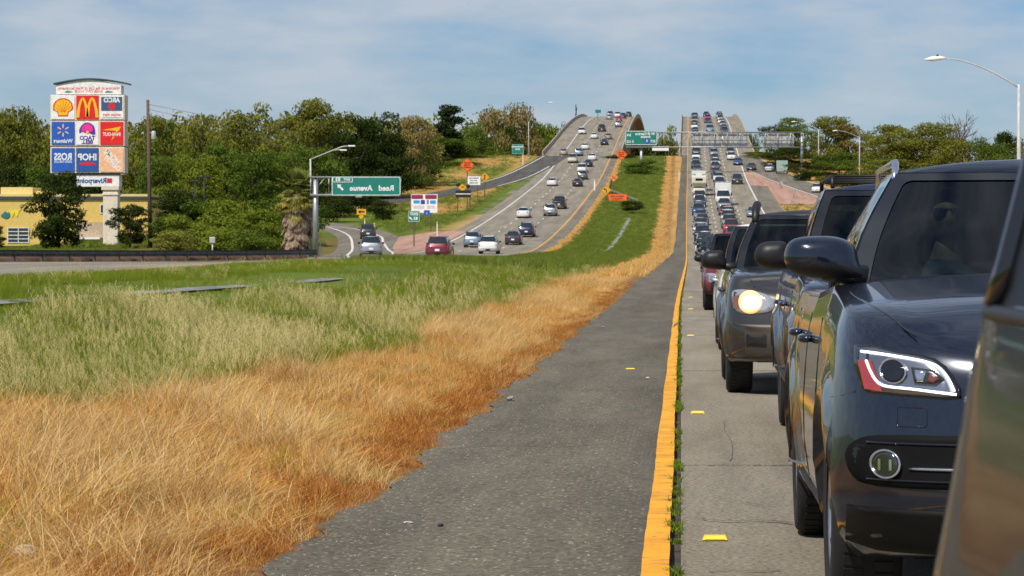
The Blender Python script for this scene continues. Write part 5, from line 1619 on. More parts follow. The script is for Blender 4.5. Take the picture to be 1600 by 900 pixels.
def put(lst, x, y, idx, s):
    P_, I_, S_ = lst; P_.append(np.stack([x, y, zg(x, y)-.02], -1)); I_.append(idx); S_.append(s)
def near_fn(x, y):
    dr = dryness(x, y)+gr_.normal(0, .10, len(x)); edge = np.array([sh_edge(v) for v in y])
    ingut = (np.abs(x-np.array([gutx(v) for v in y])) < .26) & (np.sin(y*.9)+np.sin(y*.37+1) > -.6) & (gr_.uniform(0, 1, len(x)) < .8)
    ok = (x < edge-.02) & ~ingut
    rust = ok & (x > edge-.50-.14*np.sin(y*1.9)-.10*np.sin(y*4.3)) & (gr_.uniform(0, 1, len(x)) < .85)
    bare = (np.sin(x*4.1+y*.7)*np.sin(y*1.15-x*1.3) > .62) & (gr_.uniform(0, 1, len(x)) < .75)
    rust = rust | (ok & bare & (dr > .7) & (gr_.uniform(0, 1, len(x)) < .5)); dry = ok & ~rust & ~(bare & (gr_.uniform(0,1,len(x)) < .6)) & (dr > .5); grn = ok & ~rust & (dr <= .5)
    fall = np.clip(1-(edge-x)/1.1, 0, 1)
    put((D_P, D_I, D_S), x[rust], y[rust], gr_.integers(11, 13, rust.sum()), gr_.uniform(.5, 1.2, rust.sum())*(1-.5*np.clip(1-(edge-x)[rust]/.35, 0, 1)))
    m = dry.sum(); cl = np.clip(np.sin(x[dry]*2.3+y[dry]*.8)*np.sin(y[dry]*.55+x[dry])+.5*np.sin(x[dry]*6.1+y[dry]*1.7)*np.sin(y[dry]*2.2-x[dry]*3), -1, 1)*np.where(edge[dry]-x[dry] > 1.9, .45, 1) 
    it = np.where(gr_.uniform(0, 1, m) < .16+.40*cl, gr_.integers(9, 11, m), gr_.integers(6, 9, m))
    gsp = gr_.uniform(0, 1, m) < .03+.10*(np.sin(x[dry]*3.1+1)*np.sin(y[dry]*.9) > .75)
    it = np.where(gsp, gr_.integers(0, 3, m), it)
    put((D_P, D_I, D_S), x[dry], y[dry], it, gr_.uniform(.45, 1.35, m)*np.where(x[dry] < -9, .3, 1)*(1-.55*fall[dry])*np.where(gsp, .5, 1)*(1+.40*cl+.2*np.sin(x[dry]*5+y[dry]*2.3)))
    m = grn.sum(); pn = np.sin(x[grn]*1.3+y[grn]*.37)*np.sin(y[grn]*.23+x[grn]*.5); oat = gr_.uniform(0, 1, m) < np.clip(.02+.12*np.clip(1-(y[grn]-26)/22, 0, 1)*(x[grn] > -8)+.16*pn*(y[grn] < 60)+.20*(dr[grn] > .10), 0, .7)
    low = np.where(x[grn] < -9.9, .52, np.where((x[grn] < -6.8) & (y[grn] < 80), .23+.12*np.sin(y[grn]*.35+1), np.where(x[grn] < -6.8, .34, .70)))*np.where(y[grn] > 60, .75, 1)*(.8+.3*np.sin(x[grn]*1.1+y[grn]*.3)*np.sin(y[grn]*.21))
    put((G_P, G_I, G_S), x[grn], y[grn], np.where(oat, gr_.integers(3, 6, m), gr_.integers(0, 3, m)), gr_.uniform(.6, 1.25, m)*low)
sow(17000, -6.4, -1.4, 8, 28, near_fn)
sow(15000, -8.5, -1.4, 28, 50, near_fn)
sow(15000, -14, -4, 20, 60, near_fn)
sow(12000, -8.5, -1.6, 50, 95, near_fn)
sow(20000, -14, -3, 60, 120, near_fn)
def far_fn(x, y):
    dr = dryness(x, y)+gr_.normal(0, .12, len(x)); edge = np.array([sh_edge(v) for v in y])
    g_ = np.array([gutx(v) for v in y])
    ok = (x < edge-.1) & ((np.abs(x-g_) > .5) | (y > 384) & (y < 600)) & (x > -13.4)
    d_, g = ok & (dr > .5), ok & (dr <= .5)
    low_ = np.where((x[d_] < -10) & (y[d_] < 230), .3, 1.0)
    put((D_P, D_I, D_S), x[d_], y[d_], gr_.integers(17, 19, d_.sum()), gr_.uniform(.4, 1.0, d_.sum())*low_)
    put((G_P, G_I, G_S), x[g], y[g], gr_.integers(15, 17, g.sum()), gr_.uniform(.4, 1.0, g.sum()))
sow(12000, -14, -1.5, 110, 330, far_fn)
sow(7000, -14, -1.5, 330, 605, far_fn)
def bank_fn(x, y):
    dr = dryness(x, y)+gr_.normal(0, .2, len(x))
    rampx = np.interp(y, [205,250,300,338,364], [-24.5,-28.2,-33.2,-38.5,-47])
    on2 = np.interp(y, [425,450,490,535,580,611], [-52,-43,-36,-31.6,-28.8,-27.3])
    ok = (zg(x, y) > -1) & ((np.abs(x-rampx) > 5) | (y > 366)) & (np.abs(x-on2) > 4.2) & ~((x > -34) & (y < 350)) & (x < -30.3)
    ok &= ~((y > 355) & (y < 392) & (x < -42))
    d_, g = ok & (dr > .55), ok & (dr <= .55)
    put((D_P, D_I, D_S), x[d_], y[d_], gr_.integers(17, 19, d_.sum()), gr_.uniform(.5, 1.2, d_.sum()))
    put((G_P, G_I, G_S), x[g], y[g], gr_.integers(15, 17, g.sum()), gr_.uniform(.4, 1.1, g.sum()))
sow(14000, -75, -30, 255, 620, bank_fn)
def right_fn(x, y):
    edge = np.interp(y, [396,430,470,520,565,611], [31,27.5,24,20,16.3,13])
    inner = (x > 15.2) & (x < edge-4.2) & (y < 428); outer = x > edge+4.2
    ok = inner | outer; g = ok & ((gr_.uniform(0, 1, len(x)) < .5) | inner & (y > 405)); d_ = ok & ~g
    put((D_P, D_I, D_S), x[d_], y[d_], gr_.integers(17, 19, d_.sum()), gr_.uniform(.5, 1.2, d_.sum()))
    put((G_P, G_I, G_S), x[g], y[g], gr_.integers(15, 17, g.sum()), gr_.uniform(.4, 1.1, g.sum()))
sow(9000, 15, 75, 330, 615, right_fn)
def bundle(name, lst):
    P_, I_, S_ = (np.concatenate(q) for q in lst)
    return gn_scatter(name, P_, gr_.normal(0, .75, len(P_))+math.pi*(gr_.uniform(0, 1, len(P_)) < .16), S_, I_)
bundle('green_grass', (G_P, G_I, G_S)); bundle('dry_grass', (D_P, D_I, D_S))
# weeds in the seam beside the yellow line
nW = 400; yy = 8+90*gr_.uniform(0, 1, nW)**1.5; xx = x0r(yy)+.078+gr_.normal(0, .010, nW)
dens = np.sin(yy*3.1)+np.sin(yy*1.3+2)+.9 > -.2
xx, yy = xx[dens], yy[dens]
gn_scatter('seam_weeds', np.stack([xx, yy, zroad(yy)], -1), gr_.uniform(0, 6.28, len(xx)), gr_.uniform(.25, .75, len(xx)), gr_.integers(13, 15, len(xx)))

# ------------------------------------------------------------------ trees
LM = dict(
 olive=leaf_mat('leaves_olive', (.070,.085,.012), (.235,.24,.045), scale=.25),
 bright=leaf_mat('leaves_bright', (.07,.105,.010), (.20,.24,.03), scale=.25),
 mid=leaf_mat('leaves_mid', (.042,.074,.010), (.135,.19,.03), scale=.25),
 dark=leaf_mat('leaves_dark', (.014,.026,.007), (.058,.080,.018), scale=.25),
 tan=leaf_mat('leaves_tan', (.12,.095,.03), (.31,.25,.09), scale=.25),
 pine=leaf_mat('needles_dark', (.012,.024,.010), (.048,.072,.025), scale=.25))
M_BARK = mat('bark', (.085,.062,.045), .9, var=.35, scale=2)
M_BARKG = mat('bark_grey', (.16,.13,.115), .9, var=.3, scale=2)
def crown_mesh(seed, n_leaf, leaf, shape='round', gap=.0):
    """leaf clumps through the volume of a crown 1 high (z from .1 to 1), radius about .5"""
    r = np.random.default_rng(seed)
    C, S = [], []
    if shape == 'round':
        for k in range(46):
            u = r.uniform(.06, .95); rad = .47*math.sqrt(max(.06, 1-((u-.45)/.56)**2))*r.uniform(.3, 1.0)
            a = r.uniform(0, 6.28); C.append((rad*math.cos(a), rad*math.sin(a), u)); S.append(r.uniform(.07, .15))
    elif shape == 'pine':
        for k in range(34):
            u = r.uniform(.22, .98); rad = .36*(1-u*.75)*r.uniform(.3, 1.1)
            a = r.uniform(0, 6.28); C.append((rad*math.cos(a), rad*math.sin(a), u)); S.append(r.uniform(.05, .11))
    elif shape == 'spire':
        for k in range(40):
            u = k/40; rad = .20*(1-u)**.8*r.uniform(.4, 1); a = r.uniform(0, 6.28)
            C.append((rad*math.cos(a), rad*math.sin(a), .1+.9*u)); S.append(.06*(1-u)+.02)
    elif shape == 'bush':
        for k in range(18):
            u = r.uniform(.08, .8); rad = .5*math.sqrt(max(.05, 1-(u/.95)**2))*r.uniform(.2, 1); a = r.uniform(0, 6.28)
            C.append((rad*math.cos(a), rad*math.sin(a), u)); S.append(r.uniform(.14, .24))
    C, S = np.array(C), np.array(S)
    w = S**2; w /= w.sum(); ci = r.choice(len(C), n_leaf, p=w)
    v = r.normal(0, 1, (n_leaf, 3)); v /= np.linalg.norm(v, axis=1, keepdims=True)
    rad = r.uniform(.35, 1, n_leaf)**.6*(1+.25*r.normal(0, 1, n_leaf)*.5)
    pos = C[ci]+v*(S[ci]*rad)[:, None]*np.array([1.45, 1.45, .62])
    stray = r.uniform(0, 1, n_leaf) < .05; pos[stray] += r.normal(0, .016, (stray.sum(), 3))
    # leaf sprays: quads tilted outwards and upwards
    nrm = v*.8+r.normal(0, .55, (n_leaf, 3))+np.array([0, 0, .35]); nrm /= np.linalg.norm(nrm, axis=1, keepdims=True)
    t = np.cross(nrm, r.normal(0, 1, (n_leaf, 3))); t /= np.linalg.norm(t, axis=1, keepdims=True); b = np.cross(nrm, t)
    sz = leaf*r.uniform(.5, 1.3, n_leaf)[:, None]
    q = np.stack([pos-t*sz, pos+b*sz*.45+nrm*sz*.2, pos+t*sz, pos-b*sz*.45], 1)
    V = q.reshape(-1, 3); Q = np.arange(len(V)).reshape(-1, 4)
    return quads_mesh(V, Q), C
def trunk_mesh(C, seed, tr=.022, limbs=9, bare=False):
    r = np.random.default_rng(seed+99); mb = MB()
    top = .55 if not bare else .5
    path = [(0,0,-.02),(.008,.004,.15),(-.006,.01,.32),(.01,-.005,top)]
    mb.tube(path, [tr*1.4, tr, tr*.8, tr*.45], 7)
    for k in range(limbs):
        c = C[k % len(C)]; z0 = r.uniform(.18, .48); s = Vector((0,0,z0)); e = Vector(c)
        mid = s.lerp(e, .5)+Vector((r.normal(0,.03), r.normal(0,.03), .03))
        mb.tube([s, mid, e], [tr*.5, tr*.32, tr*.12], 5)
        if bare:
            for q in range(5):
                st = s.lerp(e, r.uniform(.3, 1)); d = (e-s).normalized()*r.uniform(.08,.22)+Vector((r.normal(0,.06), r.normal(0,.06), r.uniform(0,.1)))
                mb.tube([st, st+d*.5+Vector((0,0,.01)), st+d], [tr*.2, tr*.12, tr*.04], 4)
    return mb.mesh()
TV = {}
def variant(kind, i):
    key = (kind, i)
    if key in TV: return TV[key]
    sh, n, lf = dict(round=('round', 9000, .021), pine=('pine', 6000, .024), spire=('spire', 2600, .020), bush=('bush', 4200, .034), oak=('round', 9000, .026))[kind]
    cm, C = crown_mesh(hash(kind) % 1 + 11*i+len(kind), n, lf, sh); tm = trunk_mesh(C, i, limbs=10 if kind != 'bush' else 4, tr=.022 if kind != 'bush' else .012)
    TV[key] = (cm, tm); return TV[key]
tk = 0
def tree(px, top, d, w, kind='round', leaf='olive', label='', group='trees behind the roads', name=None, base=None):
    """crown w photo pixels wide whose top is at photo row `top`, standing on the ground at distance d"""
    global tk; tk += 1
    if px < 950 and group and base is None and kind != 'spire' and 'left bank' not in group:
        d = max(d, (43+.6*w*d/F)*F/(VX-px)); d = max(d, (43+.6*w*d/F)*F/(VX-px))
    x, _, zt_ = P(px, top, d); zb = float(zg(x, d)) if base is None else base
    H = max(1.0, zt_-zb); Wd = w*d/F*(1.3 if kind == 'round' else 1.1)
    root = empty(name or ('tree' if kind != 'bush' else 'bush'), (x, d, zb), (tk*1.7) % 6.28)
    cm, tm = variant(kind, tk % 4)
    sc = (Wd/.98, Wd/.98, H) if kind not in ('pine', 'spire') else (Wd/.7, Wd/.7, H)
    c = bpy.data.objects.new('crown', cm); COL.objects.link(c); c.parent = root; c.scale = sc
    if len(cm.materials) == 0: cm.materials.append(LM[leaf])
    c.material_slots[0].link = 'OBJECT'; c.material_slots[0].material = LM[leaf]
    t = bpy.data.objects.new('trunk' if kind != 'bush' else 'stem', tm); COL.objects.link(t); t.parent = root; t.scale = (min(sc[0], H), min(sc[0], H), H)
    if len(tm.materials) == 0: tm.materials.append(M_BARK)
    tag(root, label, 'tree' if kind != 'bush' else 'bush', group); return root
kg = leaf_mat('grass_far_green', (.085,.125,.016), (.21,.25,.045), trans=.3)
for o_ in kinds[15:17]: o_.data.materials[0] = kg
AD = dict(olive='olive spring', bright='bright green', mid='mid green', dark='dark green', tan='tan budding', pine='dark pine')
def row(items, group, where):
    seen = set()
    for (px, top, d, w, kind, leaf) in items:
        wh = where(px)
        for pre in ('', 'taller ', 'wider ', 'smaller '):
            lab = f"{pre}{AD[leaf]} {'tree' if kind != 'bush' else 'bush'} {wh}".replace('the tall sign with store panels', 'the tall store sign')
            if lab not in seen: break
        seen.add(lab); tree(px, top, d, w, kind, leaf, lab, group)
def side_words(px):
    marks = [(20,'at the far left edge'),(75,'just left of the tall sign with store panels'),(140,'behind the tall sign with store panels'),(205,'right beside the tall sign with store panels'),(250,'right behind the wooden utility pole'),
      (300,'between the utility pole and the dark lamp posts'),(345,'above the dark parking lamp posts'),(395,'left of the palm, halfway to the lamp posts'),(435,'just left of the palm crown'),(475,'above the palm'),(520,'above the left end of the Reed Avenue sign'),(560,'above the lamp arm of the exit sign'),(600,'above the right end of the Reed Avenue sign'),
      (640,'right of the Reed Avenue sign'),(680,'left of the orange diamond on the left'),(715,'behind the orange diamond on the left'),(760,'behind the merge sign'),(800,'left of the small green sign on the embankment'),(835,'behind the lamp pole at the left bridge'),(870,'beside the left bridge ramp'),(905,'beside the left parapet under the crest')]
    return min(marks, key=lambda m: abs(m[0]-px))[1]
BACK = [(-12,178,470,95,'round','olive'),(38,168,460,80,'round','olive'),(98,186,455,90,'round','olive'),(170,192,450,90,'round','olive'),(228,184,440,80,'round','olive'),(268,190,450,70,'round','mid'),
 (318,170,440,84,'round','olive'),(388,158,430,92,'round','olive'),(446,182,440,80,'round','olive'),(497,156,430,88,'round','olive'),(545,174,445,78,'round','dark'),(588,172,450,80,'round','dark'),(622,175,460,44,'spire','pine'),
 (645,182,470,66,'round','tan'),(700,163,455,62,'pine','pine'),(742,188,470,52,'round','mid'),(768,172,480,60,'round','tan'),(806,164,500,64,'round','tan'),(852,182,560,54,'round','mid'),(880,188,600,40,'round','mid'),(900,161,1230,22,'spire','pine'),(846,198,520,66,'round','bright'),(884,204,560,62,'round','bright')]
MIDT = [(10,244,380,90,'round','dark'),(70,262,375,80,'round','mid'),(130,268,370,80,'round','dark'),(252,238,380,74,'round','mid'),(300,232,375,84,'round','bright'),(352,228,380,80,'round','mid'),(398,236,370,84,'round','mid'),(438,232,380,70,'round','mid'),(486,220,385,84,'round','mid'),
 (545,212,390,86,'round','dark'),(600,208,400,84,'round','dark'),(648,218,410,78,'round','mid'),(690,212,415,78,'round','mid'),(728,222,420,70,'round','bright'),(790,196,470,70,'round','dark'),(762,220,450,70,'round','mid'),(820,222,500,60,'round','dark'),(630,262,395,80,'bush','mid'),(700,262,430,90,'bush','bright'),(575,262,392,80,'bush','dark')]
LOW = [(262,330,300,60,'bush','mid'),(300,322,292,70,'bush','bright'),(352,300,296,90,'bush','bright'),(345,348,262,74,'bush','bright'),(398,318,285,80,'bush','bright'),(432,334,262,60,'bush','bright'),(388,352,255,70,'bush','mid'),(275,352,262,70,'bush','olive'),(455,300,300,80,'bush','mid'),(320,300,330,80,'bush','mid')]
row(BACK, 'tall trees of the back row on the left', lambda px: 'in the back row, '+side_words(px))
row(MIDT, 'middle row trees on the left', lambda px: 'in the middle row, '+side_words(px))
row(LOW, 'low bushes on the left bank', lambda px: 'low in front, '+side_words(px))
for (px, top, d, w, kind, leaf, lab) in (
  (92,266,300,84,'oak','dark','dark dense tree in front of the yellow building, left of the sign column'),
  (203,318,296,62,'oak','dark','small dark tree right of the sign column'),
  (-6,352,300,30,'oak','dark','dark tree cut off at the left edge beside the building window'),
  (282,296,330,80,'oak','dark','dark conical tree right of the utility pole'),
  (527,303,372,46,'bush','dark','round dark shrub on the grass bank under the left half of the exit sign'),
  (596,306,380,42,'bush','dark','round dark shrub on the grass bank under the right half of the exit sign'),
  (989,311,398,34,'bush','dark','round dark shrub in the median below the orange board'),
  (1000,244,545,44,'bush','mid','low green shrub at the foot of the gantry column in the median'),
  (972,246,600,40,'bush','dark','dark shrub at the median end of the left bridge')):
    tree(px, top, d, w, kind, leaf, lab, None)
for (px, top, d, w, kind, leaf, lab) in (
  (1024,212,720,60,'round','dark','dark tree between the two bridges, left of the other'),(1040,192,760,56,'round','olive','olive tree rising between the two bridges'),(1008,232,660,60,'bush','dark','dark bush low between the two bridges'),(1048,236,650,40,'bush','mid','green bush low between the bridges beside the right parapet')):
    tree(px, top, d, w, kind, leaf, lab, None, base=0.5)
RIGHT = [(1178,200,700,26,'round','mid','small green tree just right of the right bridge parapet'),(1216,192,620,58,'round','dark','dark tree above the gantry right end'),(1240,184,600,52,'round','mid','green tree above the gantry column'),(1292,182,560,66,'round','olive','olive tree behind the first slip road lamp'),
 (1326,190,560,56,'round','tan','tan tree between the two slip road lamps'),(1368,202,540,60,'round','olive','olive tree right of the second slip road lamp'),(1402,196,520,84,'round','olive','broad olive tree above the nearest SUV roof rail'),(1448,192,520,90,'round','olive','broad olive tree above the nearest SUV roof'),
 (1496,214,510,80,'round','olive','olive tree below the bare trees'),(1545,212,500,70,'round','mid','green tree left of the near lamp pole'),(1578,208,510,56,'round','dark','dark tree behind the near lamp pole'),(1620,214,500,70,'round','olive','olive tree at the right edge'),
 (1232,228,560,64,'round','dark','dark tree behind the gantry column'),(1278,240,540,70,'round','dark','dark tree below the first slip road lamp'),(1200,238,600,54,'bush','mid','bush beside the slip road left of the gantry column'),(1312,238,520,70,'round','mid','green tree below the second slip road lamp'),(1352,246,510,70,'round','mid','green tree low behind the roof rack'),(1180,246,610,40,'bush','olive','olive bush at the right bridge abutment'),
 (1400,250,490,90,'round','olive','low olive tree behind the nearest SUV roof'),(1330,276,480,70,'bush','dark','dark bush at the slip road edge behind the roof rack'),(1260,262,520,40,'bush','dark','dark bush at the foot of the gantry column')]
for (px, top, d, w, kind, leaf, lab) in RIGHT: tree(px, top, d, w, kind, leaf, lab, 'trees beside the slip road')
for (px, top, d, w, kind, leaf, lab) in (
  (612,214,545,70,'round','dark','dark tree on the bank above the exit ramp, right of the Reed Avenue sign'),
  (640,206,575,74,'round','mid','mid green tree on the bank left of the dark pine, behind the services board'),
  (668,210,590,70,'round','dark','dark tree on the bank between the services board and the orange diamond'),
  (700,216,602,66,'round','mid','mid green tree on the bank right behind the orange diamond'),
  (731,221,615,56,'round','dark','dark tree on the bank above the white notice board'),
  (757,224,640,48,'round','mid','mid green tree on the bank above the yellow merge sign'),
  (781,226,665,40,'bush','dark','dark bush on the bank between the merge sign and the small green sign'),
  (655,250,560,60,'bush','mid','mid green bush along the entrance ramp left of the orange diamond'),
  (620,262,520,60,'bush','dark','dark bush along the entrance ramp above the services board'),
  (708,252,600,50,'bush','dark','dark bush along the entrance ramp right of the orange diamond'),
  (585,270,490,64,'bush','mid','mid green bush on the bank behind the right end of the exit sign')):
    tree(px, top, d, w, kind, leaf, lab, 'trees on the bank above the entrance ramp', base=None)
# bare trees
def bare_tree(px, top, d, w, label, i):
    x, _, zt_ = P(px, top, d); zb = float(zg(x, d)); H = zt_-zb
    r = np.random.default_rng(50+i); mb = MB()
    def grow(p, dr, ln, rad, lev):
        e = p+dr*ln; m_ = p.lerp(e, .5)+Vector(r.normal(0, .02*ln, 3)); mb.tube([p, m_, e], [rad, rad*.8, rad*.6], 5 if lev < 2 else 4, caps=False)
        if lev == 4: return
        for k in range(3 if lev else 4):
            d2 = (dr+Vector((r.normal(0, .55), r.normal(0, .55), r.uniform(.0, .4)))).normalized(); grow(p.lerp(e, r.uniform(.6, 1)), d2, ln*r.uniform(.55, .75), rad*.55, lev+1)
    grow(Vector((0,0,0)), Vector((0,0,1)), H*.40, .32, 0)
    zmax = max(v[2] for v in mb.v); k_ = H/zmax; mb.v = [(a*k_, b*k_, c*k_) for a, b, c in mb.v]
    root = empty('tree', (x, d, zb)); n_t = 12
    obj('trunk', mb, M_BARKG, root); tag(root, label, 'tree', 'trees beside the slip road')
for i, (px, top, w, lab) in enumerate(((1452,190,30,'bare leafless tree, leftmost of three above the nearest SUV'),(1478,182,40,'bare leafless tree in the middle of three above the nearest SUV'),(1500,172,44,'tallest bare leafless tree, rightmost of three above the nearest SUV'),(1522,190,24,'small bare leafless tree right of the tallest bare one'))):
    bare_tree(px, top, 540, w, lab, i)
# fan palm with a skirt of dead fronds
def palm(px, base_d):
    x = px2x(px, base_d); zb = float(zg(x, base_d)); H = 6.6
    root = empty('palm_tree', (x, base_d, zb)); r = np.random.default_rng(5)
    mb = MB(); mb.tube([(0,0,0),(.05,0,2),(.0,.03,4.6)], [.42,.36,.30], 12); obj('trunk', mb, M_BARKG, root)
    def frond(a, elv, L_, z0, droop, w, ro=.2):
        V, Fc = [], []
        ca, sa = math.cos(a), math.sin(a); n = 13
        st = .45*L_
        hub = np.array((ca*(ro+.05+st*math.cos(elv)), sa*(ro+.05+st*math.cos(elv)), z0+st*math.sin(elv)))
        b0 = np.array((ca*ro, sa*ro, z0)); side = np.array((-sa, ca, 0))
        V += [b0-side*.02, b0+side*.02, hub+side*.02, hub-side*.02]; Fc.append((0,1,2,3))
        ax = np.array((ca*math.cos(elv), sa*math.cos(elv), math.sin(elv))); up = np.cross(ax, side)
        for k in range(n):
            t = (k/(n-1)-.5)*2.6; d = ax*math.cos(t)+side*math.sin(t)*1.0; ln = L_*.55*(1-.25*abs(t)/1.3)*r.uniform(.85, 1.1)
            tip = hub+d*ln+np.array((0,0,-droop*ln*(.4+.6*abs(t)/1.3))); md = hub+d*ln*.55; wv = np.cross(d, up)*w
            o = len(V); V += [hub, md+wv, tip, md-wv]; Fc.append((o, o+1, o+2, o+3))
        return V, Fc
    live, dead, mid_ = MB(), MB(), MB()
    for k in range(44):
        a = r.uniform(0, 6.28); e = r.uniform(-.3, 1.45); live_ = frond(a, e, r.uniform(1.2, 1.9), 4.9+r.uniform(0, .6), .30, .085); live.add(*live_)
    for k in range(60):
        a = r.uniform(0, 6.28); mid_.add(*frond(a, r.uniform(-.8, .1), r.uniform(1.2, 1.75), r.uniform(3.6, 5.0), .6, .055, .35))
    for k in range(260):
        a = r.uniform(0, 6.28); z = r.uniform(.5, 4.4); dead.add(*frond(a, r.uniform(-1.45, -1.0), r.uniform(.8, 1.2), z, .3, .07, r.uniform(.35, .60)+.35*z/4.4))
    tag(obj('crown', live, leaf_mat('palm_green', (.012,.024,.006), (.19,.21,.05)), root), kind='stuff')
    tag(obj('old_fronds', mid_, leaf_mat('palm_yellow', (.07,.085,.015), (.42,.36,.09)), root), kind='stuff')
    tag(obj('dead_skirt', dead, leaf_mat('palm_dead', (.20,.14,.10), (.50,.38,.28)), root), kind='stuff')
    tag(root, 'shaggy fan palm with a skirt of dead fronds beside the exit sign post', 'palm')
palm(464, 236)
bpy.data.objects['palm_tree'].scale = (1.05, 1.05, 1.14)

# the wood behind the trees, too far off to count
def woodland(name, items, seed, leaf):
    r = np.random.default_rng(seed); V = []
    for (px, top, d, w) in items:
        if px < 950: d = max(d, (46+.75*w*d/F)*F/(VX-px)); d = max(d, (46+.75*w*d/F)*F/(VX-px))
        x, _, zt_ = P(px, top, d); zb = 1.0; n = int(1500*w/60); hw_ = w*d/F*.75
        u = r.uniform(-1, 1, n); h = r.uniform(0, 1, n)**.8; hh = (zt_-zb)*np.sqrt(np.maximum(.12, 1-.75*u**2))
        c = np.stack([x+u*hw_, d+r.uniform(-6, 6, n), zb+hh*h*(1+.05*np.clip(r.normal(0, 1, n), -2, 1))], -1)
        t = r.normal(0, 1, (n, 3)); t /= np.linalg.norm(t, axis=1, keepdims=True); b = np.cross(t, r.normal(0, 1, (n, 3))); b /= np.linalg.norm(b, axis=1, keepdims=True)
        s = r.uniform(.35, .95, n)[:, None]; V.append(np.stack([c-t*s, c+b*s*.5, c+t*s, c-b*s*.5], 1).reshape(-1, 3))
    V = np.concatenate(V); o = obj(name, quads_mesh(V, np.arange(len(V)).reshape(-1, 4)), LM[leaf]); tag(o, kind='stuff'); return o
rw = np.random.default_rng(4)
woodland('woodland', [(px, 186+rw.uniform(-8, 14), 545+rw.uniform(-15, 30), 70) for px in range(-30, 860, 34)], 5, 'olive')
woodland('woodland', [(px, 230+rw.uniform(-10, 14), 500+rw.uniform(-10, 10), 70) for px in range(-30, 760, 34)], 6, 'mid')
woodland('woodland', [(px, 222+rw.uniform(-8, 12), 660+rw.uniform(-10, 30), 60) for px in range(1196, 1660, 30)], 7, 'olive')
# ------------------------------------------------------------------ signs, poles, buildings
M_STEEL = mat('galvanised_steel', (.36,.37,.38), .45, .6, var=.15)
M_POLEW = mat('pole_pale', (.46,.46,.44), .6)
M_WOOD = mat('wood_post', (.11,.075,.05), .9, var=.35, scale=6)
M_GREEN = mat('sign_green', (.006,.19,.145), .55, var=.06)
M_WLET = mat('sign_white', (.80,.80,.78), .6)
M_ORANGE = mat('sign_orange', (.97,.14,.010), .55, emit=None)
M_ORL = mat('sign_orange_pale', (.86,.30,.08), .55)
M_YELS = mat('sign_yellow', (.72,.36,.01), .55)
M_BLKL = mat('lettering_black', (.015,.015,.015), .7)
M_SBACK = mat('sign_back_aluminium', (.46,.46,.44), .5, .35, var=.25, scale=1.5)
def at(px, py, d):
    return P(px, py, d)
def sg_ground(x, d): return float(zg(x, d))
def panel(root, cx, cz, w, h, m, r=.1, y=0.0, name='sign_panel', border=None, bw=.05, t=.05):
    mb = MB(); mb.plate(rrect(cx-w/2, cx+w/2, cz-h/2, cz+h/2, r), y-t, y); o = obj(name, mb, m, root)
    if border is not None:
        P0, P1 = rrect(cx-w/2+bw*.5, cx+w/2-bw*.5, cz-h/2+bw*.5, cz+h/2-bw*.5, max(r-bw*.5, .01)), rrect(cx-w/2+bw*1.5, cx+w/2-bw*1.5, cz-h/2+bw*1.5, cz+h/2-bw*1.5, max(r-bw*1.5, .005))
        n = len(P0); V = [(a, y-t-.006, b) for a, b in P0]+[(a, y-t-.006, b) for a, b in P1]
        obj('border', mesh_of(V, [(k, (k+1) % n, n+(k+1) % n, n+k) for k in range(n)]), border, o)
    return o
def letters(parent, txt, size, x, z, y, m, **k): return obj('lettering', text_mesh(txt, size, x, z, y, **k), m, parent)
def posts(root, xs_, z1, m=M_WOOD, r=.06, y=.05, z0=-.2, square=True):
    for x in xs_:
        mb = MB()
        if square: mb.box(x-r, x+r, y, y+2*r, z0, z1)
        else: mb.tube([(x, y+r, z0), (x, y+r, z1)], r, 8)
        obj('post', mb, m, root)
def plate_part(parent, poly, y, m, name, t=.012):
    mb = MB(); mb.plate(poly, y-t, y); return obj(name, mb, m, parent)

# --- exit sign on its cantilever
D = 232.0; s_ = D/F
def rel(px, py, ox, oz, d=D): x, _, z = P(px, py, d); return x-ox, z-oz
ox = px2x(493, D); oz = sg_ground(ox, D)
ex = empty('exit_sign', (ox, D, oz)); tag(ex, 'green Reed Avenue exit sign on a cantilever post with a palm beside it', 'road sign')
mb = MB(); mb.tube([(0,0,-.3),(0,0,rel(0,277,ox,oz)[1])], [.26,.20], 14); obj('post', mb, M_STEEL, ex)
zt1, zb1 = rel(0,277,ox,oz)[1], rel(0,305,ox,oz)[1]
xl_, xr_ = rel(485,0,ox,oz)[0], rel(626,0,ox,oz)[0]
for z in (zt1, zb1):
    for y in (-.25, .25):
        mb = MB(); mb.tube([(xl_, y, z), (xr_, y, z)], .07 if z == zt1 else .10, 8); obj('truss_chord', mb, M_STEEL, ex)
for k, x in enumerate(np.linspace(xl_, xr_, 6)):
    mb = MB(); mb.tube([(x, .25, zb1), (x+ (1.2 if k < 5 else 0)*(1 if k % 2 else 1), .25, zt1)], .04, 6); obj('truss_brace', mb, M_STEEL, ex)
    mb = MB(); mb.tube([(x, .25, zb1), (x, .25, zt1)], .04, 6); obj('truss_brace', mb, M_STEEL, ex)
x0_, z0_ = rel(519,306,ox,oz); x1_, z1_ = rel(627,276,ox,oz)
pn = panel(ex, (x0_+x1_)/2, (z0_+z1_)/2, x1_-x0_, z1_-z0_, M_GREEN, .18, -.4, border=M_WLET, bw=.055)
yy_ = -.456
tx0, tz0 = rel(520,285,ox,oz); tx1, tz1 = rel(552,276,ox,oz)
P0 = rrect(tx0+.03, tx1, tz0, tz1-.03, .07); P1 = rrect(tx0+.075, tx1-.045, tz0+.045, tz1-.075, .04); n_ = len(P0)
obj('tab_border', mesh_of([(a, yy_-.004, b) for a, b in P0]+[(a, yy_-.004, b) for a, b in P1], [(k, (k+1) % n_, n_+(k+1) % n_, n_+k) for k in range(n_)]), M_WLET, pn)
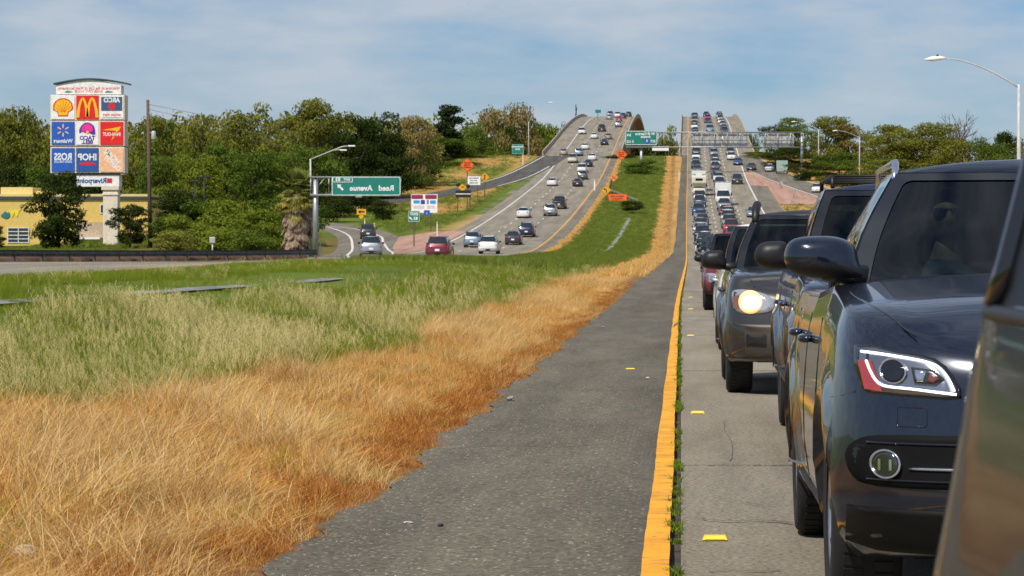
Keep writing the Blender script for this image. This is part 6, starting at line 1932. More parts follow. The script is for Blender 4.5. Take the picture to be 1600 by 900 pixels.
letters(pn, 'EXIT', .27, rel(543,0,ox,oz)[0], (tz0+tz1)/2-.01, yy_, M_WLET, bold=.008); letters(pn, '83', .40, rel(529,0,ox,oz)[0], (tz0+tz1)/2-.01, yy_, M_WLET, bold=.012)
letters(pn, 'Reed', .62, rel(604.5,0,ox,oz)[0], rel(0,294.5,ox,oz)[1], yy_, M_WLET, bold=.018, sx=1.0); letters(pn, 'Avenue', .62, rel(565,0,ox,oz)[0], rel(0,294.5,ox,oz)[1], yy_, M_WLET, bold=.018, sx=.98)
ax_, az_ = rel(533,293,ox,oz)
arrow = [(-.26,.26),(.08,.22),(.0,.11),(.27,-.16),(.16,-.28),(-.10,.0),(-.20,-.08)]
plate_part(pn, [(ax_+a, az_+b) for a, b in arrow], yy_, M_WLET, 'arrow')
mb = MB(); cx_, cz_ = rel(562,307,ox,oz); mb.box(cx_-.25, cx_+.25, -.75, -.45, cz_-.1, cz_+.02, bev=.02); obj('sign_light', mb, M_STEEL, ex)
# --- double lamp next to it
D = 240.0; ox = px2x(486, D); oz = sg_ground(ox, D)
lp = empty('street_lamp', (ox, D, oz)); tag(lp, 'grey street lamp with two arms rising behind the exit sign post', 'street lamp')
R_ = lambda px, py: (rel(px, py, ox, oz, D)[0], 0, rel(px, py, ox, oz, D)[1])
mb = MB(); mb.tube([(0,0,-.2), R_(485,248)], [.12,.07], 10); obj('pole', mb, M_POLEW, lp)
mb = MB(); mb.tube([R_(485,249), R_(500,243), R_(520,235), R_(535,229), R_(548,228)], .05, 7); obj('arm', mb, M_POLEW, lp)
mb = MB(); mb.tube([R_(520,235), R_(530,234), R_(537,235)], .04, 6); obj('arm', mb, M_POLEW, lp)
for px in (546, 533):
    a = R_(px, 228 if px > 540 else 234.5); mb = MB(); mb.box(a[0]-.1, a[0]+.5, -.14, .14, a[2]-.07, a[2]+.06, bev=.04); obj('lamp_head', mb, M_WLET, lp)

# --- single arm street lamps
def street_lamp(px, base_py, top_py, head_px, head_py, d, label, sm=None, zb=None):
    ox = px2x(px, d); oz = zb if zb is not None else sg_ground(ox, d)
    root = empty('street_lamp', (ox, d, oz)); tag(root, label, 'street lamp', 'single arm street lamps')
    rr = lambda a, b: (rel(a, b, ox, oz, d)[0], 0, rel(a, b, ox, oz, d)[1])
    tp = rr(px, top_py)
    mb = MB(); mb.tube([(0,0,-.3), (0,0,tp[2]*.5), tp], [.13,.105,.075], 10); obj('pole', mb, M_POLEW, root)
    mb = MB(); mb.lathe([(.20,0),(.20,.25),(.14,.32)], n=10); obj('base', mb, M_POLEW, root)
    hx, _, hz = rr(head_px, head_py); dx = hx-tp[0]; dz = hz-tp[2]
    pth = [(tp[0]+dx*t, 0, tp[2]-.15+(dz+.15)*(1-(1-t)**1.75)) for t in np.linspace(0, 1, 12)]
    mb = MB(); mb.tube(pth, list(np.linspace(.045, .028, 12)), 7); obj('arm', mb, M_POLEW, root)
    sgn = 1 if dx > 0 else -1
    mb = MB(); mb.tube([(hx-sgn*.15,0,hz), (hx+sgn*.12,0,hz+.01), (hx+sgn*.5,0,hz-.03), (hx+sgn*.85,0,hz-.07)], [.05,.10,.12,.04], 8); obj('lamp_head', mb, M_WLET, root)
    mb = MB(); mb.lathe([(.001,.14),(.05,.12),(.05,.0)], origin=(hx+sgn*.25,0,hz+.05), n=8); obj('photocell', mb, M_BLK, root)
    return root
street_lamp(1592,300,132,1473,91,133,'tall street lamp at the right edge with its arm reaching left over the nearest SUV')
street_lamp(1343,290,214,1308,204,505,'second street lamp along the slip road, right of the gantry')
street_lamp(1279,280,202,1243,190,545,'street lamp along the slip road just right of the gantry column')
street_lamp(826,238,190,858,160,600,'street lamp beside the left bridge with a small blue plate on its pole')
o = street_lamp  # (helper)
# --- overhead gantry across our road, seen from behind, with one green sign in the median
D = 548.0; ox = px2x(1002, D); oz = sg_ground(ox, D)
gy = empty('sign_gantry', (ox, D, oz)); tag(gy, 'steel truss gantry spanning the queue with three bare sign backs', 'sign gantry')
G_ = lambda px, py: rel(px, py, ox, oz, D)
zt_, zb_ = G_(0,207)[1], G_(0,230)[1]; xa, xb = G_(978,0)[0], G_(1255,0)[0]
mb = MB(); mb.tube([(0,0,-.3), (0,0,zb_)], [.32,.26], 14); obj('column', mb, M_STEEL, gy)
cxr = G_(1253,0)[0]; zgr = sg_ground(px2x(1253, D), D)-oz
mb = MB(); mb.tube([(cxr,0,zgr-.3), (cxr,0,zt_)], [.32,.26], 14); obj('column', mb, M_STEEL, gy)
for z in (zt_, zb_):
    for y in (-.6, .6):
        mb = MB(); mb.tube([(xa, y, z), (xb, y, z)], .11, 8); obj('truss_chord', mb, M_STEEL, gy)
nb = 14
for k in range(nb+1):
    x = lerp(xa, xb, k/nb)
    for y in (-.6, .6):
        mb = MB(); mb.tube([(x, y, zb_), (x, y, zt_)], .06, 6); obj('truss_brace', mb, M_STEEL, gy)
        if k < nb and y < 0:
            x2 = lerp(xa, xb, (k+1)/nb); mb = MB(); mb.tube([(x, y, zt_ if k % 2 else zb_), (x2, y, zb_ if k % 2 else zt_)], .06, 6); obj('truss_brace', mb, M_STEEL, gy)
for (pa, pb) in ((1082,1127),(1130,1169),(1192,1241)):
    x0_, zz0 = G_(pa,229); x1_, zz1 = G_(pb,208)
    bk = panel(gy, (x0_+x1_)/2, (zz0+zz1)/2, x1_-x0_, zz1-zz0, M_SBACK, .08, 1.0, name='sign_back', t=.06)
    for x in np.linspace(x0_+.3, x1_-.3, 6):
        mb = MB(); mb.box(x-.05, x+.05, .84, .935, zz0-.1, zz1+.1); obj('stiffener', mb, M_STEEL, bk)
    for z in np.linspace(zz0+.3, zz1-.3, 3):
        mb = MB(); mb.box(x0_+.1, x1_-.1, .86, .936, z-.035, z+.035); obj('stiffener', mb, M_STEEL, bk)
x0_, zz0 = G_(977,227); x1_, zz1 = G_(1027,204.5)
gp = panel(gy, (x0_+x1_)/2, (zz0+zz1)/2, x1_-x0_, zz1-zz0, M_GREEN, .25, -.75, border=M_WLET, bw=.09)
yy_ = -.806
for t, sz, px, py in (('W El Camino', .70, 1008, 209.5),('Avenue', .62, 1009, 214),('3/4', .66, 983, 211.5),('2 1/2', .66, 985, 221.5),('JCT', .62, 1020, 221)):
    x, z = G_(px, py); letters(gp, t, sz, x, z, yy_, M_WLET, bold=.02)
x, z = G_(1011, 220.5); sh_ = smooth_poly([(-.45,.42),(0,.5),(.45,.42),(.5,.0),(.28,-.4),(0,-.52),(-.28,-.4),(-.5,.0)], 3)
plate_part(gp, [(x+a, z+b) for a, b in sh_], yy_, mat('shield_blue', (.02,.10,.42), .5), 'route_shield'); letters(gp, '5', .6, x, z, yy_-.014, M_WLET, bold=.02)
x0_, zz0 = G_(1019,235.5); x1_, zz1 = G_(1045,228.5)
# white board behind the gantry
def board(name, label, px0, px1, py0, py1, d, m, post_px, post_base=None, border=None, cat='road sign', pm=M_WOOD, r=.06, lines=(), grp=None, lm=M_BLKL, pr=.06, square=True):
    ox = px2x(.5*(px0+px1), d); oz = sg_ground(ox, d)
    root = empty(name, (ox, d, oz)); tag(root, label, cat, grp)
    a, b = rel(px0, py1, ox, oz, d); c, e = rel(px1, py0, ox, oz, d)
    pnl = panel(root, (a+c)/2, (b+e)/2, c-a, e-b, m, r, 0, border=border, bw=.03)
    posts(root, [rel(q, 0, ox, oz, d)[0] for q in post_px], (b+e)/2, pm, pr, .005, square=square)
    for (t, sz, px, py) in lines:
        x, z = rel(px, py, ox, oz, d); letters(pnl, t, sz, x, z, -.055, lm, bold=sz*.03)
    return root, pnl, ox, oz
board('sign_board', 'small white board hanging low behind the gantry in the median', 1019,1045,228.5,235.5,575,M_WLET,(1024,1040))
def diamond(px, py, half, d, m, label, lines=(), symbol=None, post_py=None, name='warning_sign', grp='diamond warning signs'):
    ox = px2x(px, d); oz = sg_ground(ox, d); root = empty(name, (ox, d, oz)); tag(root, label, 'road sign', grp)
    cx, cz = rel(px, py, ox, oz, d); hw_ = half*d/F
    pl = [(cx, cz-hw_), (cx+hw_, cz), (cx, cz+hw_), (cx-hw_, cz)]
    mb = MB(); mb.plate(pl, -.05, 0); pnl = obj('sign_panel', mb, m, root)
    i0 = .93; i1 = .87; V = [(cx+(a-cx)*i, -.056, cz+(b-cz)*i) for i in (i0, i1) for a, b in pl]
    obj('border', mesh_of(V, [(k, (k+1) % 4, 4+(k+1) % 4, 4+k) for k in range(4)]), M_BLKL, pnl)
    posts(root, [0], cz, M_WOOD, .06, .005)
    for (t, sz, dz) in lines: letters(pnl, t, sz*hw_, cx, cz+dz*hw_, -.055, M_BLKL, bold=.012*hw_)
    if symbol:
        for pol in symbol: plate_part(pnl, [(cx+a*hw_, cz+b*hw_) for a, b in pol], -.05, M_BLKL, 'symbol')
    return root
RW = (('ROAD',.30,.30),('WORK',.30,.0),('AHEAD',.30,-.30))
diamond(730,258,11.5,408,M_ORANGE,'orange diamond road work sign beside the left carriageway above a black message board', RW)
diamond(971,241.5,9.5,535,M_ORANGE,'bright orange diamond sign in the median below the green gantry sign', RW)
diamond(959,277,7.2,470,M_ORL,'pale orange diamond sign above the orange board in the median', (('LANE',.32,.2),('ENDS',.32,-.2)))
MERGE = [[(-.08,-.5),(.10,-.5),(.10,.25),(.24,.22),(.02,.55),(-.2,.22),(-.08,.25)],[(-.30,-.5),(-.18,-.5),(-.08,-.2),(-.08,.0)]]
diamond(757.5,277,8,440,M_YELS,'yellow merge sign at the start of the entrance ramp', symbol=MERGE)
CURVE = [[(-.05,-.5),(.12,-.5),(.12,.05),(-.15,.2),(-.08,.35),(-.45,.3),(-.3,-.05),(-.24,.08),(-.05,-.05)]]
diamond(947,297,8.5,445,M_YELS,'yellow winding arrow sign left of the orange board in the median', symbol=CURVE)
board('sign_board','bright orange rectangular board in the median in front of the round shrub',950,979.5,303,318,440,M_ORANGE,(957,973),lines=(('SPEEDING FINES',.30,964.5,307),('DOUBLED IN',.30,964.5,310.7),('WORK ZONES',.30,964.5,314.4)),border=M_BLKL)
board('sign_board','white three line notice board beside the yellow merge sign',729,751,275,289.5,436,M_WLET,(746,),lines=(('PEDESTRIANS',.25,740,278.5),('BICYCLES',.25,740,282.2),('PROHIBITED',.25,740,286)),border=M_BLKL)
# black message board with a yellow speed sign and two beacons
rt, pnl, ox, oz = board('message_board','black two row message board with yellow plate and two beacon lamps',712,736,297.5,308.5,405,M_BLKL,(715,734),lines=())
a, z = rel(724,303,ox,oz,405); mb = MB(); mb.box(-1.1, 1.1, -.065, -.052, z-.06, z+.06); obj('divider_stripe', mb, M_WLET, pnl)
x, z = rel(722.5,293,ox,oz,405); hw_ = .62; mb = MB(); mb.plate([(x,z-hw_*.9),(x+hw_,z),(x,z+hw_*.9),(x-hw_,z)], -.05, 0); q = obj('sign_panel', mb, M_YELS, rt)
plate_part(q, [(x-.28,z-.02),(x+.05,z+.18),(x+.28,z+.10),(x+.2,z-.02),(x,z+.04)], -.05, M_BLKL, 'symbol')
for px, py in ((715.5,288.5),(731.5,290.8)):
    x, z = rel(px,py,ox,oz,405); mb = MB(); mb.lathe([(.001,-.12),(.22,-.12),(.30,-.05),(.30,.12),(.2,.2),(.001,.2)], origin=(x,0,z), axis='Y', n=14); obj('beacon', mb, M_BLK, rt)
for px in (715, 734): pass
# logo board, exit number sign and arrow sign near the gore
d_ = 340.
rt, pnl, ox, oz = board('service_sign','white services board with maroon header and small blue logos beside the exit number sign',642,684,303,333,345,M_WLET,(648,673),border=mat('maroon_print',(.25,.02,.07),.6))
a0, b0 = rel(643,311,ox,oz,345); a1, b1 = rel(683,304,ox,oz,345)
for (pa, pb, pc, pd, m) in ((643,661,304.5,311,'maroon_print'),(664.5,682.5,304.5,311,'maroon_print'),(646,656,313,318,'blue_print'),(657.5,664,312.5,319,'navy_print'),(672,681,313,318.5,'blue_print'),(667,670,312,319,'grey_print'),(646,663,321,326,'pale_print'),(667,680,321,326,'pale_print'),(643,656,329.5,332.5,'maroon_print')):
    mm = mat(m, dict(maroon_print=(.25,.02,.07), blue_print=(.03,.30,.62), navy_print=(.02,.05,.25), grey_print=(.2,.2,.25), pale_print=(.62,.58,.60))[m], .6)
    x0_, zz0 = rel(pa,pd,ox,oz,345); x1_, zz1 = rel(pb,pc,ox,oz,345); plate_part(pnl, rrect(x0_,x1_,zz0,zz1,.08,2), -.05, mm, 'printed_logo')
x, z = rel(667,333,ox,oz,345); mb = MB(); mb.plate(rrect(x-.36,x+.36,z-.36,z+.36,.08), -.09, -.055); b_ = obj('blue_plate', mb, mat('shield_blue',(.02,.10,.42),.5), rt); letters(b_, 'i', .5, x, z, -.095, M_WLET)
rt, pnl, ox, oz = board('exit_number_sign','small green EXIT 83 sign on one post in the pink gore',638,655.5,329.5,346.5,300,M_GREEN,(646.8,),border=M_WLET,r=.08)
x, z = rel(646.8,334.5,ox,oz,300); letters(pnl,'EXIT',.42,x,z,-.055,M_WLET,bold=.012); x, z = rel(649.5,341.5,ox,oz,300); letters(pnl,'83',.46,x,z,-.055,M_WLET,bold=.012)
x, z = rel(642,341.5,ox,oz,300); plate_part(pnl, [(x+a*.7,z+b*.7) for a,b in arrow], -.05, M_WLET, 'arrow')
rt, pnl, ox, oz = board('arrow_sign','yellow left arrow sign above a small yellow plate at the exit ramp',557.5,572,326.5,335.5,352,M_YELS,(564.5,),border=None,pr=.04)
x, z = rel(564.5,331,ox,oz,352); plate_part(pnl, [(x-.42,z),(x-.1,z+.25),(x-.1,z+.09),(x+.42,z+.09),(x+.42,z-.09),(x-.1,z-.09),(x-.1,z-.25)], -.05, M_BLKL, 'symbol')
x, z = rel(564.5,338.5,ox,oz,352); mb = MB(); mb.plate([(x,z-.34),(x+.34,z),(x,z+.34),(x-.34,z)], -.05, 0); obj('marker_plate', mb, M_YELS, rt)
# far green signs beside the bridge
rt, pnl, ox, oz = board('guide_sign','small plain green guide sign on the embankment beside the left bridge',800,818,225.5,240.5,575,M_GREEN,(817,),pm=M_WLET,border=M_WLET,lines=(('Sacramento',.5,808.5,229),('River',.5,808.5,233)),lm=M_WLET)
rt, pnl, ox, oz = board('guide_sign','tiny green sign at the left crest of the left bridge',930,939,171.5,176.5,800,M_GREEN,(934,),border=None)
rt.location.z = float(zroad(800)); pnl.location.z = 0
for ch in rt.children: ch.location.z = -(float(zroad(800))-oz)
posts(rt, [0], CH+(400-174)*800/F-float(zroad(800)), M_STEEL, .05)
# delineator posts
for (px, top, bot, d, lab) in ((585,351,361,352,'white marker post left of the exit number sign on the bank'),(683,346,358,330,'white marker post at the tip of the dry verge right of the services board'),(570,347,358,365,'white marker post under the yellow arrow sign'),(1061,266,284,520,'tall white marker post beside the median at the right bridge abutment'),(929,281,291,480,'white guard rail end post beside the left carriageway'),(1257,262,278,560,'white cabinet on a post at the foot of the gantry right column'),(500,379,391,240,'white marker post right of the exit sign post')):
    ox = px2x(px, d); oz = sg_ground(ox, d); z1 = max(.8, CH+(VY-top)*d/F-oz); w = .055 if px not in (1257, 929) else .3 if px == 1257 else .10
    root = empty('marker_post', (ox, d, oz)); tag(root, lab, 'marker post', 'white marker posts')
    mb = MB(); mb.box(-w, w, -.03, .03, -.1, z1-.02, bev=.012); obj('post', mb, M_WLET, root); mb = MB(); mb.box(-w*.8, w*.8, -.045, -.031, z1-.25, z1-.10); obj('reflector', mb, M_AMB if px < 900 else M_SBACK, root)

# --- tall sign with store panels
D = 312.0; k_ = D/F; ox = px2x(139, D); oz = sg_ground(ox, D)
py_ = empty('pylon_sign', (ox, D, oz)); tag(py_, 'tall cream sign with nine coloured store panels on one column', 'sign')
S_ = lambda px, py: rel(px, py, ox, oz, D)
M_CREAM = mat('sign_cream', (.70,.62,.50), .7); M_CRD = mat('sign_tan', (.42,.35,.27), .7); M_ROOFD = mat('sign_cap', (.05,.055,.07), .5)
a, _ = S_(160,0); b, zc = S_(183,292); mb = MB(); mb.box(a, b, .3, 1.7, -.3, zc-.35, bev=.05); obj('column', mb, M_CREAM, py_)
mb = MB(); mb.box(a-.15, b+.15, .15, 1.85, zc-.35, zc+.15, bev=.04); mb.box(a-.08, b+.08, .2, 1.8, zc-.9, zc-.7); obj('capital', mb, M_CREAM, py_)
a, z0 = S_(119,291.5); b, z1 = S_(185.5,273); mb = MB(); mb.box(a, b, .2, 1.8, z0, z1, bev=.02); lower = obj('lower_panel', mb, M_WLET, py_)
x, z = S_(143,282.5); letters(lower, 'Riverpoint', .78, x, z, .195, mat('print_blue',(.03,.06,.30),.6), bold=.03); x, z = S_(170.5,282); mb = MB(); mb.box(x-.28,x+.28,.16,.199,z-.25,z+.25); obj('logo_square', mb, mat('print_red',(.62,.02,.03),.6), lower)
a, _ = S_(90,0); b, _ = S_(188,0); mb = MB(); mb.box(a, b, .1, 1.9, z1+.003, z1+.2); obj('ledge', mb, M_CRD, py_)
rows = [(148.5,187),(189.5,227),(230.5,269.5)]
cols = [(80,117.5),(118.5,155),(156,193.5)]
bx0, _ = S_(78.5,0); bx1, _ = S_(194.5,0)
for (ta, tb) in rows:
    _, zt_ = S_(0,ta); _, zb_ = S_(0,tb+.8); mb = MB(); mb.box(bx0, bx1, 0, 2.0, zb_, zt_+.03, bev=.02); obj('cabinet', mb, M_CREAM, py_)
    mb = MB(); mb.box(bx0+.1, bx1-.1, .1, 1.9, zb_-.20, zb_-.003); obj('divider', mb, M_CRD, py_)
a, z0 = S_(87,147); b, z1 = S_(188.5,133)
arc = [(a,z0),(b,z0),(b,z1)]+[(lerp(b,a,t), z1+.62*math.sin(math.pi*t)) for t in np.linspace(.05,.95,12)]+[(a,z1)]
mb = MB(); mb.plate(arc, .2, 1.8); hd = obj('header', mb, M_WLET, py_)
m_rd = mat('print_red',(.62,.02,.03),.6)
x, z = S_(138,137.8); letters(hd, 'Welcome to the City of West Sacramento', .50, x, z, .195, m_rd, bold=.006, sx=.80); x, z = S_(138,143.3); letters(hd, 'RIVER CITY  YOUR', .42, x, z, .195, m_rd, bold=.006, sx=.9)
for px in (107,170): x, z = S_(px,143.3); plate_part(hd, smooth_poly([(x-.5,z-.05),(x-.2,z+.14),(x+.1,z+.1),(x+.5,z),(x+.1,z-.12),(x-.3,z-.12)],2), .2, mat('print_teal',(.08,.25,.25),.6), 'ornament')
e0, ez = S_(83,132); e1, _ = S_(200,134)
top_ = [(lerp(e0,e1,t), ez+.55*math.sin(math.pi*t)) for t in np.linspace(0,1,16)]; capn = top_+[(x_, z_+.16) for x_, z_ in reversed(top_)]
mb = MB(); mb.plate(capn, .02, 1.98); obj('cap', mb, M_ROOFD, py_)
mPal = dict(red=mat('print_bright_red',(.72,.012,.012),.5), yel=mat('print_yellow',(.90,.50,.01),.5), blue=mat('print_royal',(.015,.10,.46),.5), dblue=mat('print_deep_blue',(.02,.09,.30),.5), white=M_WLET, purple=mat('print_purple',(.10,.03,.28),.5), pink=mat('print_magenta',(.80,.03,.30),.5), orange=mat('print_orange',(.80,.36,.16),.5), slate=mat('print_slate',(.05,.09,.19),.5), peach=mat('print_peach',(.85,.48,.28),.5))
def cell(r_, c_, m):
    a, zb_ = S_(cols[c_][0]+.8, rows[r_][1]-.8); b, zt_ = S_(cols[c_][1]-.8, rows[r_][0]+.8)
    mb = MB(); mb.plate(rrect(a, b, zb_, zt_, .05, 2), -.06, -.003); o = obj('store_panel', mb, m, py_)
    cx, cz, w, h = (a+b)/2, (zb_+zt_)/2, b-a, zt_-zb_
    def sh(poly, m, name='logo_shape', lay=0): return plate_part(o, [(cx+x*w/2, cz+z*h/2) for x, z in poly], -.06-.012*lay, mPal[m], name)
    def tx(t, sz, x, z, m, lay=0, **k): return letters(o, t, sz*h, cx+x*w/2, cz+z*h/2, -.064-.012*lay, mPal[m], **k)
    return sh, tx, cx, cz, w, h, o
# shell
sh, tx, cx, cz, w, h, o = cell(0,0,mPal['white'])
def scallop(k): 
    pts = [(-.42*k,-.78*k)]+[(-.50*k,-.40*k)]+[(.88*k*math.cos(t)*(1+.03*math.cos(13*t)), -.02+.80*k*math.sin(t)*(1+.03*math.cos(13*t))) for t in np.linspace(math.pi*1.10, -math.pi*.10, 27)]+[(.50*k,-.40*k),(.42*k,-.78*k)]
    return pts[::-1]
sh(scallop(1), 'red'); sh(scallop(.86), 'yel', lay=1)
for t in np.linspace(math.pi*.93, math.pi*.07, 7):
    c, s2 = math.cos(t), math.sin(t); nx, nz = -s2*.018, c*.018
    sh([(.10*c+nx,-.45+.1*s2+nz),(.10*c-nx,-.45+.1*s2-nz),(.70*c-nx,-.05+.62*s2-nz),(.70*c+nx,-.05+.62*s2+nz)], 'red', 'rib', 2)
# arches
sh, tx, cx, cz, w, h, o = cell(0,1,mPal['red'])
mb = MB()
for sg in (-1, 1):
    pth = [(cx+sg*w/2*x, -.075, cz+h/2*z) for x, z in smooth_poly([(.86,-.85),(.78,-.2),(.62,.45),(.42,.76),(.22,.45),(.08,-.15),(.03,-.78)], 4, False)]
    V, Fc = [], []
    for i, p in enumerate(pth):
        u = i/(len(pth)-1); ww = lerp(.13, .085, math.sin(math.pi*u))*w/2*1.1
        d1 = Vector(pth[min(i+1,len(pth)-1)])-Vector(pth[max(i-1,0)]); n1 = Vector((d1.z, 0, -d1.x)).normalized()
        V += [Vector(p)+n1*ww, Vector(p)-n1*ww]
    for i in range(len(pth)-1): Fc.append((2*i, 2*i+1, 2*i+3, 2*i+2))
    mb.add(V, Fc)
obj('arches', mb, mPal['yel'], o)
# fuel station panel
sh, tx, cx, cz, w, h, o = cell(0,2,mPal['white'])
sh([(-.92,-.30),(.92,-.30),(.92,.88),(-.92,.88)], 'slate'); tx('ARCO', .27, .0, .60, 'white', 1, bold=.03, sx=.9)
star = [((.34 if i % 2 == 0 else .24)*math.cos(i*math.pi/8), .06+(.34 if i % 2 == 0 else .24)*math.sin(i*math.pi/8)) for i in range(16)]
sh(star, 'red', lay=1); tx('am/pm mart', .18, 0, -.62, 'red', bold=.01, sx=.85)
sh([(-.85,-.9),(.85,-.9),(.85,-.86),(-.85,-.86)], 'slate')
# spark
sh, tx, cx, cz, w, h, o = cell(1,0,mPal['blue'])
for i in range(6):
    t = math.pi/2+i*math.pi/3; c, s2 = math.cos(t), math.sin(t); nx, nz = -s2*.065, c*.065
    sh([(.20*c-nx*.6,.25+.2*s2-nz*.6),(.50*c-nx,.25+.5*s2-nz),(.56*c,.25+.56*s2),(.50*c+nx,.25+.5*s2+nz),(.20*c+nx*.6,.25+.2*s2+nz*.6)], 'peach', 'spark_ray')
tx('Walmart', .23, 0, -.68, 'white', bold=.012)
# bell
sh, tx, cx, cz, w, h, o = cell(1,1,mPal['white'])
bell = smooth_poly([(-.72,-.02),(-.70,.4),(-.35,.85),(.15,.93),(.6,.6),(.72,.0),(.55,-.15),(.2,-.02),(-.2,.02),(-.45,.12)],3)
sh(bell[::-1], 'purple'); sh(smooth_poly([(-.52,.18),(-.42,.62),(-.02,.85),(.42,.6),(.46,.2),(.1,.1),(-.2,.16)],3)[::-1], 'pink', lay=1); sh(circle((.0,.06),.13,10), 'yel', lay=2)
tx('TACO', .24, 0, -.42, 'purple', bold=.03); tx('BELL', .24, 0, -.78, 'purple', bold=.03)
# burger arrow
sh, tx, cx, cz, w, h, o = cell(1,2,mPal['red'])
sh([(-.82,.28),(.80,.58),(.66,.30),(.30,-.02),(.42,.22)][::-1], 'yel'); sh([(-.02,-.62),(.22,-.32),(.1,-.28)], 'yel'); tx('IN-N-OUT', .21, 0, -.10, 'white', bold=.015, sx=.80)
# discount clothing, pancakes, hardware
sh, tx, cx, cz, w, h, o = cell(2,0,mPal['blue']); tx('ROSS', .40, 0, .25, 'white', bold=.03, sx=.80); tx('DRESS FOR LESS', .13, 0, -.15, 'white', bold=.005, sx=.80)
sh, tx, cx, cz, w, h, o = cell(2,1,mPal['dblue']); tx('IHOP', .38, 0, .22, 'white', bold=.03, sx=.90); sh(smooth_poly([(-.8,-.32),(-.3,-.2),(.3,-.2),(.8,-.34),(.3,-.42),(-.3,-.42)],3), 'red')
sh, tx, cx, cz, w, h, o = cell(2,2,mPal['peach'])
for (t, sz, u, v) in (('THE',.13,-.25,.66),('HOME',.29,.02,.26),('DEPOT',.27,.05,-.28)):
    me = text_mesh(t, sz*h, 0, 0, 0, bold=.02); n = len(me.vertices); co = np.zeros(n*3, np.float32); me.vertices.foreach_get('co', co); co = co.reshape(-1,3); an = -R(42)
    X = co[:,0]*math.cos(an)-co[:,2]*math.sin(an); Z = co[:,0]*math.sin(an)+co[:,2]*math.cos(an); co[:,0] = X+cx+u*w/2; co[:,2] = Z+cz+v*h/2; co[:,1] += -.066
    me.vertices.foreach_set('co', co.ravel()); obj('lettering', me, M_WLET, o)

# --- yellow building
D = 345.0; ox = px2x(115, D); oz = sg_ground(ox, D)
bd = empty('restaurant', (ox, D, oz)); tag(bd, 'yellow single storey restaurant with dark cornice behind the tall sign', 'building')
B_ = lambda px, py: rel(px, py, ox, oz, D)
M_YW = mat('stucco_yellow', (.66,.46,.13), .85, var=.08); M_YW2 = mat('stucco_pale_yellow', (.70,.55,.22), .85, var=.08); M_TANW = mat('stucco_tan', (.45,.34,.24), .85)
a, zt_ = B_(-80,311); b, _ = B_(231,0)
mb = MB(); mb.box(a, b, 0, 14, -.3, zt_); obj('wall', mb, M_YW, bd)
mb = MB(); mb.box(a-.2, b+.2, -.25, 14.2, zt_+.003, zt_+.32); obj('cornice', mb, M_ROOFD, bd)
mb = MB(); mb.box(a, b, .05, 13.9, zt_+.325, zt_+.62); obj('parapet', mb, M_YW2, bd)
a2, zz = B_(-2,296); b2, _ = B_(48,0); mb = MB(); mb.box(a2, b2, 1, 6, zt_+.6, zz+.3); obj('raised_parapet', mb, M_YW2, bd)
b3, zz3 = B_(72,299); mb = MB(); mb.box(b2+.003, b3, 1.5, 6, zt_+.6, zz3+.1); obj('raised_parapet', mb, M_YW2, bd)
a, z0 = B_(133,372); b, z1 = B_(160,347); mb = MB(); mb.box(a-1.2, b+1.5, -.35, -.003, z0, z1); obj('wall_band', mb, M_TANW, bd)
a, z0 = B_(122,374); b, z1 = B_(160,371); mb = MB(); mb.box(a, b, -1.6, -.36, z0, z1); obj('awning', mb, M_WLET, bd)
a, z0 = B_(140,396); b, z1 = B_(160,375); mb = MB(); mb.box(a, b, -.06, -.003, -.1, z1); dr_ = obj('door', mb, G_DARK, bd)
for (pa, pb, pt, pbm) in ((12.5,45,356,397),(-40,-4,356,397),(157,163,320,333)):
    a, z0 = B_(pa,pbm); b, z1 = B_(pb,pt); z0 = max(z0, .1); mb = MB(); mb.box(a, b, -.05, -.003, z0, z1); w_ = obj('window', mb, G_DARK, bd)
    fr = MB(); nx = 2 if b-a > 1 else 1; nz = 4 if b-a > 1 else 1
    for i in range(nx+1): x = lerp(a, b, i/nx); q = MB(); q.box(x-.035, x+.035, -.11, -.052, z0-.05, z1+.05); obj('muntin', q, M_WLET, w_)
    for i in range(nz+1): z = lerp(z0, z1, i/nz); q = MB(); q.box(a-.05, b+.05, -.105, -.053, z-.04, z+.04); obj('muntin', q, M_WLET, w_)
x, z = B_(23,333.5); obj('lettering', text_mesh('W', 1.15, x, z, -.005, bold=.06, depth=.06), mat('sign_lemon', (.75,.62,.02), .5), bd)
x, z = B_(9,335.5); mb = MB(); mb.plate(smooth_poly([(x-.6,z-.1),(x-.3,z+.15),(x-.1,z+.42),(x+.2,z+.25),(x+.45,z+.3),(x+.5,z-.05),(x+.3,z-.35),(x,z-.42),(x-.3,z-.3)],3), -.12, -.003); obj('emblem', mb, mat('sign_teal', (.02,.17,.19), .5), bd)
# --- guard rail along the left road
gr_root = empty('guard_rail', (0, 0, 0)); tag(gr_root, 'grey guard rail on posts along the far left road edge', 'guard rail')
ds_ = np.arange(112, 218.5, 3.81)
pts_ = [(rail_x(d), d, float(zl(rail_x(d), d))+.50) for d in ds_]; gr_root.location = pts_[-1]; L0 = Vector(pts_[-1])
prof = [(-.0,-.20),(-.07,-.12),(-.0,-.04),(.0,.04),(-.07,.12),(0,.20)]
V, Fc = [], []
for (x, d, z) in pts_:
    for (o_, h) in prof: V.append((x-L0.x+.085-o_*-1, d-L0.y, z-L0.z+h))
for i in range(len(pts_)-1):
    for k in range(5): Fc.append((i*6+k, (i+1)*6+k, (i+1)*6+k+1, i*6+k+1))
obj('rail', mesh_of(V, Fc), mat('rail_weathered', (.115,.11,.11), .75, .25, var=.4), gr_root)
pm_ = MB(); pm_.box(-.08, .08, -.1, .1, -.75, .12); pme = pm_.mesh()
for (x, d, z) in pts_:
    obj('post', pme, M_WOOD, gr_root, (x-L0.x, d-L0.y, z-L0.z))
